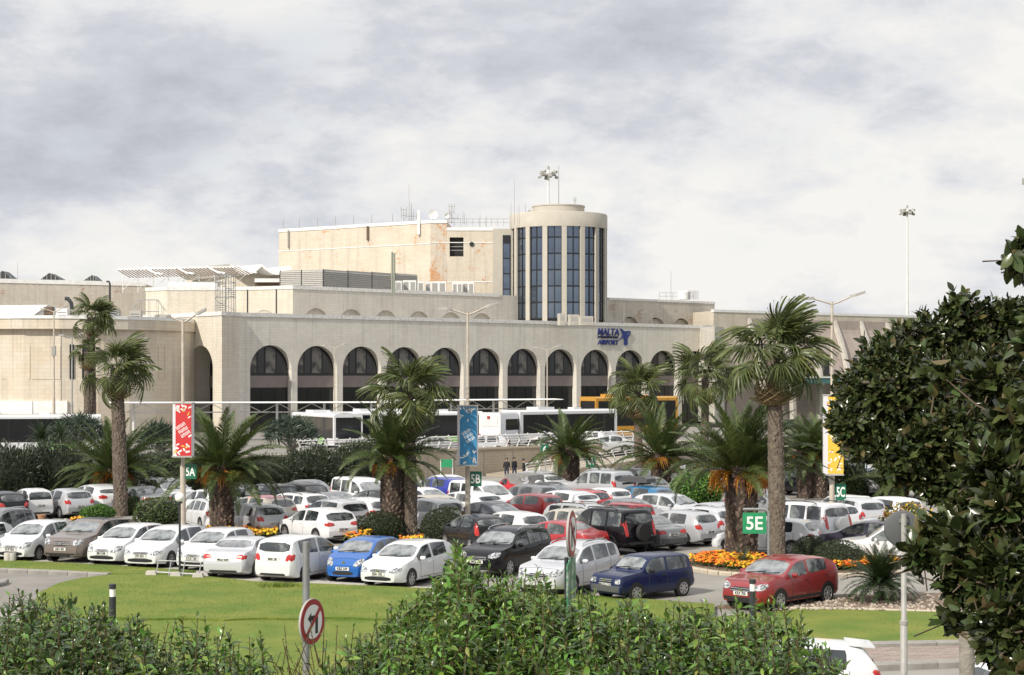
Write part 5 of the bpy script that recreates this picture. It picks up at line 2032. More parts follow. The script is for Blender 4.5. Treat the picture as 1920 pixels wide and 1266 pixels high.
def aim(o, root_pt, d, roll, size):
    d = d.normalized()
    y = Vector((0, 0, 1)).cross(d)
    if y.length < .05:
        y = Vector((math.sin(roll * 3), math.cos(roll * 3), 0))
    y.normalize()
    z = d.cross(y)
    m3 = Matrix((d, y, z)).transposed() @ Matrix.Rotation(roll, 3, "X")
    o.matrix_local = Matrix.Translation(root_pt) @ (m3.to_4x4() @ Matrix.Scale(size, 4))


def palm_trunk(h, r0, r1, lean, scale_n, m_scale, out, name="trunk", flare=1.0, msz=1.0):
    """core plus the spiral of cut leaf bases that wraps it"""
    core = MB()
    n = 10
    pts = [Vector((lean.x * (k / n) ** 1.6, lean.y * (k / n) ** 1.6, h * k / n)) for k in range(n + 1)]
    rad = [r0 * flare * .94 + (r1 - r0 * flare) * min(1, (k / n) ** .5) if k < 3 else r0 + (r1 - r0) * (k / n) for k in range(n + 1)]
    core.path(pts, [r_ * .93 for r_ in rad], 14)
    cm = core.mesh(name, M["trunk_core" if msz == 1 else "trunk_fan"], 60)
    t = (np.arange(scale_n) + NR.uniform(0, .5, scale_n)) / scale_n
    ang = np.arange(scale_n) * 2.39996 + NR.normal(0, .22, scale_n)
    rr = np.interp(t, np.linspace(0, 1, n + 1), rad)
    P_ = np.stack([lean.x * t ** 1.6 + rr * .9 * np.cos(ang), lean.y * t ** 1.6 + rr * .9 * np.sin(ang), h * t], 1)
    dirs = np.stack([np.cos(ang) * out, np.sin(ang) * out, np.full(scale_n, 1.0)], 1) + NR.normal(0, .16, (scale_n, 3))
    ups = np.stack([np.cos(ang), np.sin(ang), np.zeros(scale_n)], 1)
    V = np.array([(-.5, -.5, 0), (-.5, .5, 0), (-.1, .62, .22), (-.1, -.62, .22), (1.0, -.22, .16), (1.0, .22, .16), (.6, -.3, -.15), (.6, .3, -.15)])
    Fq = np.array([(0, 1, 2, 3), (3, 2, 5, 4), (4, 5, 7, 6), (0, 3, 4, 6), (1, 7, 5, 2)])
    size = NR.uniform(.8, 1.25, scale_n) * (2 * math.pi * r0 * h / scale_n) ** .5 * .62 * msz * (1 + .5 * NR.normal(0, .35, scale_n) ** 2)
    Vv, Ff = scatter((V, Fq), P_, dirs, ups, size)
    return cm, np_mesh("leaf_bases", Vv, Ff, m_scale), Vector((lean.x, lean.y, h))


def fan_palm(base, h, r, crown, n, label, lean=(0, 0), wind=.35, skirt=5, seed=0, scales=420, group="fan palms in the car park"):
    rr = random.Random(seed)
    root = thing("fan_palm", label, "palm tree", base, 0, group)
    cm, sm, top = palm_trunk(h, r, r * .72, Vector((lean[0], lean[1], 0)), int(scales * 1.9), M["trunk_fan"], .10, msz=.85)
    tr = link("trunk", cm, root)
    tag(link("leaf_bases", sm, tr), kind="stuff")
    for i in range(n):
        t = i / n
        el = R(84 - 106 * t ** .95 + rr.uniform(-14, 14))
        az = i * 2.39996 + rr.uniform(-.5, .5)
        d = Vector((math.cos(az) * math.cos(el) + wind, math.sin(az) * math.cos(el), math.sin(el)))
        me = FAN[0 if t < .3 else rr.choice((0, 1, 3)) if t < .65 else rr.choice((1, 1, 3, 2))]
        o = link("fan_leaf", me, root)
        aim(o, top - Vector((0, 0, .35 * t)), d, rr.uniform(-.9, .9), crown / 2.05 * rr.uniform(.75, 1.15))
    for i in range(skirt):
        az = rr.uniform(0, 6.28)
        o = link("dead_leaf", FAN_DEAD, root)
        aim(o, top - Vector((0, 0, .5)), Vector((math.cos(az) * .5, math.sin(az) * .5, -.8)), rr.uniform(-.6, .6), crown / 2.4)
    return root


STALK = MB()
for k in range(26):
    a = k * 2.4
    s_ = rng.uniform(.5, 1.0)
    p0 = Vector((0, 0, 0))
    p1 = Vector((.42, math.sin(a) * .10, .02))
    p2 = p1 + Vector((.35 * s_, math.sin(a) * .30 * s_, math.cos(a) * .22 * s_ - .15))
    p3 = p2 + Vector((.15 * s_, math.sin(a) * .1, -.35 * s_))
    STALK.path([p0, p1, p2, p3], [.018, .014, .012, .006], 3)
STALK = STALK.mesh("fruit_stalk", M["fruit_stalk"])


def date_palm(base, h, r, length, n, label, seed=0, stalks=9, wind=.12, scales=340, up=78, low=-42, group="date palms in the car park", flare=1.0):
    rr = random.Random(seed)
    root = thing("date_palm", label, "palm tree", base, 0, group)
    cm, sm, top = palm_trunk(h, r, r * .95, Vector((0, 0, 0)), scales, M["trunk_date"], .55, flare=flare)
    tr = link("trunk", cm, root)
    tag(link("leaf_bases", sm, tr), kind="stuff")
    for i in range(n):
        t = i / n
        el = R(up - (up - low) * t ** .9 + rr.uniform(-7, 7))
        az = i * 2.39996 + rr.uniform(-.25, .25)
        d = Vector((math.cos(az) * math.cos(el) + wind, math.sin(az) * math.cos(el), math.sin(el)))
        me = FEA[rr.choice((0, 1)) if t < .35 else rr.choice((1, 2)) if t < .75 else rr.choice((1, 2, 2, 3))]
        o = link("frond", me, root)
        st = Vector((math.cos(az), math.sin(az), 0)) * r * .4
        aim(o, top + st - Vector((0, 0, .35 * t)), d, rr.uniform(-.45, .45), length * rr.uniform(.85, 1.1))
    for i in range(stalks):
        az = i * 6.283 / max(stalks, 1) + rr.uniform(-.3, .3)
        o = link("fruit_stalk", STALK, root)
        aim(o, top + Vector((math.cos(az), math.sin(az), 0)) * r * .5 - Vector((0, 0, .15)), Vector((math.cos(az), math.sin(az), rr.uniform(-.5, .1))), rr.uniform(-.3, .3), r * 1.7)
    return root


def top_of(y, D):
    return CZ - (y - HY) * D / FP


def fan_at(px, yb, yt, label, crown_px, n, seed, D=None, r=None, lean_px=0, **k):
    D = D or FP * CZ / (yb - HY)
    b = P2(px, D)
    if "z0" in k:
        b.z = k.pop("z0")
    h = top_of(yt, D) - b.z
    return fan_palm(b, h, r or .36, crown_px * D / FP, n, label, lean=(lean_px * D / FP, 0), seed=seed, **k)


fan_at(226, 968, 690, "tall fan palm with rough brown trunk beside the low clipped bush", 68, 34, 1, r=.44, lean_px=-8, wind=.42)
fan_at(770, 1008, 740, "fan palm with slim grey trunk between the two domed bushes", 80, 34, 2, r=.38, lean_px=-7, wind=.25, skirt=6)
fan_at(1458, 1072, 672, "tallest fan palm rising beside the thickest date palm and 5E sign", 104, 40, 3, r=.36, lean_px=-8, wind=.26, skirt=5)
fan_at(1198, 893, 735, "fan palm with slim trunk between two date palms below the airport lettering", 62, 30, 4, r=.35, lean_px=-4, wind=.15, skirt=4)
fan_at(1322, 905, 705, "fan palm crown half hidden behind the tallest fan palm", 66, 26, 5, D=118, r=.33, wind=.2, skirt=5)
fan_at(172, 900, 595, "darkest windblown fan palm in front of the wing wall slots", 44, 30, 6, D=138, r=.42, wind=.65, skirt=2, lean_px=-2, z0=DECK)
fan_at(164, 900, 660, "short shaggy fan palm crown just below the darkest windblown one", 36, 20, 7, D=137, r=.34, wind=.3, skirt=8, z0=DECK)


def date_at(px, yb, yt, label, length_px, n, seed, rpx, **k):
    D = k.pop("D", None) or FP * CZ / (yb - HY)
    b = P2(px, D)
    return date_palm(b, top_of(yt, D), rpx * D / FP, length_px * D / FP, n, label, seed=seed, **k)


date_at(416, 1007, 872, "date palm with thick dark trunk and orange stalks beside the red banner", 128, 62, 11, 24, stalks=13, flare=1.08, low=-8)
date_at(213, 955, 880, "date palm with orange stalks partly hidden by the tall fan palm trunk", 122, 58, 12, 20, stalks=12, low=-8)
date_at(735, 1008, 855, "date palm with shaggy stub-covered trunk behind the domed bush", 116, 54, 13, 23, stalks=4, low=-2)
date_at(1066, 930, 840, "date palm with stout brown trunk behind the green 6 sign", 82, 50, 14, 22, stalks=3, low=-8)
date_at(1239, 934, 852, "date palm with orange collar beside the bright green round bush", 104, 48, 15, 20, stalks=8, up=85, low=-2)
date_at(1390, 1054, 876, "thickest date palm with big bunch of orange stalks beside the flower bed", 158, 58, 16, 32, stalks=14, up=86, low=14, flare=1.08)
date_at(1328, 890, 858, "date palm with a short trunk peeping out behind the thickest date palm", 80, 34, 17, 15, D=116, stalks=6)
date_at(1510, 934, 846, "date palm of the twin trunks nearer the tallest fan palm", 88, 44, 18, 17, stalks=4, low=-5)
date_at(1536, 934, 846, "date palm of the twin trunks nearer the orange banner", 86, 42, 19, 17, stalks=3, low=-5)
date_at(1692, 935, 895, "low date palm with brown dry base under the big tree's leaves", 110, 36, 20, 14, stalks=6)


def cycad(px, yb, size, n, label, seed, group="cycads", base=None, lift=.25):
    rr = random.Random(seed)
    root = thing("cycad", label, "cycad", base or G(px, yb), 0, group)
    mb = MB()
    mb.lathe([(size * .12, 0), (size * .14, size * .15), (size * .08, size * .28)], 10)
    link("trunk", mb.mesh("trunk", M["trunk_core"]), root)
    for i in range(n):
        t = i / n
        el = R(80 - 95 * t + rr.uniform(-7, 7))
        az = i * 2.39996
        o = link("frond", CYC[0 if t < .4 else rr.choice((1, 2))], root)
        aim(o, Vector((0, 0, size * lift)), Vector((math.cos(az) * math.cos(el), math.sin(az) * math.cos(el), math.sin(el))), rr.uniform(-.3, .3), size * rr.uniform(.9, 1.1))
    return root


cycad(1652, 1132, 1.42, 95, "broad dark cycad on the stony bed by the lawn", 31, lift=.45)
cycad(1392, 1072, .8, 30, "small feathery palm sprout at the foot of the thickest palm", 32)
cycad(1212, 915, 1.4, 30, "spiky green sprout beside the slim fan palm trunk", 33)
cycad(85, 870, 1.5, 34, "bright spiky plant in front of the dark bus windows", 34, base=P2(78, 118) + Vector((0, 0, 2.6)))
cycad(112, 870, 1.4, 34, "spiky plant beside the brightest one above the dark hedge", 35, base=P2(112, 118) + Vector((0, 0, 2.6)))

# ------------------------------------------------------------------ clipped bushes
SMALL_LEAF = leaf_template(2, .30, .1, .1)


def bush_mesh(seed, n, m, lump=.06, leaf=.085, cut=-.55):
    d = unit(n)
    d = d[d[:, 2] > cut]
    w_ = np.sin(d[:, 0] * 5 + seed) * np.cos(d[:, 1] * 4.3 + seed * 2) + np.sin(d[:, 2] * 6 + seed * 3) * .7
    rad = 1 + lump * w_ + NR.normal(0, .022, len(d))
    P_ = d * rad[:, None]
    dr = d * .7 + unit(len(d)) * .8
    V, Fq = scatter(SMALL_LEAF, P_, dr, d + unit(len(d)) * .4, leaf * NR.uniform(.7, 1.3, len(d)))
    return np_mesh("crown", V, Fq, m)


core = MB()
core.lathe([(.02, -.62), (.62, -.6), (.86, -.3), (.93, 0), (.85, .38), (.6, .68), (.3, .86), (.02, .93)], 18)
CORE = core.mesh("inner_shell", M["bush_core"], 80)
BUSH = {k: [bush_mesh(s, n, M[m], lump, lf) for s in range(2)] for k, n, m, lump, lf in (
    ("dark", 5200, "bush_leaf", .03, .075), ("bright", 4200, "bush_bright", .07, .13), ("mixed", 4200, "bush_mixed", .06, .10))}


def bush(px, yb, rx, ry, kind, label, seed=0, name="round_bush", group="clipped round bushes", base=None, depth=1.0):
    b = base or G(px, yb)
    s = b.y / FP
    root = thing(name, label, "bush", b, 0, group)
    for nm, me in (("crown", BUSH[kind][seed % 2]), ("inner_shell", CORE)):
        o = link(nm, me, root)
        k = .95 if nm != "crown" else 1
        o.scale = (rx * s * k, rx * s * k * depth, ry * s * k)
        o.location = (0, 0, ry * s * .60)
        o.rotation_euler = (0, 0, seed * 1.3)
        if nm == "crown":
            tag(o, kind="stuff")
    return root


bush(184, 974, 30, 17, "bright", "low wide green bush in front of the tall fan palm trunk", 0)
bush(298, 984, 46, 31, "mixed", "wide berry-speckled bush behind the white globe lamp", 1)
bush(713, 1010, 44, 32, "dark", "domed dark bush in front of the stubby date palm trunk", 0)
bush(836, 1014, 46, 38, "dark", "larger domed dark bush at the foot of the blue banner pole", 1)
bush(1308, 944, 44, 38, "bright", "bright green loose round bush behind the row of silver cars", 0)
bush(1420, 918, 20, 22, "dark", "small dark bush between the thick palm and the tall fan palm", 1)
bush(1520, 1056, 33, 32, "dark", "upright dark bush beside the white side-on hatchback", 0)
bush(1572, 1072, 46, 36, "dark", "broadest clipped bush above the marigolds near the red crossover", 1)
bush(1592, 930, 34, 40, "mixed", "loose flowering shrub under the second 5B sign", 1, "flowering_shrub", "shrubs behind the 5C sign")
bush(1640, 930, 34, 30, "dark", "dark leafy shrub next to the flowering one behind the 5C sign", 0, "leafy_shrub", "shrubs behind the 5C sign")
bush(1148, 912, 26, 14, "dark", "low dark hedge bush beneath the roof box", 0)
bush(250, 966, 18, 22, "mixed", "small loose shrub beside the grey saloon tail", 0)
bush(1560, 1004, 14, 14, "mixed", "tuft of shrub wrapped round the 5C lamp post foot", 1)

# yellow flowering shrub beside the traffic mirror
yb_ = G(1700, 1050)
root = thing("yellow_shrub", "loose shrub with yellow leaves and flowers beside the traffic mirror", "shrub", yb_)
n = 1500
d = unit(n)
P_ = d * (NR.uniform(.35, 1, n) ** .5)[:, None] * np.array([1.25, 1.0, 1.15]) + np.array([0, 0, 1.15])
V, Fq = scatter(SMALL_LEAF, P_, unit(n), unit(n), NR.uniform(.08, .17, n))
tag(link("blossom", np_mesh("blossom", V, Fq, M["petal_yellow"]), root), kind="stuff")
V, Fq = scatter(SMALL_LEAF, P_[::2] * .93, unit(n // 2), unit(n // 2), NR.uniform(.1, .2, n // 2))
tag(link("crown", np_mesh("crown", V, Fq, M["bush_mixed"]), root), kind="stuff")
mb = MB()
for k in range(7):
    a = k * .9
    mb.path([(0, 0, 0), (.3 * math.cos(a), .3 * math.sin(a), .8), (.7 * math.cos(a), .7 * math.sin(a), 1.7)], [.03, .02, .01], 5)
link("stem", mb.mesh("stem", M["twig"]), root)
# white blossoms on the flowering shrub
for o_, (px, yb, spread) in (("white_blossom", (1592, 930, 1.0)),):
    b = G(px, yb)
    n = 70
    d = unit(n)
    d[:, 1] = -abs(d[:, 1])
    V, Fq = scatter(SMALL_LEAF, d * np.array([1.1, 1.1, 1.25]) + np.array([b.x, b.y, .85]), unit(n), unit(n), NR.uniform(.08, .15, n))
    fl = tag(link("white_blossom", np_mesh("white_blossom", V, Fq, M["petal_white"])), kind="stuff")

# ------------------------------------------------------------------ oleander hedge along the far wall
OLE_LEAF = leaf_template(2, .11, .05, .15)


def oleander_mesh(seed, n):
    d = unit(n)
    d = d[d[:, 2] > -.75]
    k = len(d)
    lump = 1 + .10 * np.sin(d[:, 0] * 7 + seed) * np.sin(d[:, 2] * 6 + seed * 2) + .08 * np.cos(d[:, 1] * 9 + seed)
    P_ = d * (lump * NR.uniform(.72, 1.05, k))[:, None]
    V, Fq = scatter(OLE_LEAF, P_, d * .6 + unit(k) * .6 + np.array([0, 0, .55]), unit(k), NR.uniform(.10, .19, k))
    return np_mesh("crown", V, Fq, M["oleander"])


OLE = [oleander_mesh(s, 5200) for s in range(3)]
ole_lab = ["dark oleander bush at the picture edge below the dark bus", "dark oleander bush below the spiky plants",
           "dark oleander bush under the fan palm beside the tiny white car's row", "dark oleander bush behind the date palm with orange stalks",
           "dark oleander bush just behind the red banner and 5A sign", "dark oleander bush behind the thick-trunked date palm",
           "dark oleander bush in front of the green-striped van", "rounded oleander bush in front of the white midibus", "last oleander bush before the bare block wall"]
for i, (px, yt, rx) in enumerate(((-20, 820, 62), (62, 812, 60), (135, 838, 58), (205, 838, 60), (285, 825, 60), (352, 828, 58), (468, 838, 60), (545, 822, 62), (630, 812, 56))):
    s = wall_s(px)
    b = LP(s, WV - 2.6, 0)
    root = thing("oleander_bush", ole_lab[i], "bush", b, 0, "oleander hedge below the upper road")
    sc_ = b.y / FP
    hz_ = zpx(yt + 20, b)
    o = link("crown", OLE[i % 3], root)
    o.scale = (rx * sc_, 1.9, hz_ * .58)
    o.location = (0, 0, hz_ * .45)
    o.rotation_euler = (0, 0, i * .9 if i % 2 else 0)
    tag(o, kind="stuff")
    o = link("inner_shell", CORE, root)
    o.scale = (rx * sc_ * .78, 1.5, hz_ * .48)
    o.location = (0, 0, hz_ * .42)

# spiky dracaena trees behind the hedge
BLADE = leaf_template(2, .055, .05, .35)


def dracaena(b, rx, rz_, label, seed):
    root = thing("dracaena_tree", label, "tree", b, 0, "spiky dracaena trees")
    rr = random.Random(seed)
    mb = MB()
    heads = []
    for k in range(44):
        a, e = k * 2.39996, math.asin(min(1, .05 + k / 44))
        d = Vector((math.cos(a) * math.cos(e) * rx, math.sin(a) * math.cos(e) * rx, math.sin(e) * rz_)) * rr.uniform(.8, 1)
        heads.append(d + Vector((0, 0, rz_ * .9)))
    for h in heads[::3]:
        mb.path([(0, 0, 0), (h.x * .25, h.y * .25, h.z * .55), h], [.12, .07, .04], 5)
    mb.tube((0, 0, -1), (0, 0, .8), .2, 8)
    link("trunk", mb.mesh("trunk", M["bark"]), root)
    P_, D_ = [], []
    for h in heads:
        for q in range(30):
            v = unit(1)[0]
            P_.append(h)
            D_.append(v + np.array([h.x, h.y, (h.z - rz_) * .6]) * .25)
    P_, D_ = np.array(P_), np.array(D_)
    V, Fq = scatter(BLADE, P_, D_, unit(len(P_)), NR.uniform(.55, .85, len(P_)))
    tag(link("crown", np_mesh("crown", V, Fq, M["dracaena"]), root), kind="stuff")


bD = P2(545, 128)
dracaena(Vector((bD.x, 128, DECK)), 1.75, 1.45, "spiky dracaena with rounded crown below the white canopy beside the midibus", 51)
bD = P2(150, 124)
dracaena(Vector((bD.x, 124, DECK)), 1.9, 1.6, "spiky dracaena behind the date palm near the long bus", 52)
bD = P2(300, 126)
dracaena(Vector((bD.x, 126, DECK)), 1.3, 1.2, "smaller spiky dracaena just west of the red banner", 53)

# ------------------------------------------------------------------ paving, lawns, kerbs and beds
def poly_slab(name, pts, z0, z1, m, kind="structure"):
    mb = MB()
    mb.prism([(p[0], p[1], z0) for p in pts], (0, 0, z1 - z0))
    return tag(mb.build(name, m), kind=kind)


PX = lambda l: [G(*p) for p in l]
# pale walkway strip between the first row of cars and the lawn
poly_slab("walkway", PX([(-60, 1046), (0, 1050), (200, 1056), (400, 1072), (620, 1093), (760, 1101), (1000, 1114), (1150, 1122), (1150, 1128), (1000, 1121), (760, 1110), (620, 1104), (500, 1102), (395, 1096), (370, 1074), (200, 1064), (0, 1053), (-60, 1050)]), -.1, .05, M["pavement"])
lawn_a = PX([(-60, 1051), (0, 1054), (200, 1064), (368, 1075), (300, 1079), (205, 1081), (0, 1072), (-60, 1070)])
lawn_b = PX([(110, 1100), (150, 1091), (205, 1084), (300, 1081), (395, 1088), (480, 1097), (620, 1102), (760, 1108), (1000, 1119), (1150, 1126), (1340, 1140)] + [(1340 - 40 * k, 1167.5 + 1.6 * math.sin(k * 1.7) + 1.2 * math.sin(k * .6)) for k in range(33)] + [(70, 1120)])
lawn_c = PX([(60, 1162), (1340, 1162), (1500, 1146), (1790, 1153), (1990, 1160), (1990, 1210), (1790, 1216), (1640, 1218), (1200, 1275), (300, 1300), (-60, 1290), (60, 1200)])
poly_slab("lawn", lawn_a, -.1, .10, M["lawn"])
poly_slab("lawn", lawn_b, -.1, .13, M["lawn"])
poly_slab("lawn", lawn_c, -.1, .08, M["lawn"])


def inside(p, poly):
    c = False
    for a, b in zip(poly, poly[1:] + poly[:1]):
        if (a.y > p[1]) != (b.y > p[1]) and p[0] < (b.x - a.x) * (p[1] - a.y) / (b.y - a.y) + a.x:
            c = not c
    return c


BL = (np.array([(0, -.5, 0), (0, .5, 0), (.6, .35, .12), (.6, -.35, .12), (1, .05, .4), (1, -.05, .4)]) * np.array([1, .16, 1]), np.array([(0, 1, 2, 3), (3, 2, 4, 5)]))
gp = []
for poly, z, n in ((lawn_a, .10, 9000), (lawn_b, .13, 34000), (lawn_c, .08, 16000)):
    xs_, ys_ = [p.x for p in poly], [p.y for p in poly]
    k = 0
    while k < n:
        q = (rng.uniform(min(xs_), max(xs_)), rng.uniform(min(ys_), max(ys_)))
        k += 1
        if inside(q, poly):
            gp.append((q[0], q[1], z - .005))
# longer grass along the little step of the lawn and one tuft
for k in range(5200):
    px = rng.uniform(80, 1340)
    q = G(px, 1168.5 + rng.uniform(-1.5, .5))
    gp.append((q.x, q.y, .06 + rng.uniform(0, .06)))
gp = np.array(gp)
n = len(gp)
dd = unit(n) * np.array([.6, .6, .1]) + np.array([0, 0, .8])
sz = NR.uniform(.025, .06, n)
V, Fq = scatter(BL, gp, dd, unit(n), sz)
tag(link("grass", np_mesh("grass", V, Fq, M["blade"])), kind="stuff")
tf = G(527, 1107)
n = 260
P_ = NR.normal(0, 1, (n, 3)) * np.array([.35, .18, .02]) + np.array([tf.x, tf.y, .13])
V, Fq = scatter(BL, P_, unit(n) * .7 + np.array([0, 0, .8]), unit(n), NR.uniform(.08, .2, n))
tg_ = link("grass_tuft", np_mesh("grass_tuft", V, Fq, M["blade"]))
tag(tg_, kind="stuff")

sheet("service_road", PX([(-80, 1072), (0, 1075), (205, 1084), (110, 1100), (70, 1125), (-80, 1160)]), .012, M["road"])
sheet("lane", PX([(1140, 1122), (1290, 1080), (1700, 1075), (1990, 1090), (1990, 1125), (1760, 1120), (1560, 1124), (1345, 1142)]), .008, M["asphalt"])

KM = {}


def kerb_run(name, label, pts, n, w_=.22, h=.14, m=None, group=None, z=0.0):
    root = thing(name, label, "kerb", pts[0], 0, group)
    ln = [0]
    for a, b in zip(pts, pts[1:]):
        ln.append(ln[-1] + (b - a).length)
    def at(d):
        for i in range(len(pts) - 1):
            if d <= ln[i + 1] or i == len(pts) - 2:
                return pts[i].lerp(pts[i + 1], (d - ln[i]) / (ln[i + 1] - ln[i]))
    for k in range(n):
        a, b = at(ln[-1] * k / n), at(ln[-1] * (k + 1) / n)
        d = b - a
        key = (round(d.length, 2), w_, h, (m or M["kerb"]).name)
        if key not in KM:
            mb = MB()
            L_ = d.length - .02
            mb.prism([(-L_ / 2, -w_ / 2, 0), (L_ / 2, -w_ / 2, 0), (L_ / 2, -w_ / 2 + .03, h), (L_ / 2, w_ / 2, h)][:0] or
                     [(-L_ / 2, -w_ / 2, 0), (-L_ / 2, w_ / 2, 0), (-L_ / 2, w_ / 2, h), (-L_ / 2, -w_ / 2 + .035, h), (-L_ / 2, -w_ / 2, h - .035)], (L_, 0, 0))
            KM[key] = mb.mesh("kerb_stone", m or M["kerb"])
        link("kerb_stone", KM[key], root, (a + b) / 2 - pts[0] + Vector((0, 0, z)), math.atan2(d.y, d.x))
    return root


kerb_run("stone_kerb", "grey kerb stones edging the narrow lawn strip by the service road", PX([(-60, 1071.5), (0, 1073.5), (100, 1077.5), (205, 1083)]), 7, .25, .16)
kerb_run("stone_kerb", "short grey kerb at the picture edge across the service road", PX([(-60, 1108), (0, 1102), (10, 1094)]), 3, .25, .16)
kerb_run("stone_kerb", "pale curved kerb of the flower bed beside the red crossover", PX([(1400, 1042), (1330, 1046), (1288, 1058), (1290, 1069), (1340, 1078), (1410, 1083), (1480, 1085), (1600, 1082), (1700, 1076)]), 30, .22, .15, M["kerb_pale"])
kerb_run("stone_kerb", "thin pale edging between the far lawn and the stony bed", PX([(1480, 1145.5), (1600, 1147), (1790, 1152.5), (1960, 1158)]), 16, .10, .12, M["kerb_pale"])
kerb_run("stone_kerb", "low kerb on the road side of the stony bed with the cycad", PX([(1345, 1141), (1440, 1132), (1560, 1122.5), (1700, 1117), (1900, 1117)]), 18, .18, .13, M["kerb"])
kerb_run("stone_kerb", "grey kerb stones between the lawn and the brick path", PX([(1500, 1222), (1640, 1219.5), (1800, 1216.5), (2000, 1212)]), 8, .3, .22)
kerb_run("stone_kerb", "lowest grey kerb stones below the brick path at the picture's bottom", PX([(1500, 1262), (1640, 1257), (1800, 1251), (2000, 1244)]), 8, .3, .18)
poly_slab("stony_bed", PX([(1490, 1144), (1345, 1141.5), (1440, 1132.5), (1560, 1123), (1700, 1117.5), (1990, 1117.5), (1990, 1158), (1790, 1152)]), -.1, .10, M["soil"])
n = 900
gv = []
while len(gv) < n:
    q = G(rng.uniform(1440, 1960), rng.uniform(1122, 1150))
    gv.append((q.x, q.y, .10))
PB = (np.array([(-.5, -.5, 0), (.5, -.5, 0), (.5, .5, 0), (-.5, .5, 0), (-.3, -.3, .5), (.3, -.3, .5), (.3, .3, .5), (-.3, .3, .5)]), np.array([(0, 1, 5, 4), (1, 2, 6, 5), (2, 3, 7, 6), (3, 0, 4, 7), (4, 5, 6, 7)]))
gv = np.array(gv)
ang = NR.uniform(0, 6.28, n)
V, Fq = scatter(PB, gv, np.stack([np.cos(ang), np.sin(ang), np.zeros(n)], 1), np.tile([[0, 0, 1.0]], (n, 1)), NR.uniform(.03, .10, n))
tag(link("pebbles", np_mesh("pebbles", V, Fq, mat("pale_pebble", (0.34, 0.29, 0.235), .9, rand=.6))), kind="stuff")
# brick path: single pavers on a bed
bp0, bp1, bp2, bp3 = G(1500, 1258), G(2000, 1242), G(2000, 1216), G(1500, 1226)
poly_slab("brick_path", [bp0, bp1, bp2, bp3], -.1, .06, M["kerb"])
pv = MB()
pv.box((0, 0, .03), (.385, .185, .06))
pvm = pv.mesh("paver", M["paver"])
path = thing("paver_field", "clay pavers of the brick path between the two grey kerbs", "paving", (bp0 + bp1) / 2)
ex_ = (bp1 - bp0).normalized()
ey_ = Vector((-ex_.y, ex_.x, 0))
lx, ly = (bp1 - bp0).length, (bp3 - bp0).length * .97
cnt = 0
for j in range(int(ly / .20)):
    for i in range(int(6.6 / .40)):
        if cnt >= 300:
            break
        cnt += 1
        p = bp0 + ex_ * (.25 + i * .40 + (j % 2) * .20) + ey_ * (.12 + j * .20) + Vector((0, 0, .045 + rng.uniform(0, .008)))
        link("paver", pvm, path, p - path.location, math.atan2(ex_.y, ex_.x) + rng.uniform(-.02, .02))

# painted bay lines between the cars
for (xa, ya, xb, yb) in ((70, 986, 100, 965), (545, 1003, 600, 1000), (1180, 1030, 1240, 1016), (660, 1004, 672, 996), (1375, 1020, 1345, 1012), (120, 978, 128, 966)):
    a, b = G(xa, ya), G(xb, yb)
    d = (b - a).normalized()
    nn_ = Vector((-d.y, d.x, 0)) * .05
    mb = MB()
    mb.add([p + Vector((0, 0, .012)) for p in (a - nn_, b - nn_, b + nn_, a + nn_)], [(0, 1, 2, 3)])
    structure(mb, "bay_line", M["marking"])

# marigold beds
FLW = (np.array([(-.5, -.5, 0), (.5, -.5, 0), (.5, .5, 0), (-.5, .5, 0), (-.3, -.3, .45), (.3, -.3, .45), (.3, .3, .45), (-.3, .3, .45)]), PB[1])


def marigolds(outline, n, z, hgt, label):
    poly = PX(outline)
    mb = MB()
    mb.prism([(p.x, p.y, -.05) for p in poly], (0, 0, z + .05))
    c = sum((p for p in poly), Vector()) / len(poly)
    root = thing("flower_bed", label, "flower bed", (c.x, c.y, 0), 0, "marigold beds")
    wb(mb, "soil", M["soil"], root)
    xs_, ys_ = [p.x for p in poly], [p.y for p in poly]
    q = []
    while len(q) < n:
        t = (rng.uniform(min(xs_), max(xs_)), rng.uniform(min(ys_), max(ys_)))
        if inside(t, poly):
            q.append((t[0] - c.x, t[1] - c.y, z + rng.uniform(.45, 1) * hgt))
    q = np.array(q)
    pick = (np.sin(q[:, 0] * 2.1) + np.cos(q[:, 1] * 2.7 + q[:, 0]) + NR.normal(0, .9, n)) > 0.1
    V, Fq = scatter(FLW, q, unit(n) * np.array([1, 1, .25]), np.tile([[0, 0, 1.0]], (n, 1)) + unit(n) * .5, NR.uniform(.07, .15, n))
    mi = np.repeat(pick.astype(int), 5)
    tag(link("blossom", np_mesh("blossom", V, Fq, [M["mari_o"], M["mari_y"]], mi), root), kind="stuff")
    q2 = np.repeat(q, 2, axis=0) - np.array([0, 0, .07])
    V, Fq = scatter(SMALL_LEAF, q2 + NR.normal(0, .04, q2.shape), unit(2 * n), unit(2 * n), NR.uniform(.1, .18, 2 * n))
    tag(link("leaves", np_mesh("leaves", V, Fq, M["bush_mixed"]), root), kind="stuff")


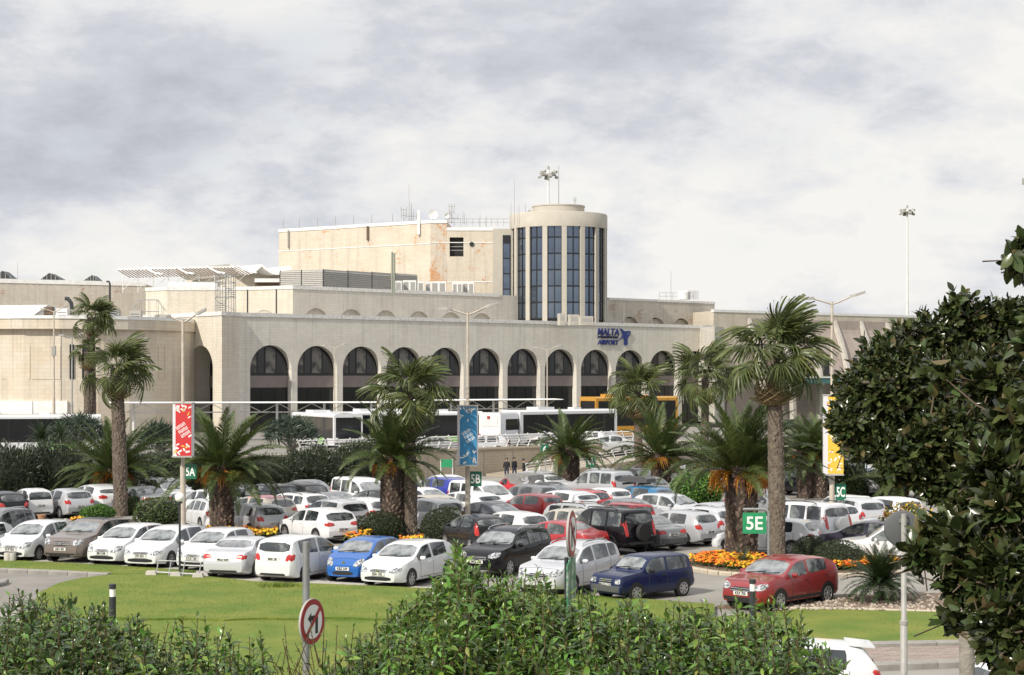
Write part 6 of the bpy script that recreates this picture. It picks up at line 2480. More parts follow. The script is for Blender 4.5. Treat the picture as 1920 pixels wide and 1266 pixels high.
marigolds([(1395, 1050), (1335, 1052), (1294, 1058), (1296, 1067), (1345, 1075), (1420, 1080), (1450, 1062)], 780, .16, .26, "bed of orange and yellow marigolds at the thickest palm's foot")
marigolds([(1540, 1068), (1560, 1080), (1640, 1078), (1690, 1072), (1660, 1064)], 420, .16, .34, "marigold bed between the red crossover and the broad cycad")
marigolds([(390, 1006), (515, 1008), (522, 1015), (470, 1018), (392, 1015)], 420, .1, .40, "long marigold strip in front of the thick-trunked palm and silver hatchback")
marigolds([(645, 1022), (690, 1006), (700, 1012), (668, 1030)], 180, .12, .4, "yellow marigold corner beside the domed bush with the blue car in front")
marigolds([(750, 1022), (790, 1018), (795, 1026), (752, 1030)], 80, .12, .28, "orange marigold patch at the slim fan palm trunk")
marigolds([(975, 1030), (1075, 1024), (1080, 1034), (990, 1042)], 300, .12, .36, "marigold strip between the dark red saloon and the silver SUV")
marigolds([(1306, 938), (1348, 938), (1350, 942), (1304, 942)], 130, .1, .45, "small marigold patch below the bright green round bush")
marigolds([(134, 984), (156, 984), (156, 988), (134, 988)], 50, .1, .3, "tiny marigold patch behind the bronze brown SUV")


# ------------------------------------------------------------------ street lamps
def street_lamp(px, yb, yt, label, halfspan_px, D=None, z0=0.0, r=.10, sides=(1, 1), m="cream_pole", rise=.22):
    D = D or FP * (CZ - z0) / (yb - HY)
    b = P2(px, D)
    b.z = z0
    h = top_of(yt, D) - z0
    s = halfspan_px * D / FP
    root = thing("street_lamp", label, "street lamp", b, 0, "double-armed street lamps")
    mb = MB()
    mb.path([(0, 0, 0), (0, 0, h * .35), (0, 0, h * .351), (0, 0, h)], [r * 1.25, r * 1.2, r * .85, r * .6], 10)
    link("pole", mb.mesh("pole", M[m], 40), root)
    mb = MB()
    mb.lathe([(r * 1.9, 0), (r * 1.9, .12), (r * 1.3, .16)], 12)
    link("base_plate", mb.mesh("base_plate", M["concrete"]), root)
    for sg, on in zip((-1, 1), sides):
        if not on:
            continue
        mb = MB()
        tip = Vector((sg * s * .55, 0, h + rise * (.6 if sg < 0 else 1.0)))
        mb.path([(0, 0, h - .12), (sg * s * .2, 0, h - .02), tip], r * .42, 6)
        a = link("arm", mb.mesh("arm", M[m], 60), root)
        mb = MB()
        e = Vector((sg * s, 0, h + rise * (.7 if sg < 0 else 1.9)))
        d = (e - tip)
        mb.prism([tip + Vector((0, -.09, -.02)), tip + d * .3 + Vector((0, -.15, -.05)), e + Vector((0, -.12, -.03)), e + Vector((0, .12, -.03)), tip + d * .3 + Vector((0, .15, -.05)), tip + Vector((0, .09, -.02))], (0, 0, .12))
        link("lamp_head", mb.mesh("lamp_head", M["louvre"]), a)
    return root


LPOS = {}
street_lamp(343, 1022, 600, "cream double-armed street lamp carrying the red banner", 43)
street_lamp(877, 1002, 586, "cream double-armed street lamp carrying the blue banner", 57)
street_lamp(1560, 998, 566, "cream double-armed street lamp carrying the orange banner", 62)
street_lamp(101, 0, 583, "tall cream lamp post with control box in front of the pale plinth", 26, 150, DECK)
street_lamp(135, 0, 632, "grey double-armed lamp post before the wing's slot windows", 25, 166, DECK, m="grey_pole")
street_lamp(627, 0, 651, "slim cream lamp post between the second and third arches", 26, 172, DECK, r=.09)
street_lamp(1026, 0, 655, "slim cream lamp post before the arch under the round tower", 26, 182, DECK, r=.09)
street_lamp(1432, 0, 636, "lamp post whose white heads flank the tallest fan palm crown", 43, 150, DECK)
mb = MB()
p = W(101, 658, 149.8)
mb.box(p, (.32, .3, .85))
tag(mb.build("control_box", M["grey_pole"]), "small grey control box on the tall cream lamp post", "box")
# the lamp head that pokes in at the picture's edge
q = W(1925, 345, 30)
root = thing("street_lamp", "street lamp head poking in at the picture edge above the big tree", "street lamp", (q.x + 1.6, 30, gz(30)), 0, "double-armed street lamps")
mb = MB(); mb.tube((0, 0, 0), (0, 0, q.z - gz(30)), .07, 8); link("pole", mb.mesh("pole", M["grey_pole"], 40), root)
mb = MB(); mb.tube((0, 0, q.z - gz(30)), (-1.2, 0, q.z - gz(30) + .05), .04, 6); link("arm", mb.mesh("arm", M["grey_pole"], 40), root)
mb = MB(); mb.prism([(-1.65, -.1, q.z - gz(30) + .0), (-1.1, -.12, q.z - gz(30)), (-1.1, .12, q.z - gz(30)), (-1.65, .1, q.z - gz(30))], (0, 0, .1)); link("lamp_head", mb.mesh("lamp_head", M["louvre"]), root)


def high_mast(px, D, ytop, label):
    b = P2(px, D)
    b.z = DECK
    h = top_of(ytop, D) - DECK
    root = thing("floodlight_mast", label, "floodlight mast", b, 0, "floodlight masts")
    mb = MB()
    mb.path([(0, 0, 0), (0, 0, h * .5), (0, 0, h)], [.32, .25, .16], 10)
    link("pole", mb.mesh("pole", M["white"], 60), root)
    mb = MB()
    mb.lathe([(.5, h - .9), (1.15, h - .9), (1.15, h - .7), (.5, h - .7)], 16)
    mb.tube((0, 0, h), (0, 0, h + .5), .2, 8)
    link("headframe", mb.mesh("headframe", M["louvre"]), root)
    for k in range(8):
        a = k * math.pi / 4 + .2
        mb = MB()
        Mx = Matrix.Rotation(a, 3, "Z") @ Matrix.Rotation(R(25), 3, "Y")
        mb.box((1.25 * math.cos(a), 1.25 * math.sin(a), h - (.4 if k % 2 else 1.15)), (.45, .55, .34), 0, 0, Mx)
        link("floodlight", mb.mesh("floodlight", M["louvre"]), root)


high_mast(1028, 262, 318, "floodlight mast rising behind the round glass tower")
high_mast(1701, 330, 390, "lone floodlight mast above the big tree")

# ------------------------------------------------------------------ banners and signs
def banner_box(px, yt, yb, D, wpx, m, label, seed, side_px=7):
    p = W(px, (yt + yb) / 2, D)
    s = D / FP
    h, w_ = (yb - yt) * s, wpx * s
    root = thing("banner_box", label, "banner", p, R(-6), "banner boxes on the lamp posts")
    dep = .42
    mb = MB()
    mb.box((0, 0, 0), (w_, dep, h))
    link("box_shell", mb.mesh("box_shell", M["banner_back"]), root)
    mb = MB()
    mb.box((side_px * s * .35, -dep / 2 - .006, 0), (w_ - side_px * s * .7, .012, h * .985))
    f = link("print_panel", mb.mesh("print_panel", M[m]), root)
    mb = MB()
    for zz in (h / 2 + .03, -h / 2 - .03):
        mb.box((0, 0, zz), (w_ + .06, dep + .06, .05))
    link("end_rail", mb.mesh("end_rail", M["louvre"]), root)
    rr = random.Random(seed)
    pr_ = MB()
    acc = MB()
    for zone in (0, 1):
        for k in range(17):
            u = rr.uniform(-.36, .44)
            v = (.5 - abs(rr.gauss(0, .09)) - .03) if zone else (-.5 + abs(rr.gauss(0, .13)) + .03)
            a = rr.uniform(-1.2, 1.2)
            c, s_ = math.cos(a), math.sin(a)
            l1, l2 = rr.uniform(.05, .10), rr.uniform(.018, .035)
            (pr_ if rr.random() < .72 else acc).prism([(u * w_ + x * c - z * s_, -dep / 2 - .013, v * h + x * s_ + z * c) for x, z in ((-l1, -l2), (l1, -l2), (l1, l2), (-l1, l2))], (0, -.006, 0))
    o = link("confetti_print", pr_.mesh("confetti_print", M["sign_white"]), f)
    tag(o, kind="stuff")
    o = link("confetti_print", acc.mesh("confetti_print", M["banner_yellow" if m == "banner_red" else "banner_orange" if m == "banner_yellow" else "louvre"]), f)
    tag(o, kind="stuff")
    pr_ = MB()
    for i in range(3):                               # rows of letter-like marks set on the slant
        for j in range(4):
            u0, v0 = (j - 1.5) * .115, (1 - i) * .20
            a = R(32)
            for (x, z, l1, l2) in ((-.03, 0, .012, .07), (.03, 0, .012, .07), (0, .055 * (1 if (i + j) % 2 else -1), .035, .014)):
                xx, zz = u0 + x, v0 + z
                q = [(xx - l1, zz - l2), (xx + l1, zz - l2), (xx + l1, zz + l2), (xx - l1, zz + l2)]
                pr_.prism([(.06 * w_ + px_ * math.cos(a) - pz * math.sin(a), -dep / 2 - .013, px_ * math.sin(a) + pz * math.cos(a)) for px_, pz in q], (0, -.006, 0))
    tag(link("mark_cluster", pr_.mesh("mark_cluster", M["sign_white"]), f), kind="stuff")
    return root


D_R, D_B, D_O = FP * CZ / (1022 - HY), FP * CZ / (1002 - HY), FP * CZ / (998 - HY)
banner_box(344, 757, 855, D_R - .35, 36, "banner_red", "red banner box with white marks on the lamp post", 1, 8)
banner_box(877, 762, 872, D_B - .35, 37, "banner_blue", "blue banner box with white marks on the lamp post", 2)
banner_box(1562, 742, 889, D_O - .35, 37, "banner_yellow", "orange banner box half hidden by the big tree", 3, 12)


def sign_panel(txt, px, py, wpx, hpx, D, label, yaw=0.0, m="sign_green", size=.78, border=False):
    p = W(px, py, D)
    s = D / FP
    root = thing("bay_sign", label, "sign", p, yaw, "green bay signs")
    mb = MB()
    mb.box((0, 0, 0), (wpx * s, .05, hpx * s))
    f = link("panel", mb.mesh("panel", M[m]), root)
    if txt:
        me = text_mesh(txt, 1.0, .004, M["sign_white"], .018)
        xs_, ys_ = [v.co.x for v in me.vertices], [v.co.y for v in me.vertices]
        ww, hh = max(xs_) - min(xs_), max(ys_) - min(ys_)
        H_ = hpx * s * size * .78
        W_ = min(wpx * s * .8, H_ * ww / hh * .95)
        for v in me.vertices:
            v.co = ((v.co.x - (max(xs_) + min(xs_)) / 2) / ww * W_, -.03 + v.co.z * .5, (v.co.y - (max(ys_) + min(ys_)) / 2) / hh * H_)
        link("lettering", me, f)
    return root


sign_panel("5A", 357.5, 884.5, 22, 27, D_R - .05, "green 5A sign fixed to the red banner's lamp post", R(-8), "sign_dark_green")
sign_panel("5B", 892, 898, 22, 28, D_B - .05, "green 5B sign fixed to the blue banner's lamp post", R(-8), "sign_dark_green")
sign_panel("5C", 1576.5, 922.5, 19, 31, D_O - .05, "green 5C sign fixed to the orange banner's lamp post", R(-14), "sign_dark_green")


def hooked_post(xp, xs, yb, yt, D, wpx, label, two=False):
    """galvanised post bent over at the top to carry a hanging sign"""
    s = D / FP
    b = P2(xp, D)
    h = top_of(yt, D)
    root = thing("sign_post", label, "sign post", b, 0, "posts of the green bay signs")
    dx = (xs - xp) * s
    rr_ = .16
    sg = 1 if dx > 0 else -1
    pts = [(0, 0, 0), (0, 0, h - rr_)] + [(sg * rr_ * (1 - math.cos(R(a))), 0, h - rr_ + rr_ * math.sin(R(a))) for a in (30, 60, 90)] + [(dx, 0, h)]
    mb = MB()
    mb.path(pts, .03 * (wpx / 6), 8)
    link("pole", mb.mesh("pole", M["steel"], 60), root)
    mb = MB()
    for t in (.35, .9):
        mb.tube((dx * t, 0, h), (dx * t, 0, h - .08 - 5 * s), .012, 5)
    link("hanger", mb.mesh("hanger", M["steel"]), root)
    return root


hooked_post(1441, 1393, 1118, 955, 57.5, 9, "bent steel post holding the 5E sign in front of the red crossover")
sign_panel("5E", 1414.5, 981, 44, 39, 57.5, "large green 5E sign hanging from a bent steel post", 0, "sign_green", .82)
hooked_post(1117, 1099, 913, 851, 114.5, 7, "bent post holding the second 5A sign beside the silver people carrier")
sign_panel("5A", 1107, 865, 17, 22, 114.5, "small green 5A sign hanging from a bent post beside the stout palm", R(10), "sign_dark_green")
b = P2(1625, 106)
rt = thing("sign_post", "straight thin post of the second 5B sign in the shrubs", "sign post", b, 0, "posts of the green bay signs")
mb = MB(); mb.tube((0, 0, 0), (0, 0, top_of(868, 106)), .045, 8); link("pole", mb.mesh("pole", M["steel"], 60), rt)
sign_panel("5B", 1613.5, 880, 17, 21, 105.9, "small green 5B sign above the flowering shrub", R(-18), "sign_dark_green")
b = P2(1022.5, 122)
rt = thing("sign_post", "thin post of the green 6 sign before the block wall", "sign post", b, 0, "posts of the green bay signs")
mb = MB(); mb.tube((0, 0, 0), (0, 0, top_of(845, 122)), .04, 8); link("pole", mb.mesh("pole", M["grey_pole"], 60), rt)
sign_panel("6", 1021.5, 842.5, 15, 17, 121.9, "small green 6 sign beside the stout palm", 0, "sign_dark_green", .95)
pA_, pB_ = W(837.5, 869, 121), P2(837.5, 121)
rt = thing("board_sign", "blank green board on two thin posts before the block wall", "sign", pB_)
sw = 121 / FP
mb = MB(); mb.box((0, 0, pA_.z), (21 * sw, .05, 15 * sw)); link("panel", mb.mesh("panel", M["sign_green"]), rt)
for sg in (-1, 1):
    mb = MB(); mb.tube((sg * 11 * sw, .03, 0), (sg * 11 * sw, .03, pA_.z + 8 * sw), .035, 6); link("pole", mb.mesh("pole", M["white"]), rt)


# ------------------------------------------------------------------ round traffic signs on the near bank
def disc_sign(px, py, D, rad, yaw, label, front, ptop, pbot_r, arrow=None, plate=None, pm="steel", zbase=None):
    c = W(px, py, D)
    zb = gz(D) if zbase is None else zbase
    root = thing("traffic_sign", label, "traffic sign", (c.x, c.y, zb))
    cz = c.z - zb
    mb = MB()
    mb.tube((0, 0, -.3), (0, 0, top_of(ptop, D) - zb), pbot_r, 10)
    link("pole", mb.mesh("pole", M[pm], 60), root)
    off = pbot_r + .02
    Rz = Matrix.Rotation(yaw, 3, "Z")

    def ring(r0, r1, y, m, name, par, th=.01, dx=0.0):
        mb = MB()
        if r0 > 0:
            mb.lathe([(r1, y), (r1, y - th), (r0, y - th), (r0, y)], 40, (dx, 0, 0), "y", closed=False)
        else:
            mb.lathe([(r1, y), (r1, y - th)], 40, (dx, 0, 0), "y")
        mb.v = [tuple(Rz @ Vector(v) + Vector((0, 0, cz))) for v in mb.v]
        return link(name, mb.mesh(name, M[m], 40), par)
    d = ring(0, rad, -off, "louvre", "sign_disc", root, .025)
    if front == "ban":
        ring(0, rad * .97, -off - .025, "sign_red", "red_rim", d, .004)
        ring(0, rad * .74, -off - .029, "sign_white", "white_face", d, .004)
        mb = MB()
        k = rad / .3
        segs = [[(.055, -.16), (.115, -.16), (.115, .06), (.055, .06)], [(.115, .02), (.115, .08), (-.06, .08), (-.06, .02)],
                [(-.05, .12), (-.13, .05), (-.05, -.02)]]
        if arrow == "right":
            segs = [[(-x, z) for x, z in s_] for s_ in segs]
        for s_ in segs:
            mb.prism([tuple(Rz @ Vector((x * k, -off - .033, z * k)) + Vector((0, 0, cz))) for x, z in s_], tuple(Rz @ Vector((0, -.004, 0))))
        link("arrow", mb.mesh("arrow", M["sign_black"]), d)
        mb = MB()
        q = [(-.175, .14), (-.14, .175), (.175, -.14), (.14, -.175)]
        if arrow != "right":
            q = [(-x, z) for x, z in q]
        mb.prism([tuple(Rz @ Vector((x * k, -off - .038, z * k)) + Vector((0, 0, cz))) for x, z in q], tuple(Rz @ Vector((0, -.004, 0))))
        link("red_bar", mb.mesh("red_bar", M["sign_red"]), d)
    if plate:
        mb = MB()
        w_, h_, zc = plate
        mb.prism([tuple(Rz @ Vector((x, -off, z)) + Vector((0, 0, cz))) for x, z in ((-w_, zc - h_), (w_, zc - h_), (w_, zc + h_ + .1), (-w_, zc + h_))], tuple(Rz @ Vector((0, -.02, 0))))
        link("under_plate", mb.mesh("under_plate", mat("weathered_green_plate", (0.03, 0.17, 0.08), .5, col2=(0.42, 0.45, 0.40), nscale=5, contrast=(.5, .62))), root)
    return root


disc_sign(574, 1165, 20.5, .268, R(65), "round red and white no-turn sign low on a steel post in the lawn hedge", "ban", 1016, .042, "left", zbase=gz(20.5))
disc_sign(1062, 1001, 20.5, .275, R(78), "round red and white no-turn sign nearly edge-on with weathered green plate below", "ban", 1045, .025, "right", (.26, .42, -.76), "dark_metal")
# grey back of a round mirror on its stepped pole
c = W(1693, 992, 25)
rt = thing("traffic_mirror", "round dark grey traffic mirror seen from behind on a stepped grey pole", "traffic mirror", (c.x, c.y, gz(25)))
zc_ = c.z - gz(25)
mb = MB()
zj = top_of(1166, 25) - gz(25)
mb.path([(0, -.06, -.4), (0, -.06, zj), (0, -.06, zj + .01), (0, -.06, zc_ + .22)], [.052, .052, .04, .04], 12)
link("pole", mb.mesh("pole", M["grey_pole"], 50), rt)
mb = MB()
mb.lathe([(.051, zj - .03), (.06, zj - .03), (.06, zj + .02), (.04, zj + .03)], 12, (0, -.06, 0))
link("collar", mb.mesh("collar", M["grey_pole"]), rt)
mb = MB()
mb.lathe([(.225, .06), (.26, .05), (.262, .03), (.25, .01), (.18, -.01), (.02, -.015)], 40, (0, 0, zc_), "y")
link("mirror_back", mb.mesh("mirror_back", mat("mirror_back_grey", (0.10, 0.105, 0.11), .5), 40), rt)
mb = MB()
mb.box((0, -.03, zc_ + .12), (.12, .05, .05))
link("bracket", mb.mesh("bracket", M["steel"]), rt)

# ------------------------------------------------------------------ small things by the lawn
def bollard(px, yt, D, zb, label):
    b = P2(px, D)
    b.z = zb
    h = top_of(yt, D) - zb
    root = thing("bollard_light", label, "bollard", b, 0, "bollard lights on the lawn")
    r = .095
    for nm, prof, m in (("post", [(r, 0), (r, h - .34)], "dark_metal"), ("lens", [(r * .85, h - .34), (r * .85, h - .13)], "globe"), ("cap", [(r * 1.02, h - .13), (r * 1.02, h - .01), (r * .9, h)], "dark_metal")):
        mb = MB()
        mb.lathe(prof, 16)
        link(nm, mb.mesh(nm, M[m], 40), root)


bollard(211, 1095, 47.5, .12, "black bollard light with pale lens on the lawn before the leafy hedge")
bollard(1411, 1086, 50.5, 0.0, "black bollard light in front of the red crossover's nose")
b = G(337, 1086)
rt = thing("globe_lamp", "white globe lamp on a thin dark post beside the low metal frame", "lamp", b)
gzc = top_of(933, b.y)
mb = MB(); mb.tube((0, 0, 0), (0, 0, gzc - .12), .04, 8); link("post", mb.mesh("post", M["dark_metal"], 60), rt)
mb = MB(); mb.lathe([(.05, gzc - .22), (.10, gzc - .20), (.10, gzc - .13)], 12); link("collar", mb.mesh("collar", M["dark_metal"]), rt)
mb = MB(); mb.lathe([(.17 * math.sin(math.pi * k / 12) + .001, gzc - .17 * math.cos(math.pi * k / 12)) for k in range(13)], 20); link("globe", mb.mesh("globe", M["globe"], 80), rt)

fa, fb = G(292, 1085), G(372, 1089)
rt = thing("barrier_frame", "low galvanised barrier frame on pale concrete feet at the lawn's edge", "barrier", fa)
d = fb - fa
lean = Vector((.05, .25, 0))
for t in (0.0, .30, .62, 1.0):
    mb = MB(); mb.tube(d * t + Vector((0, 0, .05)), d * t + lean + Vector((0, 0, .62)), .022, 6); link("upright", mb.mesh("upright", M["steel"]), rt)
for z, k in ((.62, 1), (.22, .35)):
    mb = MB(); mb.tube(lean * k + Vector((0, 0, z)), d + lean * k + Vector((0, 0, z)), .03 if z < .3 else .02, 6); link("rail", mb.mesh("rail", M["steel"]), rt)
for t in (-.10, .48, 1.0):
    mb = MB()
    p = d * t
    mb.prism([p + Vector((-.22, -.14, 0)), p + Vector((.22, -.14, 0)), p + Vector((.14, -.10, .26)), p + Vector((-.18, -.10, .26))], (0, .3, 0))
    link("concrete_foot", mb.mesh("concrete_foot", M["concrete"]), rt)
for i, px in enumerate((14, 24)):
    b = G(px, 1056)
    rt = thing("stub_post", ("pale cylindrical stub post at the kerb, nearer the picture edge", "darker stub post beside its pale twin at the kerb")[i], "post", b, 0, "twin stub posts")
    mb = MB(); mb.lathe([(.13, 0), (.13, .38), (.12, .40)], 16); link("shaft", mb.mesh("shaft", M["concrete" if i == 0 else "louvre"], 40), rt)
b = G(78, 980)
rt = thing("clay_pot", "small terracotta pot standing on the asphalt by the tiny white car", "pot", b)
mb = MB(); mb.lathe([(.13, 0), (.20, .34), (.22, .34), (.22, .40), (.17, .40), (.15, .3)], 14); link("pot", mb.mesh("pot", mat("terracotta", (0.36, 0.20, 0.11), .8)), rt)

# roof box on the steel blue car
car = [c_ for c_ in CARS if c_[0].get("label", "").startswith("steel blue")][0]
rt = thing("roof_box", "dark grey roof box strapped on the steel blue car", "roof box", car[1] + Vector((0, 0, 1.50)), R(car[2]))
mb = MB()
mb.prism([(1.0, 0, .10), (.7, 0, .34), (-.75, 0, .42), (-.95, 0, .30), (-.95, 0, .10)], (0, .8, 0))
mb.v = [(x, y - .4, z + .04) for x, y, z in mb.v]
link("shell", mb.mesh("shell", M["plastic_grey"], 30), rt)
for x in (-.5, .5):
    mb = MB(); mb.box((x, 0, .06), (.08, 1.1, .10)); link("crossbar", mb.mesh("crossbar", M["trim"]), rt)
van = [c_ for c_ in CARS if c_[0].get("label", "").startswith("cream van")][0]
rt = thing("ladder_rack", "thin metal ladder rack on the cream van's roof", "roof rack", van[1] + Vector((0, 0, 1.83)), R(van[2]))
for y in (-.6, 0, .6):
    mb = MB(); mb.tube((-1.8, y, .16), (1.2, y, .16), .025, 5); link("rail", mb.mesh("rail", M["dark_metal"]), rt)
for x in (-1.6, -.4, .8):
    mb = MB(); mb.tube((x, -.7, 0), (x, -.7, .17), .02, 5); mb.tube((x, .7, 0), (x, .7, .17), .02, 5); mb.tube((x, -.7, .17), (x, .7, .17), .02, 5); link("crossbar", mb.mesh("crossbar", M["dark_metal"]), rt)

# ------------------------------------------------------------------ bus stands
def canopy(p0, p1, depth, z, label, name="bus_canopy", posts=5, truss=True):
    root = thing(name, label, "canopy", (p0.x, p0.y, DECK), 0, "canopies of the bus stands")
    d = p1 - p0
    u = d.normalized()
    n_ = Vector((-u.y, u.x, 0))
    mb = MB()
    prof = [(-.5, .02), (-.4, .07), (0, .12), (.4, .07), (.5, .02), (.3, -.04), (-.3, -.04)]
    mb.prism([p0 + n_ * (a * depth) + Vector((0, 0, z + b_)) for a, b_ in prof], d)
    wb(mb, "roof_shell", M["white"], root, 40)
    ln = d.length
    nseg = max(4, int(ln / 1.5))
    if truss:
        mb = MB()
        mb.tube(p0 + u * 1.5 + Vector((0, 0, z - .85)), p1 - u * 2.2 + Vector((0, 0, z - .85)), .06, 6)
        wb(mb, "truss_chord", M["white"], root)
        for k in range(nseg):
            a, b_ = p0 + d * (k / nseg), p0 + d * ((k + 1) / nseg)
            lo, hi = Vector((0, 0, z - .85)), Vector((0, 0, z - .06))
            mb = MB()
            mb.tube(a + (lo if k % 2 else hi), b_ + (hi if k % 2 else lo), .035, 5)
            wb(mb, "truss_bar", M["white"], root)
    for k in range(posts):
        t = (k + .5) / posts
        mb = MB()
        q = p0 + d * t
        mb.tube(q + Vector((0, 0, DECK)), q + Vector((0, 0, z - .05)), .11, 8)
        wb(mb, "post", M["white"], root)
    return root


c0, c1 = P2(205, 160), P2(740, 163)
canopy(c0, c1, 3.2, zpx(756, c0), "long white truss canopy of the bus stand before the first arches", posts=6)
c0, c1 = P2(722, 166), P2(1040, 176)
canopy(c0, c1, 3.4, zpx(752, c0), "white truss canopy behind the blue banner ending at a pointed tip", posts=4)

BUSM = {}


def bus(px, D, yaw, L, H, label, body="white", accent=True, glass="glass_dark", group="buses at the stands", name="bus", z=DECK, win=(.31, .90)):
    W_ = 2.5
    b = P2(px, D)
    b.z = z
    root = thing(name, label, "bus", b, yaw, group)
    mb = MB()
    r_ = .14
    prof = [(-W_ / 2, .32), (-W_ / 2, H - r_), (-W_ / 2 + r_, H), (W_ / 2 - r_, H), (W_ / 2, H - r_), (W_ / 2, .32)]
    mb.prism([(-L / 2, y, z_) for y, z_ in prof], (L, 0, 0))
    link("body", mb.mesh("body", PAINT[body], 30), root)
    zl, zh = H * win[0], H * win[1]
    n = max(3, int(L / 1.7))
    for sg in (-1, 1):
        mb = MB()
        mb.box((0, sg * (W_ / 2 + .006), (zl + zh) / 2), (L * .94, .014, zh - zl))
        f = link("window_band", mb.mesh("window_band", M["frame_dark"]), root)
        mb = MB()
        pw_ = L * .94 / n
        mb.box((0, 0, 0), (pw_ - .07, .014, zh - zl - .1))
        if (round(pw_, 2), glass) not in BUSM:
            BUSM[(round(pw_, 2), glass)] = mb.mesh("pane", M[glass])
        for k in range(n):
            link("pane", BUSM[(round(pw_, 2), glass)], f, (-L * .47 + pw_ * (k + .5), sg * (W_ / 2 + .016), (zl + zh) / 2))
        for xw in (-L * .30, L * .30):
            mb = MB()
            mb.lathe([(.58, 0), (.58, .012)], 20, (xw, sg * (W_ / 2 + (.004 if sg > 0 else -.016)), .5), "y")  # flat black disc painted in for the shaded hollow round the wheel
            wa = link("wheel_arch", mb.mesh("wheel_arch", M["black"]), root)
            mb = MB()
            y0 = sg * (W_ / 2 - .22)
            mb.lathe([(.48, -.15), (.48, .24), (.30, .25), (.28, .2)] if sg > 0 else [(.28, -.2), (.30, -.25), (.48, -.24), (.48, .15)], 20, (xw, y0, .48), "y")
            link("wheel", mb.mesh("wheel", M["tyre"], 40), root)
        if accent:
            mb = MB()
            y = sg * (W_ / 2 + .005)
            for k in range(5):
                z0 = .42 + k * .13
                mb.prism([(L * .10, y, z0), (L * .34 - k * .12, y, z0), (L * .32 - k * .12, y, z0 + .09), (L * .13, y, z0 + .09)], (0, sg * .008, 0))
            link("green_stripe", mb.mesh("green_stripe", PAINT["lime"]), root)
    for sg in (-1, 1):
        mb = MB()
        mb.box((sg * (L / 2 + .006), 0, (zl + zh) / 2 - .05), (.014, W_ * .88, zh - zl + .1))
        link("end_window", mb.mesh("end_window", M[glass]), root)
        mb = MB()
        mb.box((sg * (L / 2 + .02), 0, .42), (.10, W_ * .96, .3))
        link("bumper", mb.mesh("bumper", M["greytrim"]), root)
        for s2 in (-1, 1):
            mb = MB()
            mb.box((sg * (L / 2 + .012), s2 * W_ * .40, .85), (.03, .22, .2))
            link("headlight" if sg > 0 else "taillight", mb.mesh("lamp", M["lamp_clear" if sg > 0 else "lamp_red"]), root)
    mb = MB()
    mb.box((-L * .2, 0, H + .11), (1.8, 1.5, .24))
    link("roof_unit", mb.mesh("roof_unit", PAINT[body]), root)
    mb = MB()
    mb.box((L * .15, 0, H + .08), (.8, .8, .16))
    link("roof_unit", mb.mesh("roof_unit", PAINT[body]), root)
    return root


bus(38, 134, R(12), 12, 3.0, "long bus with black windows and green stripes cut by the picture edge")
bus(612, 147, R(-62), 9.5, 2.85, "white bus whose dark front faces out between oleander and canopy post")
bus(800, 146, R(22), 9.0, 3.0, "white bus with a dark window band behind the fan palm")
bus(1050, 150, R(40), 11, 3.1, "white bus with black windows standing beside the white boxy rear", win=(.38, .88))
bus(716, 152, R(30), 7.5, 2.9, "white bus half hidden between the stubby palm and the block pier")
bus(1180, 168, R(35), 10, 4.0, "yellow coach behind the slim fan palm below the lettering", body="yellow", accent=False)
# back end of the white bus that faces the camera
b = P2(950, 146)
b.z = DECK
rt = thing("minibus", "tall white minibus showing its flat rear beside the long white bus", "minibus", b, R(58), "buses at the stands")
mb = MB()
mb.prism([(-2.6, -1.05, .35), (-2.6, -1.05, 2.75), (-2.6, -.95, 2.95), (-2.6, .95, 2.95), (-2.6, 1.05, 2.75), (-2.6, 1.05, .35)], (5.4, 0, 0))
link("body", mb.mesh("body", PAINT["white"], 30), rt)
for nm, c, s_, m in (("rear_panel", (-2.61, 0, 1.2), (.03, 1.8, .85), "white"), ("rear_window", (-2.61, .42, 2.2), (.03, .72, .75), "coping"), ("rear_window", (-2.61, -.42, 2.2), (.03, .72, .75), "coping"),
                     ("notice", (-2.63, .1, 2.55), (.03, .26, .22), "sign_red"), ("bumper", (-2.64, 0, .45), (.12, 2.0, .24), "greytrim"), ("window", (.3, -1.06, 1.95), (4.2, .02, .9), "glass_dark"),
                     ("taillight", (-2.62, .93, 1.0), (.04, .14, .4), "lamp_red"), ("taillight", (-2.62, -.93, 1.0), (.04, .14, .4), "lamp_red")):
    mb = MB(); mb.box(c, s_); link(nm, mb.mesh(nm, M[m]), rt)
for x in (-1.5, 1.7):
    for sg in (-1, 1):
        mb = MB(); mb.lathe([(.2, -.13), (.40, -.13), (.40, .13), (.2, .13)], 18, (x, sg * .94, .4), "y"); link("wheel", mb.mesh("wheel", M["tyre"], 40), rt)
# white and green van parts behind the hedge, advert panel and shelter
b = P2(905, 152)
b.z = DECK
rt = thing("shelter", "glass bus shelter with a white poster and green panel behind the blue banner", "bus shelter", b, R(12))
for x in (-1.4, -.45, .5, 1.4):
    mb = MB(); mb.box((x, 0, 1.35), (.09, .09, 2.7)); link("post", mb.mesh("post", M["dark_metal"]), rt)
mb = MB(); mb.box((0, 0, 2.75), (3.1, 1.4, .10)); link("roof", mb.mesh("roof", M["white"]), rt)
for x, m in ((-.92, "glass_dark"), (.03, "sign_white"), (.95, "sign_green")):
    mb = MB(); mb.box((x, .02, 1.35), (.82, .04, 2.1)); link("panel", mb.mesh("panel", M[m]), rt)
mb = MB(); mb.box((.03, -.004, 1.55), (.74, .012, .28)); mb.box((.03, -.004, 1.0), (.74, .012, .12)); link("poster_print", mb.mesh("poster_print", M["logo_blue"]), rt)

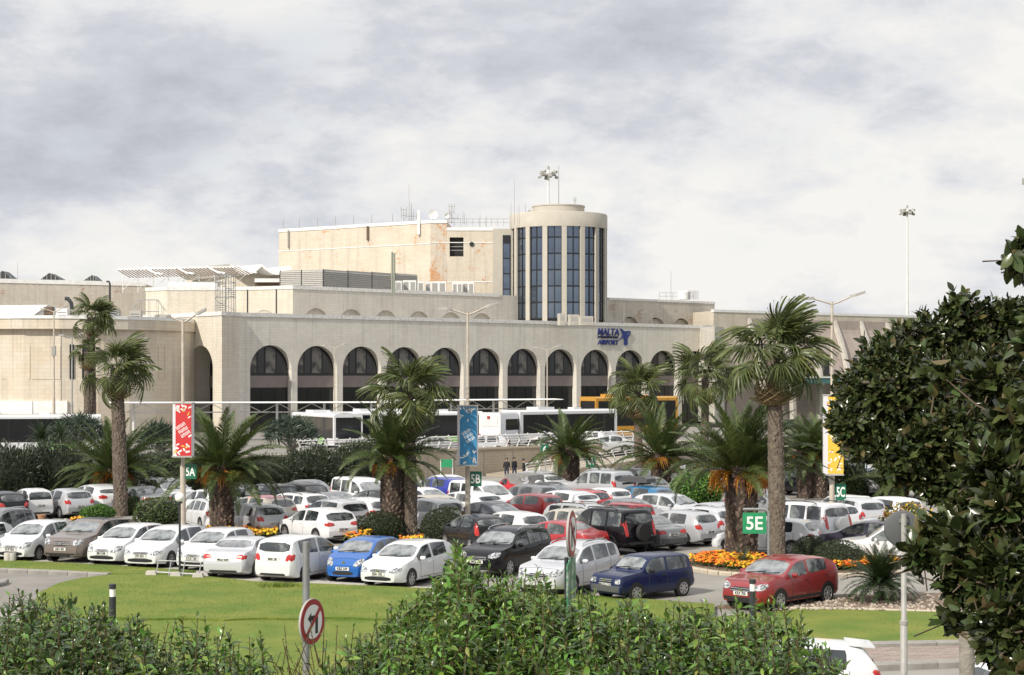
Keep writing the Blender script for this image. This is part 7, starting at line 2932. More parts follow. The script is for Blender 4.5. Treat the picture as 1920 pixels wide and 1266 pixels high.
# ------------------------------------------------------------------ on the terminal's roofs
# louvred plant enclosure
e0, e1, e2 = P2(525, 209), P2(606, 207), P2(783, 221)
zE0, zE1 = ZU - .6, zpx(505.5, e1)
rt = thing("plant_enclosure", "grey louvred plant enclosure on the upper storey roof", "enclosure", (e1.x, e1.y, zE0))
for a, b_, n, shade in ((e0, e1, 2, 0), (e1, e2, 4, 1)):
    for k in range(n):
        p, q = a.lerp(b_, k / n), a.lerp(b_, (k + 1) / n)
        h1 = (zE1 if shade == 0 else zE1 + (zpx(515, e2) - zE1) * (k + .5) / n) - zE0
        d = q - p
        mb = MB()
        mb.box((0, .04, h1 / 2), (d.length - .08, .05, h1))
        m = int(h1 / .22)
        for j in range(m):
            mb.prism([(-d.length / 2 + .06, -.06, j * .22 + .02), (-d.length / 2 + .06, .02, j * .22 + .16), (-d.length / 2 + .06, .02, j * .22 + .19), (-d.length / 2 + .06, -.06, j * .22 + .05)], (d.length - .12, 0, 0))
        o = link("louvre_panel", mb.mesh("louvre_panel", M["louvre"]), rt, (p + q) / 2 - e1, math.atan2(d.y, d.x))
        mb = MB()
        mb.box((0, 0, h1 / 2), (.10, .14, h1 + .06))
        link("post", mb.mesh("post", M["dark_metal"]), rt, p - e1)
mb = MB()
hh = zE1 - zE0
mb.add([Vector((0, 0, hh - .05)), e2 - e1 + Vector((0, 0, hh - 1.0)), e2 - e1 + Vector((-5, 6, hh - 1.0)), e0 - e1 + Vector((0, 6, hh - .05)), e0 - e1 + Vector((0, 0, hh - .05))], [(0, 1, 2, 3, 4)])
link("cover", mb.mesh("cover", M["concrete"]), rt)

# air-conditioning units along the parapet
ACL = ("narrow air-conditioning unit nearest the louvred enclosure's end", "wide twin-fan air-conditioning unit second from the louvred enclosure", "narrow air-conditioning unit between two wide twin-fan ones",
       "narrowest air-conditioning unit under the rooftop block's corner", "widest twin-fan air-conditioning unit below the flaked orange wall", "air-conditioning unit below the dark plant room opening", "air-conditioning unit nearest the link bay and tower")
for i, (x0, x1, y0, D) in enumerate(((740, 753, 527, 213), (755, 780, 526, 214), (783, 794, 528, 216), (798, 807, 529, 217), (808, 836, 528, 219), (848, 866, 530, 221), (867, 888, 529, 222))):
    a, b_ = P2(x0, D), P2(x1, D)
    h = zpx(y0, a) - (ZU - .6)
    rt = thing("air_conditioner", ACL[i], "air conditioner", ((a.x + b_.x) / 2, D, ZU - .6), R(6), "air-conditioning units behind the upper parapet")
    w_ = b_.x - a.x
    mb = MB(); mb.box((0, 0, h / 2), (w_, .8, h)); link("housing", mb.mesh("housing", M["white"]), rt)
    n = 2 if w_ > 1.2 else 1
    for k in range(n):
        mb = MB()
        mb.box((-w_ / 2 + w_ * (k + .5) / n, -.405, h * .62), (w_ / n * .72, .02, h * .55))
        link("grille", mb.mesh("grille", M["grey_pole"]), rt)
ACT = ("smallest pale air-conditioning unit at the round tower's foot", "middle pale air-conditioning unit at the round tower's foot", "widest pale air-conditioning unit at the round tower's foot")
for i, (x0, x1, y0) in enumerate(((1047, 1058, 588), (1066, 1084, 590), (1085, 1111, 593))):
    a, b_ = P2(x0, 214), P2(x1, 214)
    rt = thing("air_conditioner", ACT[i], "air conditioner", ((a.x + b_.x) / 2, 214, ZTOP - .45), R(20), "air-conditioning units below the round tower")
    h = zpx(y0, a) - ZTOP + .45
    mb = MB(); mb.box((0, 0, h / 2), (b_.x - a.x, .8, h)); link("housing", mb.mesh("housing", M["concrete"]), rt)
    mb = MB(); mb.box((0, -.405, h * .6), ((b_.x - a.x) * .7, .02, h * .35)); link("grille", mb.mesh("grille", M["louvre"]), rt)

# spiral stair cage
sc_ = P2(423, 198)
zs0, zs1 = ZTOP - .5, zpx(512, sc_)
rt = thing("spiral_stair", "galvanised spiral stair with a cage of bars on the terminal roof", "spiral stair", (sc_.x, sc_.y, zs0))
H_ = zs1 - zs0
mb = MB(); mb.tube((0, 0, 0), (0, 0, H_), .09, 8); link("pole", mb.mesh("pole", M["steel"]), rt)
tr = MB()
tr.prism([(.08, -.06, 0), (1.1, -.22, 0), (1.1, .22, 0), (.08, .06, 0)], (0, 0, .05))
trm = tr.mesh("stair_tread", M["steel"])
nt_ = 18
for k in range(nt_):
    link("stair_tread", trm, rt, (0, 0, H_ * .80 * k / nt_ + .1), k * R(29))
bar = MB(); bar.tube((1.15, 0, 0), (1.15, 0, H_ * .96), .022, 5)
brm = bar.mesh("cage_bar", M["steel"])
for k in range(22):
    link("cage_bar", brm, rt, (0, 0, .02), k * R(360 / 22))
for z in (.4, H_ * .5, H_ * .8, H_ * .96):
    mb = MB(); mb.lathe([(1.18, z), (1.18, z + .05), (1.12, z + .05), (1.12, z)], 24, closed=False); link("ring", mb.mesh("ring", M["steel"]), rt)
hr = MB(); hr.path([(1.12 * math.cos(k * R(29)), 1.12 * math.sin(k * R(29)), H_ * .8 * k / nt_ + 1.0) for k in range(nt_ + 1)], .03, 5)
link("handrail", hr.mesh("handrail", M["steel"]), rt)
mb = MB(); mb.box((-1.9, .2, H_ * .82), (3.2, .9, .06)); link("landing", mb.mesh("landing", M["steel"]), rt)

# slatted sun-shade pergola
pg0, pg1 = P2(222, 212), P2(452, 208)
rt = thing("pergola", "brown slatted sun-shade roof with curved white beams on the roof terrace", "pergola", (pg0.x, pg0.y, ZU - .2))
zp0 = zpx(511, pg0) - (ZU - .2)
dP = pg1 - pg0
for bay in range(4):
    a, b_ = dP * (bay / 4), dP * ((bay + 1) / 4)
    span = (b_ - a)
    up = Vector((0, 0, .35))
    for k in range(9):
        t = k / 9
        ln = 2.6
        st = a + span * t + Vector((0, 0, zp0 + .25 + .2 * bay / 4))
        mb = MB()
        mb.path([st, st + Vector((.9, -1.1, -.45)), st + Vector((1.9, -2.2, -1.0))], .06, 4)
        link("slat", mb.mesh("slat", M["rust_brown"]), rt)
    mb = MB()
    st = b_ + Vector((0, 0, zp0 + .5))
    mb.path([st + Vector((-.4, 0, .05)), st + Vector((.4, -.9, -.4)), st + Vector((1.2, -1.8, -.75)), st + Vector((2.2, -2.4, -.9))], .11, 6)
    link("curved_beam", mb.mesh("curved_beam", M["white"]), rt)
    mb = MB()
    mb.box((a + span / 2 + Vector((.9, -1.0, zp0 - .22))), (span.length * .98, .04, .03), math.atan2(span.y, span.x))
    link("purlin", mb.mesh("purlin", M["louvre"]), rt)
mb = MB(); mb.box(dP / 2 + Vector((0, 0, zp0 + .42)), (dP.length, .16, .18), math.atan2(dP.y, dP.x)); link("ridge_beam", mb.mesh("ridge_beam", M["white"]), rt)
for k in range(8):
    p = dP * (k + .3) / 8
    mb = MB(); mb.tube(p, p + Vector((0, 0, zp0 + .4)), .05, 6); link("post", mb.mesh("post", M["white"]), rt)
    mb = MB(); mb.tube(p + Vector((0, 0, .4)), p + dP / 8 + Vector((0, 0, zp0 * .8)), .03, 5); link("brace", mb.mesh("brace", M["white"]), rt)
pw_ = thing("roof_parapet_block", "low white plaster block below the slatted sun-shade", "roof block", P2(330, 207) + Vector((0, 0, ZU - .6)))
a, b_ = P2(318, 207), P2(410, 207)
mb = MB(); mb.box((0, 0, .7), (b_.x - a.x, 2, 1.4)); mb.v = [(x + (a.x + b_.x) / 2 - pw_.location.x, y, z) for x, y, z in mb.v]; link("wall", mb.mesh("wall", M["white"]), pw_)
a = P2(340, 205.8)
mb = MB(); mb.lathe([(.5, -.02), (.5, .02)], 16, (a.x - pw_.location.x, -1.02, .25), "y"); link("round_vent", mb.mesh("round_vent", M["black"]), pw_)

# stair rails, ducts and tanks on the wing roof
sr0 = P2(232, 192)
rt = thing("roof_steps", "metal step-over stair with handrails on the wing roof", "roof stair", (sr0.x, 192, ZTOP - .4))
s_ = 192 / FP
pts = [(245, 578), (262, 562), (294, 562), (310, 584)]
for off in (0, .9):
    mb = MB()
    mb.path([((x - 232) * s_, off, zpx(y, sr0) - ZTOP + .4) for x, y in pts], .03, 5)
    link("handrail", mb.mesh("handrail", M["steel"]), rt)
    for x, y in pts[1:3] + [(278, 562), (254, 570), (303, 574)]:
        mb = MB(); mb.tube(((x - 232) * s_, off, 0), ((x - 232) * s_, off, zpx(y, sr0) - ZTOP + .4), .025, 5); link("post", mb.mesh("post", M["steel"]), rt)
for k in range(6):
    mb = MB(); mb.box(((246 + k * 4 - 232) * s_, .45, .12 + k * .12), (.28, .9, .05)); link("tread", mb.mesh("tread", M["steel"]), rt)
mb = MB(); mb.box(((278 - 232) * s_, .45, .85), (2.0, .9, .06)); link("platform", mb.mesh("platform", M["steel"]), rt)
for i, (px, y, D, sx, h, m, lab) in enumerate(((92, 583, 186, .9, 1.0, "rust_brown", "dark brown louvred box on the wing roof"), (118, 586, 185, 1.1, .75, "white", "white plant box beside the brown louvred one"), (140, 588, 186, .8, .6, "louvre", "grey plant box next to the curved ducts"),
                                             (212, 588, 188, 1.5, .8, "steel", "silver water tank partly behind the fan palm crowns"), (255, 590, 187, 1.2, .5, "louvre", "low grey box under the roof steps"))):
    p = P2(px, D)
    rt = thing("plant_box", lab, "plant box", (p.x, D, zf1))
    hz_ = max(zpx(y, p) - zf1 + .4, .5)
    mb = MB(); mb.box((0, 0, hz_ / 2), (sx, 1.0, hz_)); link("casing", mb.mesh("casing", M[m]), rt)
    mb = MB()
    for k in range(3):
        mb.box((0, -.51, hz_ * (.3 + .2 * k)), (sx * .8, .02, .05))
    link("vent_slats", mb.mesh("vent_slats", M["dark_metal"]), rt)
for px, yt in ((130, 560), (206, 528)):
    p = P2(px, 190 if px < 200 else 212)
    b0 = zf1 if px < 200 else zpx(575, p)
    top = zpx(yt, p)
    rt = thing("vent_pipe", "dark bent ventilation pipe on the wing roof" if px < 200 else "dark hooked pipe on the worn rear wall beside the palm crown", "pipe", (p.x, p.y, b0))
    mb = MB()
    r_ = .22 if px < 200 else .12
    hgt = top - b0
    mb.path([(.3, 0, 0), (.3, 0, hgt * .55), (.2, 0, hgt * .82), (-.15, 0, hgt), (-.45, 0, hgt)] if px < 200 else [(0, 0, 0), (0, 0, hgt * .9), (-.12, 0, hgt), (-.4, 0, hgt)], r_, 8)
    link("pipe", mb.mesh("pipe", M["dark_metal"], 60), rt)
    mb = MB(); mb.lathe([(r_ * 1.2, 0), (r_ * 1.2, .1)], 8, (.3 if px < 200 else 0, 0, 0)); link("flange", mb.mesh("flange", M["steel"]), rt)

# antennas, dishes and rails
def mast(px, yb, yt, D, r, label, arms=(), name="antenna", group="thin roof antennas"):
    p = P2(px, D)
    z0, z1 = zpx(yb, p), zpx(yt, p)
    rt = thing(name, label, "antenna", (p.x, D, z0), 0, group)
    mb = MB(); mb.path([(0, 0, -.2), (0, 0, (z1 - z0) * .5), (0, 0, z1 - z0)], [r, r * .8, r * .5], 5)
    link("mast", mb.mesh("mast", M["grey_pole"]), rt)
    for t, w_ in arms:
        mb = MB(); mb.tube((-w_, 0, (z1 - z0) * t), (w_, 0, (z1 - z0) * t), .03, 4); link("arm", mb.mesh("arm", M["grey_pole"]), rt)
        for sg in (-1, 1):
            mb = MB(); mb.tube((sg * w_, 0, (z1 - z0) * t - .3), (sg * w_, 0, (z1 - z0) * t + .35), .05, 5); link("aerial", mb.mesh("aerial", M["louvre"]), rt)
    return rt


kd = (kl - KB)
for k, px in enumerate((531, 561, 595, 629, 663, 697, 736)):
    t = (px - 807) / (523 - 807)
    D = KB.y + (kl.y - KB.y) * t + .5
    mast(px, 431 - (431 - 416) * (1 - t), 431 - (431 - 416) * (1 - t) - 20, D, .055, ("lightning rod at the far end of the rooftop block's long edge", "second lightning rod from the far end of the rooftop block", "third lightning rod from the far end of the rooftop block", "middle lightning rod of the row on the rooftop block", "lightning rod just before the brown wall antenna's position", "lightning rod just past the brown wall antenna", "lightning rod nearest the crossed antennas on the rooftop block")[k], group="lightning rods on the rooftop block")
mast(757, 415, 391, 228, .05, "small crossed antenna on the rooftop block", ((.9, .35), (.45, .3)))
mast(767, 416, 346, 229, .035, "very thin whip antenna on the rooftop block beside the dish cluster")
mast(771, 416, 381, 228.5, .08, "thick antenna stub on the rooftop block", ((.3, .7),))
mast(775, 416, 392, 228.5, .05, "short plain antenna next to the thick stub")
mast(847, 416, 382, 231, .07, "crossed antenna carrying small dishes near the tower", ((.85, .35), (.55, .3), (.2, .8)))
mast(842, 416, 395, 231, .05, "short antenna beside the dish-carrying cross near the tower", ((.6, .2),))
mast(868, 418, 395, 232, .04, "thin antenna between the dish cross and the tower")
mast(871, 418, 400, 232, .04, "second thin antenna between the dish cross and the tower")
mast(900, 424, 402, 232, .04, "thin post above the plant room opening")
mast(912, 424, 404, 232, .04, "thin post close to the link bay roof")
mast(958, 428, 380, 222, .04, "thin antenna by the tower's shoulder")
mast(964.5, 420, 338, 222, .035, "tall whip antenna by the tower's shoulder")
mast(973, 418, 383, 223, .045, "short whip antenna next to the tall one by the tower")
mast(985, 410, 381, 224, .04, "whip antenna at the tower drum's edge")
mast(1047.5, 390, 311, 226, .07, "plain tall flagpole-like mast on the round tower")
mast(1078, 390, 374, 226, .06, "stubby post with a small head on the round tower", ((.95, .12),))
mast(1258, 562, 508, 226, .04, "thin whip antenna on the east parapet")
mast(33, 524, 492, 214, .035, "thin whip antenna between the dark gabled rooflights")
mast(1142 + 28, 602, 569, 211, .04, "thin pole on the arcade roof under the east parapet")
mast(1222, 606, 587, 211, .035, "short thin pole with a red tip on the arcade roof")
for px, y, D, r_, lab in ((812, 402, 227.5, .62, "white satellite dish at the rooftop block's corner"), (838, 405, 230, .32, "small drum dish beside the crossed antenna"), (994, 398, 222.5, .3, "small drum dish on the tower's shoulder")):
    p = W(px, y, D)
    rt = thing("satellite_dish", lab, "satellite dish", p - Vector((0, 0, 1.0)))
    mb = MB(); mb.lathe([(.02, .18), (r_ * .5, .12), (r_, -.05), (r_, -.08), (r_ * .5, .09), (.02, .15)], 18, (0, 0, 1.0), "y"); link("dish", mb.mesh("dish", M["white"], 50), rt)
    mb = MB(); mb.tube((0, .25, -.3), (0, .2, 1.0), .06, 6); link("mount", mb.mesh("mount", M["grey_pole"]), rt)
def roof_rail(x0, x1, y, D0, D1, h, n, label):
    a, b_ = W(x0, y, D0), W(x1, y, D1)
    rt = thing("roof_rail", label, "railing", a)
    for t in (.5, 1.0):
        mb = MB(); mb.tube(Vector((0, 0, h * t)), b_ - a + Vector((0, 0, h * t)), .022, 4); link("rail", mb.mesh("rail", M["grey_pole"]), rt)
    for k in range(n + 1):
        mb = MB(); mb.tube((b_ - a) * k / n, (b_ - a) * k / n + Vector((0, 0, h)), .025, 4); link("post", mb.mesh("post", M["grey_pole"]), rt)
roof_rail(840, 956, 424, 231, 232, .95, 10, "thin guard rail along the plant room roof beside the tower")
roof_rail(1236, 1300, 562, 229, 231, .9, 5, "thin guard rail around the pale tank on the east roof")
p = P2(1282, 230)
rt = thing("roof_tank", "pale cylindrical tank with a bar cage on the east roof", "tank", (p.x, 230, zpx(562, p)))
mb = MB(); mb.lathe([(.85, 0), (.85, 1.0), (.7, 1.1), (.02, 1.15)], 18); link("tank", mb.mesh("tank", M["white"], 40), rt)
for k in range(9):
    mb = MB(); mb.tube((.5 + k * .16, -.9, 0), (.5 + k * .16, -.9, 1.15), .02, 4); link("bar", mb.mesh("bar", M["rust_brown"]), rt)
for px, y0, y1, m, lab in ((540, 431, 463, "louvre", "thin pale antenna panel near the far end of the rooftop block wall"), (689.5, 424, 450, "rust_brown", "brown antenna panel on the rooftop block wall"), (785, 394, 440, "white", "tall white antenna panel near the rooftop block's corner")):
    t = (px - 807) / (523 - 807)
    D = KB.y + (kl.y - KB.y) * t - .35
    a, b_ = W(px, y0, D), W(px, y1, D)
    rt = thing("wall_antenna", lab, "antenna", b_)
    mb = MB(); mb.box((0, 0, (a.z - b_.z) / 2), (.32 if m != "louvre" else .14, .2, a.z - b_.z)); link("panel", mb.mesh("panel", M[m]), rt)
    mb = MB(); mb.tube((.05, .05, -.25), (.05, .05, .1), .07, 6); mb.tube((.0, .05, .2), (0, .34, .2), .04, 5); link("bracket", mb.mesh("bracket", M["grey_pole"]), rt)
for k, px in enumerate((747.5, 751.5)):
    p = P2(px, 219)
    rt = thing("standpipe", ("green-grey standpipe against the rooftop block wall", "shorter standpipe beside the green-grey one")[k], "pipe", (p.x, 207, ZU - .5))
    mb = MB(); mb.tube((0, 0, 0), (0, 0, zpx(486 + 2 * k, p) - ZU + .5), .12, 8); link("pipe", mb.mesh("pipe", mat("green_pipe", (.25, .27, .22), .6)), rt)
    mb = MB(); mb.lathe([(.15, 0), (.15, .15)], 8, (0, 0, zpx(486 + 2 * k, p) - ZU + .4)); link("cap", mb.mesh("cap", M["louvre"]), rt)

# ------------------------------------------------------------------ people
M["skin"] = mat("skin", (0.42, 0.26, 0.18), 0.6)
M["hair"] = mat("dark_hair", (0.025, 0.018, 0.014), 0.6)


def person(pos, yaw, shirt, trousers, label, hgt=1.72, stride=.12):
    root = thing("person", label, "person", pos, yaw, "people walking between the parked cars")
    k = hgt / 1.75
    J = [(0, 0, .95), (0, 0, 1.20), (0, 0, 1.42), (0, .0, 1.50), (0, -.01, 1.58), (0, -.02, 1.68), (0, -.01, 1.75),
         (.19, 0, 1.40), (.24, .03, 1.14), (.23, -.08, .92), (.23, -.11, .84), (-.19, 0, 1.40), (-.24, -.03, 1.14), (-.23, .06, .92), (-.23, .08, .84),
         (.10, 0, .90), (.11, -stride * .6, .50), (.11, -stride, .08), (.12, -stride - .16, .04), (-.10, 0, .90), (-.11, stride * .5, .50), (-.11, stride, .08), (-.12, stride - .14, .04)]
    rad = [.155, .14, .15, .06, .065, .10, .06, .065, .05, .038, .045, .065, .05, .038, .045, .095, .062, .045, .045, .095, .062, .045, .045]
    E = [(0, 1), (1, 2), (2, 3), (3, 4), (4, 5), (5, 6), (2, 7), (7, 8), (8, 9), (9, 10), (2, 11), (11, 12), (12, 13), (13, 14), (0, 15), (15, 16), (16, 17), (17, 18), (0, 19), (19, 20), (20, 21), (21, 22)]
    me = bpy.data.meshes.new("body")
    me.from_pydata([(x * k, y * k, z * k) for x, y, z in J], E, [])
    o = link("body", me, root)
    sk = o.modifiers.new("skin", "SKIN")
    for i, v in enumerate(me.skin_vertices[0].data):
        v.radius = (rad[i] * k, rad[i] * k)
        v.use_root = i == 0
    sb = o.modifiers.new("sub", "SUBSURF")
    sb.levels = sb.render_levels = 1
    dg = bpy.context.evaluated_depsgraph_get()
    m2 = bpy.data.meshes.new_from_object(o.evaluated_get(dg))
    o.modifiers.clear()
    o.data = m2
    m2.materials.clear()
    for m in (M["skin"], shirt, trousers):
        m2.materials.append(m)
    for p in m2.polygons:
        z = p.center.z / k
        p.material_index = 2 if z < .98 else 1 if z < 1.50 and not (abs(p.center.x) > .19 * k and z < 1.0) else 0
        if abs(p.center.x) > .19 * k and z < .96:
            p.material_index = 0
        p.use_smooth = True
    mb = MB()
    mb.lathe([(.115 * math.sin(math.pi * t / 8) + .002, 1.70 - .105 * math.cos(math.pi * t / 8)) for t in range(2, 9)], 12)
    mb.v = [(x * k, (y + .025) * k, z * k) for x, y, z in mb.v]
    link("hair", mb.mesh("hair", M["hair"], 80), root)
    mb = MB()
    for x in (-.035, .035):
        mb.box((x * k, -.115 * k, 1.665 * k), (.02, .01, .012))
    link("eyes", mb.mesh("eyes", M["hair"]), root)
    mb = MB()
    mb.prism([(-.012 * k, -.112 * k, 1.66 * k), (.012 * k, -.112 * k, 1.66 * k), (.018 * k, -.11 * k, 1.62 * k), (-.018 * k, -.11 * k, 1.62 * k)], (0, -.02, 0))
    link("nose", mb.mesh("nose", M["skin"]), root)
    return root


black_shirt = mat("black_jacket", (.012, .012, .014), .8)
blue_shirt = mat("blue_jacket", (.05, .10, .26), .8)
jeans = mat("dark_jeans", (.03, .04, .07), .85)
for i, (px, yt, D, sh, lab) in enumerate(((950, 868, 121.5, black_shirt, "person in a dark top with short hair behind the canvas-topped red off-roader"), (964.5, 868, 122.5, black_shirt, "person in black with full dark hair between two others behind the canvas top"),
                                          (982, 872, 120.5, black_shirt, "person in black nearest the ramp railing behind the white spare wheel cover"), (1359, 871, 112, blue_shirt, "person in a blue jacket between the bright bush and the thickest palm"),
                                          (923, 796, 147, black_shirt, "person in black waiting at the bus shelter beside the white minibus rear"))):
    p = P2(px, D)
    p.z = DECK if yt < 820 else 0.0
    hg = top_of(yt, D) - p.z
    person(p, R(40 * i), sh, jeans, lab, max(1.55, min(hg, 1.85)))

# ------------------------------------------------------------------ leafy hedge in front of the camera
LEAF = leaf_template(4, .205, .14, .32)
LEAF_M = {}


def leaf_mesh(m, tmpl, key):
    if (m, key) not in LEAF_M:
        LEAF_M[(m, key)] = np_mesh("leaf", tmpl[0], tmpl[1], M[m], None, True)
    return LEAF_M[(m, key)]


def place_leaves(root, P_, D_, U_, S_, mats_, pick, tmpl, key, nparts=300):
    """the nearest leaves become parts of their own, the rest one joined mass"""
    P_, D_, U_, S_ = map(np.array, (P_, D_, U_, S_))
    pick = np.array(pick)
    o0 = np.array(root.location)
    wp = P_
    px = HX + FP * wp[:, 0] / wp[:, 1]
    py = HY - FP * (wp[:, 2] - CZ) / wp[:, 1]
    seen = (px > -10) & (px < 1930) & (py > 300) & (py < 1275)
    big = S_ / wp[:, 1] * np.where(seen, 1, .01) * NR.uniform(.8, 1.2, len(S_)) * np.where(wp[:, 1] < np.percentile(wp[:, 1], 40), 1.3, 1)
    order = np.argsort(-big)
    chosen = order[:nparts]
    rest = order[nparts:]
    A = frames(D_, U_)
    for i in chosen:
        o = link("leaf", leaf_mesh(mats_[pick[i]], tmpl, key), root)
        m4 = Matrix(((*(A[i][0] * S_[i]), P_[i][0] - o0[0]), (*(A[i][1] * S_[i]), P_[i][1] - o0[1]), (*(A[i][2] * S_[i]), P_[i][2] - o0[2]), (0, 0, 0, 1)))
        o.matrix_local = m4
    if len(rest):
        V, Fq = scatter(tmpl, P_[rest] - o0, D_[rest], U_[rest], S_[rest])
        mi = np.repeat(pick[rest], len(tmpl[1]))
        tag(link("foliage", np_mesh("foliage", V, Fq, [M[m] for m in mats_], mi, True), root), kind="stuff")


def hedge_shrub(label, prof, n, Dr, mats_, weights, seed, leaves=38, size=(.042, .08), dry=0.0, group="leafy shrubs in front of the camera"):
    """upright shoots with whorls of lance-shaped leaves; prof = photo outline of the top"""
    rr = random.Random(seed)
    xs_ = [p[0] for p in prof]
    mx_ = sum(xs_) / len(xs_)
    Dm = sum(Dr) / 2
    b = P2(mx_, Dm)
    b.z = gz(Dm)
    root = thing("hedge_shrub", label, "shrub", b, 0, group)
    P_, D_, U_, S_, pk = [], [], [], [], []
    st = MB()
    for k in range(n):
        px = rr.uniform(min(xs_), max(xs_))
        D = rr.uniform(*Dr)
        yt = float(np.interp(px, xs_, [p[1] for p in prof]))
        upright = rr.random() < .16
        deep = rr.random() ** 1.7
        D = Dr[0] + (Dr[1] - Dr[0]) * (1 - deep * .75 - rr.random() * .25)
        yt += (rr.uniform(-16, 24) if rr.random() < .7 else rr.uniform(20, 110)) if upright else 16 + deep * 150 + rr.uniform(-10, 16)
        tip = W(px, yt, D)
        ln = rr.uniform(.40, .75)
        lean = Vector((rr.gauss(0, .10 if upright else .38), rr.gauss(-.05 if upright else -.15, .10 if upright else .28), 1)).normalized()
        base = tip - lean * ln
        mid = base.lerp(tip, .5) + Vector((rr.gauss(0, .02), rr.gauss(0, .02), 0))
        if base.z < gz(D):
            base.z = gz(D)
        st.path([base - b, mid - b, tip - b], [.0055, .004, .002], 4)
        az = rr.uniform(0, 6.28)
        m = int(leaves * rr.uniform(.8, 1.2))
        for j in range(m):
            t = 1 - (j / m) ** .9 * .92
            p = base.lerp(mid, t * 2) if t < .5 else mid.lerp(tip, t * 2 - 1)
            az += 2.4 + rr.uniform(-.3, .3)
            el = R(66 - 74 * min(1, j / (m * .35)) + rr.uniform(-34, 34))
            d = Vector((math.cos(az) * math.cos(el), math.sin(az) * math.cos(el), math.sin(el)))
            P_.append(tuple(p))
            D_.append(tuple(d))
            U_.append((rr.gauss(0, .35), rr.gauss(0, .35), 1) if el < 1 else (-math.cos(az), -math.sin(az), .6))
            S_.append(rr.uniform(*size) * (.55 if j < 3 else 1.0))
            pk.append(rr.choices(range(len(mats_)), weights)[0])
    link("stems", st.mesh("stems", M["hedge_stem"]), root)
    tag(root.children[0], kind="stuff")
    place_leaves(root, P_, D_, U_, S_, mats_, pk, LEAF, "lance")
    return root


GM = ("hedge_leaf", "hedge_leaf_dark", "hedge_dry")
hedge_shrub("dense dark-leaved shrub filling the picture's lower corner beside the service road", [(-30, 1120), (20, 1128), (60, 1098), (100, 1108), (150, 1112), (190, 1135), (240, 1150), (280, 1172)], 230, (8.8, 11.2), GM, (3, 8, .3), 61)
hedge_shrub("dark shrub at the foot of the black lawn bollard", [(240, 1165), (300, 1165), (326, 1135), (345, 1165), (400, 1180), (450, 1195), (500, 1205)], 150, (8.8, 11), GM, (5, 5, .3), 62)
hedge_shrub("sparse yellowing twiggy shrub in front of the low no-turn sign", [(470, 1200), (520, 1180), (560, 1165), (600, 1160), (640, 1190), (670, 1215)], 46, (9, 11), ("hedge_dry", "hedge_leaf_dark", "hedge_leaf"), (5, 3, 2), 63, leaves=12, size=(.035, .06))
hedge_shrub("low loose shrub at the bottom between sign and tall hedge", [(600, 1235), (650, 1195), (690, 1180), (720, 1165), (750, 1145)], 100, (8.8, 10.6), GM, (6, 4, .6), 64)
hedge_shrub("tallest bright green shrub whose top shoot covers the black SUV", [(715, 1165), (745, 1120), (790, 1100), (835, 1055), (858, 1005), (880, 1050), (930, 1075), (965, 1085)], 260, (8.6, 10.8), GM, (8, 3, .2), 65)
hedge_shrub("bright green shrub below the round disc with green plate", [(930, 1080), (985, 1084), (1020, 1074), (1045, 1106), (1100, 1118), (1150, 1122), (1190, 1128)], 260, (8.6, 10.8), GM, (8, 3, .2), 66)
hedge_shrub("broad green shrub below the navy boxy hatchback", [(1160, 1128), (1200, 1122), (1260, 1140), (1310, 1132), (1370, 1146), (1400, 1140)], 240, (8.6, 10.8), GM, (7, 4, .2), 67)
hedge_shrub("last green shrub of the hedge in front of the nearest white car", [(1380, 1142), (1430, 1134), (1480, 1146), (1520, 1166), (1550, 1200), (1575, 1235), (1588, 1275)], 200, (8.6, 10.6), GM, (6, 5, .2), 68)

# ------------------------------------------------------------------ big glossy-leaved fig tree
FIG = leaf_template(4, .27, .14, .18, .75)


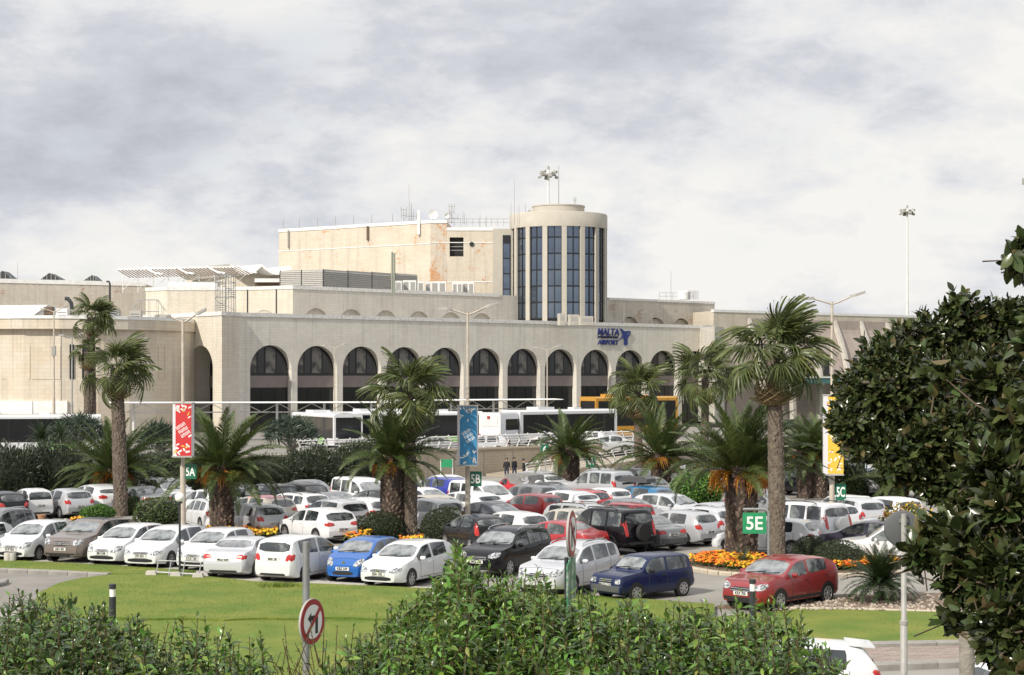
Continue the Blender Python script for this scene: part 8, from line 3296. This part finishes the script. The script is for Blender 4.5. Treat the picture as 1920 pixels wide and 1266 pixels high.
def fig_tree(name, label, base, trunk, blobs, n, size, seed, tight=.35, shoots=True):
    rr = random.Random(seed)
    root = thing(name, label, "tree", base, 0, "glossy fig trees")
    mb = MB()
    mb.path([Vector(p) - base for p in trunk], [r_ for r_ in (.085, .075, .065, .05)][:len(trunk)], 12)
    link("trunk", mb.mesh("trunk", M["bark"], 60), root)
    tw = MB()
    P_, D_, U_, S_, pk = [], [], [], [], []
    tot = sum(b_[3] * b_[4] for b_ in blobs)
    top = Vector(trunk[-1])
    cen = [Vector(q_) for q_ in trunk[1:]]
    for (px, py, D, rx, ry) in blobs:
        c = W(px, py, D)
        s = D / FP
        near_ = min(cen, key=lambda q_: (q_ - c).length) if cen else top
        if (near_ - c).length < 1.2:
            tw.path([near_ - base, near_.lerp(c, .5) - base + Vector((0, .02, -.04)), c - base], [.008, .006, .004], 5)
        cen.append(c)
        k = int(n * rx * ry / tot / 7)
        for q in range(k):
            v = Vector((rr.gauss(0, 1), rr.gauss(0, 1), rr.gauss(0, 1))).normalized()
            rad = rr.uniform(tight, 1.0) ** .6
            p = c + Vector((v.x * rx * s * rad, v.y * rx * s * rad * .8, v.z * ry * s * rad))
            grow = (v + Vector((rr.gauss(0, .4), rr.gauss(0, .4) - .15, .45 + rr.gauss(0, .4)))).normalized()
            if rr.random() < .35:
                tw.path([p - grow * .32 - base, p - base], [.006, .004], 3)
            az = rr.uniform(0, 6.28)
            x_ = grow.cross(Vector((.3, .9, .2))).normalized()
            y_ = grow.cross(x_)
            for j in range(7):
                az += 2.4
                open_ = .25 + .16 * j
                d = grow * (1.1 - open_ * .75) + (x_ * math.cos(az) + y_ * math.sin(az)) * open_
                P_.append(tuple(p - grow * (.022 * j)))
                D_.append(tuple(d))
                U_.append(tuple(grow + Vector((rr.gauss(0, .25), rr.gauss(0, .25), .3))))
                S_.append(rr.uniform(*size))
                pk.append(1 if rr.random() < .09 else 0)
    tag(link("twigs", tw.mesh("twigs", M["twig"]), root), kind="stuff")
    place_leaves(root, P_, D_, U_, S_, ("ficus_leaf", "ficus_brown"), pk, FIG, "fig")
    return root


b = P2(1815, 17)
b.z = gz(17)
blobs = [(1620, 745, 17.5, 62, 60), (1590, 790, 17.2, 45, 45), (1650, 690, 17.6, 60, 58), (1700, 650, 17.8, 60, 50), (1690, 750, 17.4, 85, 90), (1640, 830, 17.2, 60, 45), (1700, 850, 17.0, 75, 60), (1760, 640, 18, 70, 70),
         (1795, 575, 18, 36, 38), (1840, 620, 18.2, 75, 65), (1900, 610, 18.2, 60, 55), (1770, 740, 17.4, 95, 95), (1860, 730, 17.6, 95, 95), (1780, 830, 17, 95, 80), (1880, 830, 17.2, 90, 90), (1950, 720, 17.6, 80, 100), (1760, 900, 17, 55, 50), (1840, 910, 16.8, 80, 70), (1930, 920, 17, 80, 90), (1810, 980, 16.6, 60, 55), (1890, 1000, 16.6, 70, 70)]
fig_tree("fig_tree", "big dark glossy-leaved fig tree with slim pale trunk", b, [b - Vector((0, 0, .3)), W(1813, 1230, 17), W(1806, 1100, 17), W(1790, 980, 17)], blobs, 24000, (.07, .118), 71)
b = P2(2010, 11)
b.z = gz(11)
blobs = [(1730, 1040, 11.2, 40, 26), (1770, 1010, 11.2, 48, 40), (1820, 1040, 11, 60, 60), (1800, 1100, 11, 34, 36), (1870, 1090, 10.8, 65, 75), (1782, 1158, 10.9, 20, 14), (1868, 1180, 10.6, 44, 52), (1905, 1180, 10.6, 55, 80),
         (1905, 1262, 10.4, 30, 22), (1900, 960, 11, 60, 70), (1860, 880, 11.2, 60, 55), (1910, 800, 11.4, 50, 60), (1905, 480, 11.6, 18, 34), (1935, 470, 11.6, 26, 50), (1960, 640, 11.5, 50, 90), (1760, 700, 11.8, 30, 24), (1850, 720, 11.8, 40, 34)]
fig_tree("fig_tree", "nearest fig branches with large leaves hanging at the picture's edge", b, [b - Vector((0, 0, .2)), W(2010, 1000, 11), W(1990, 700, 11.2), W(1965, 560, 11.4)], blobs, 5200, (.088, .14), 72, .25)
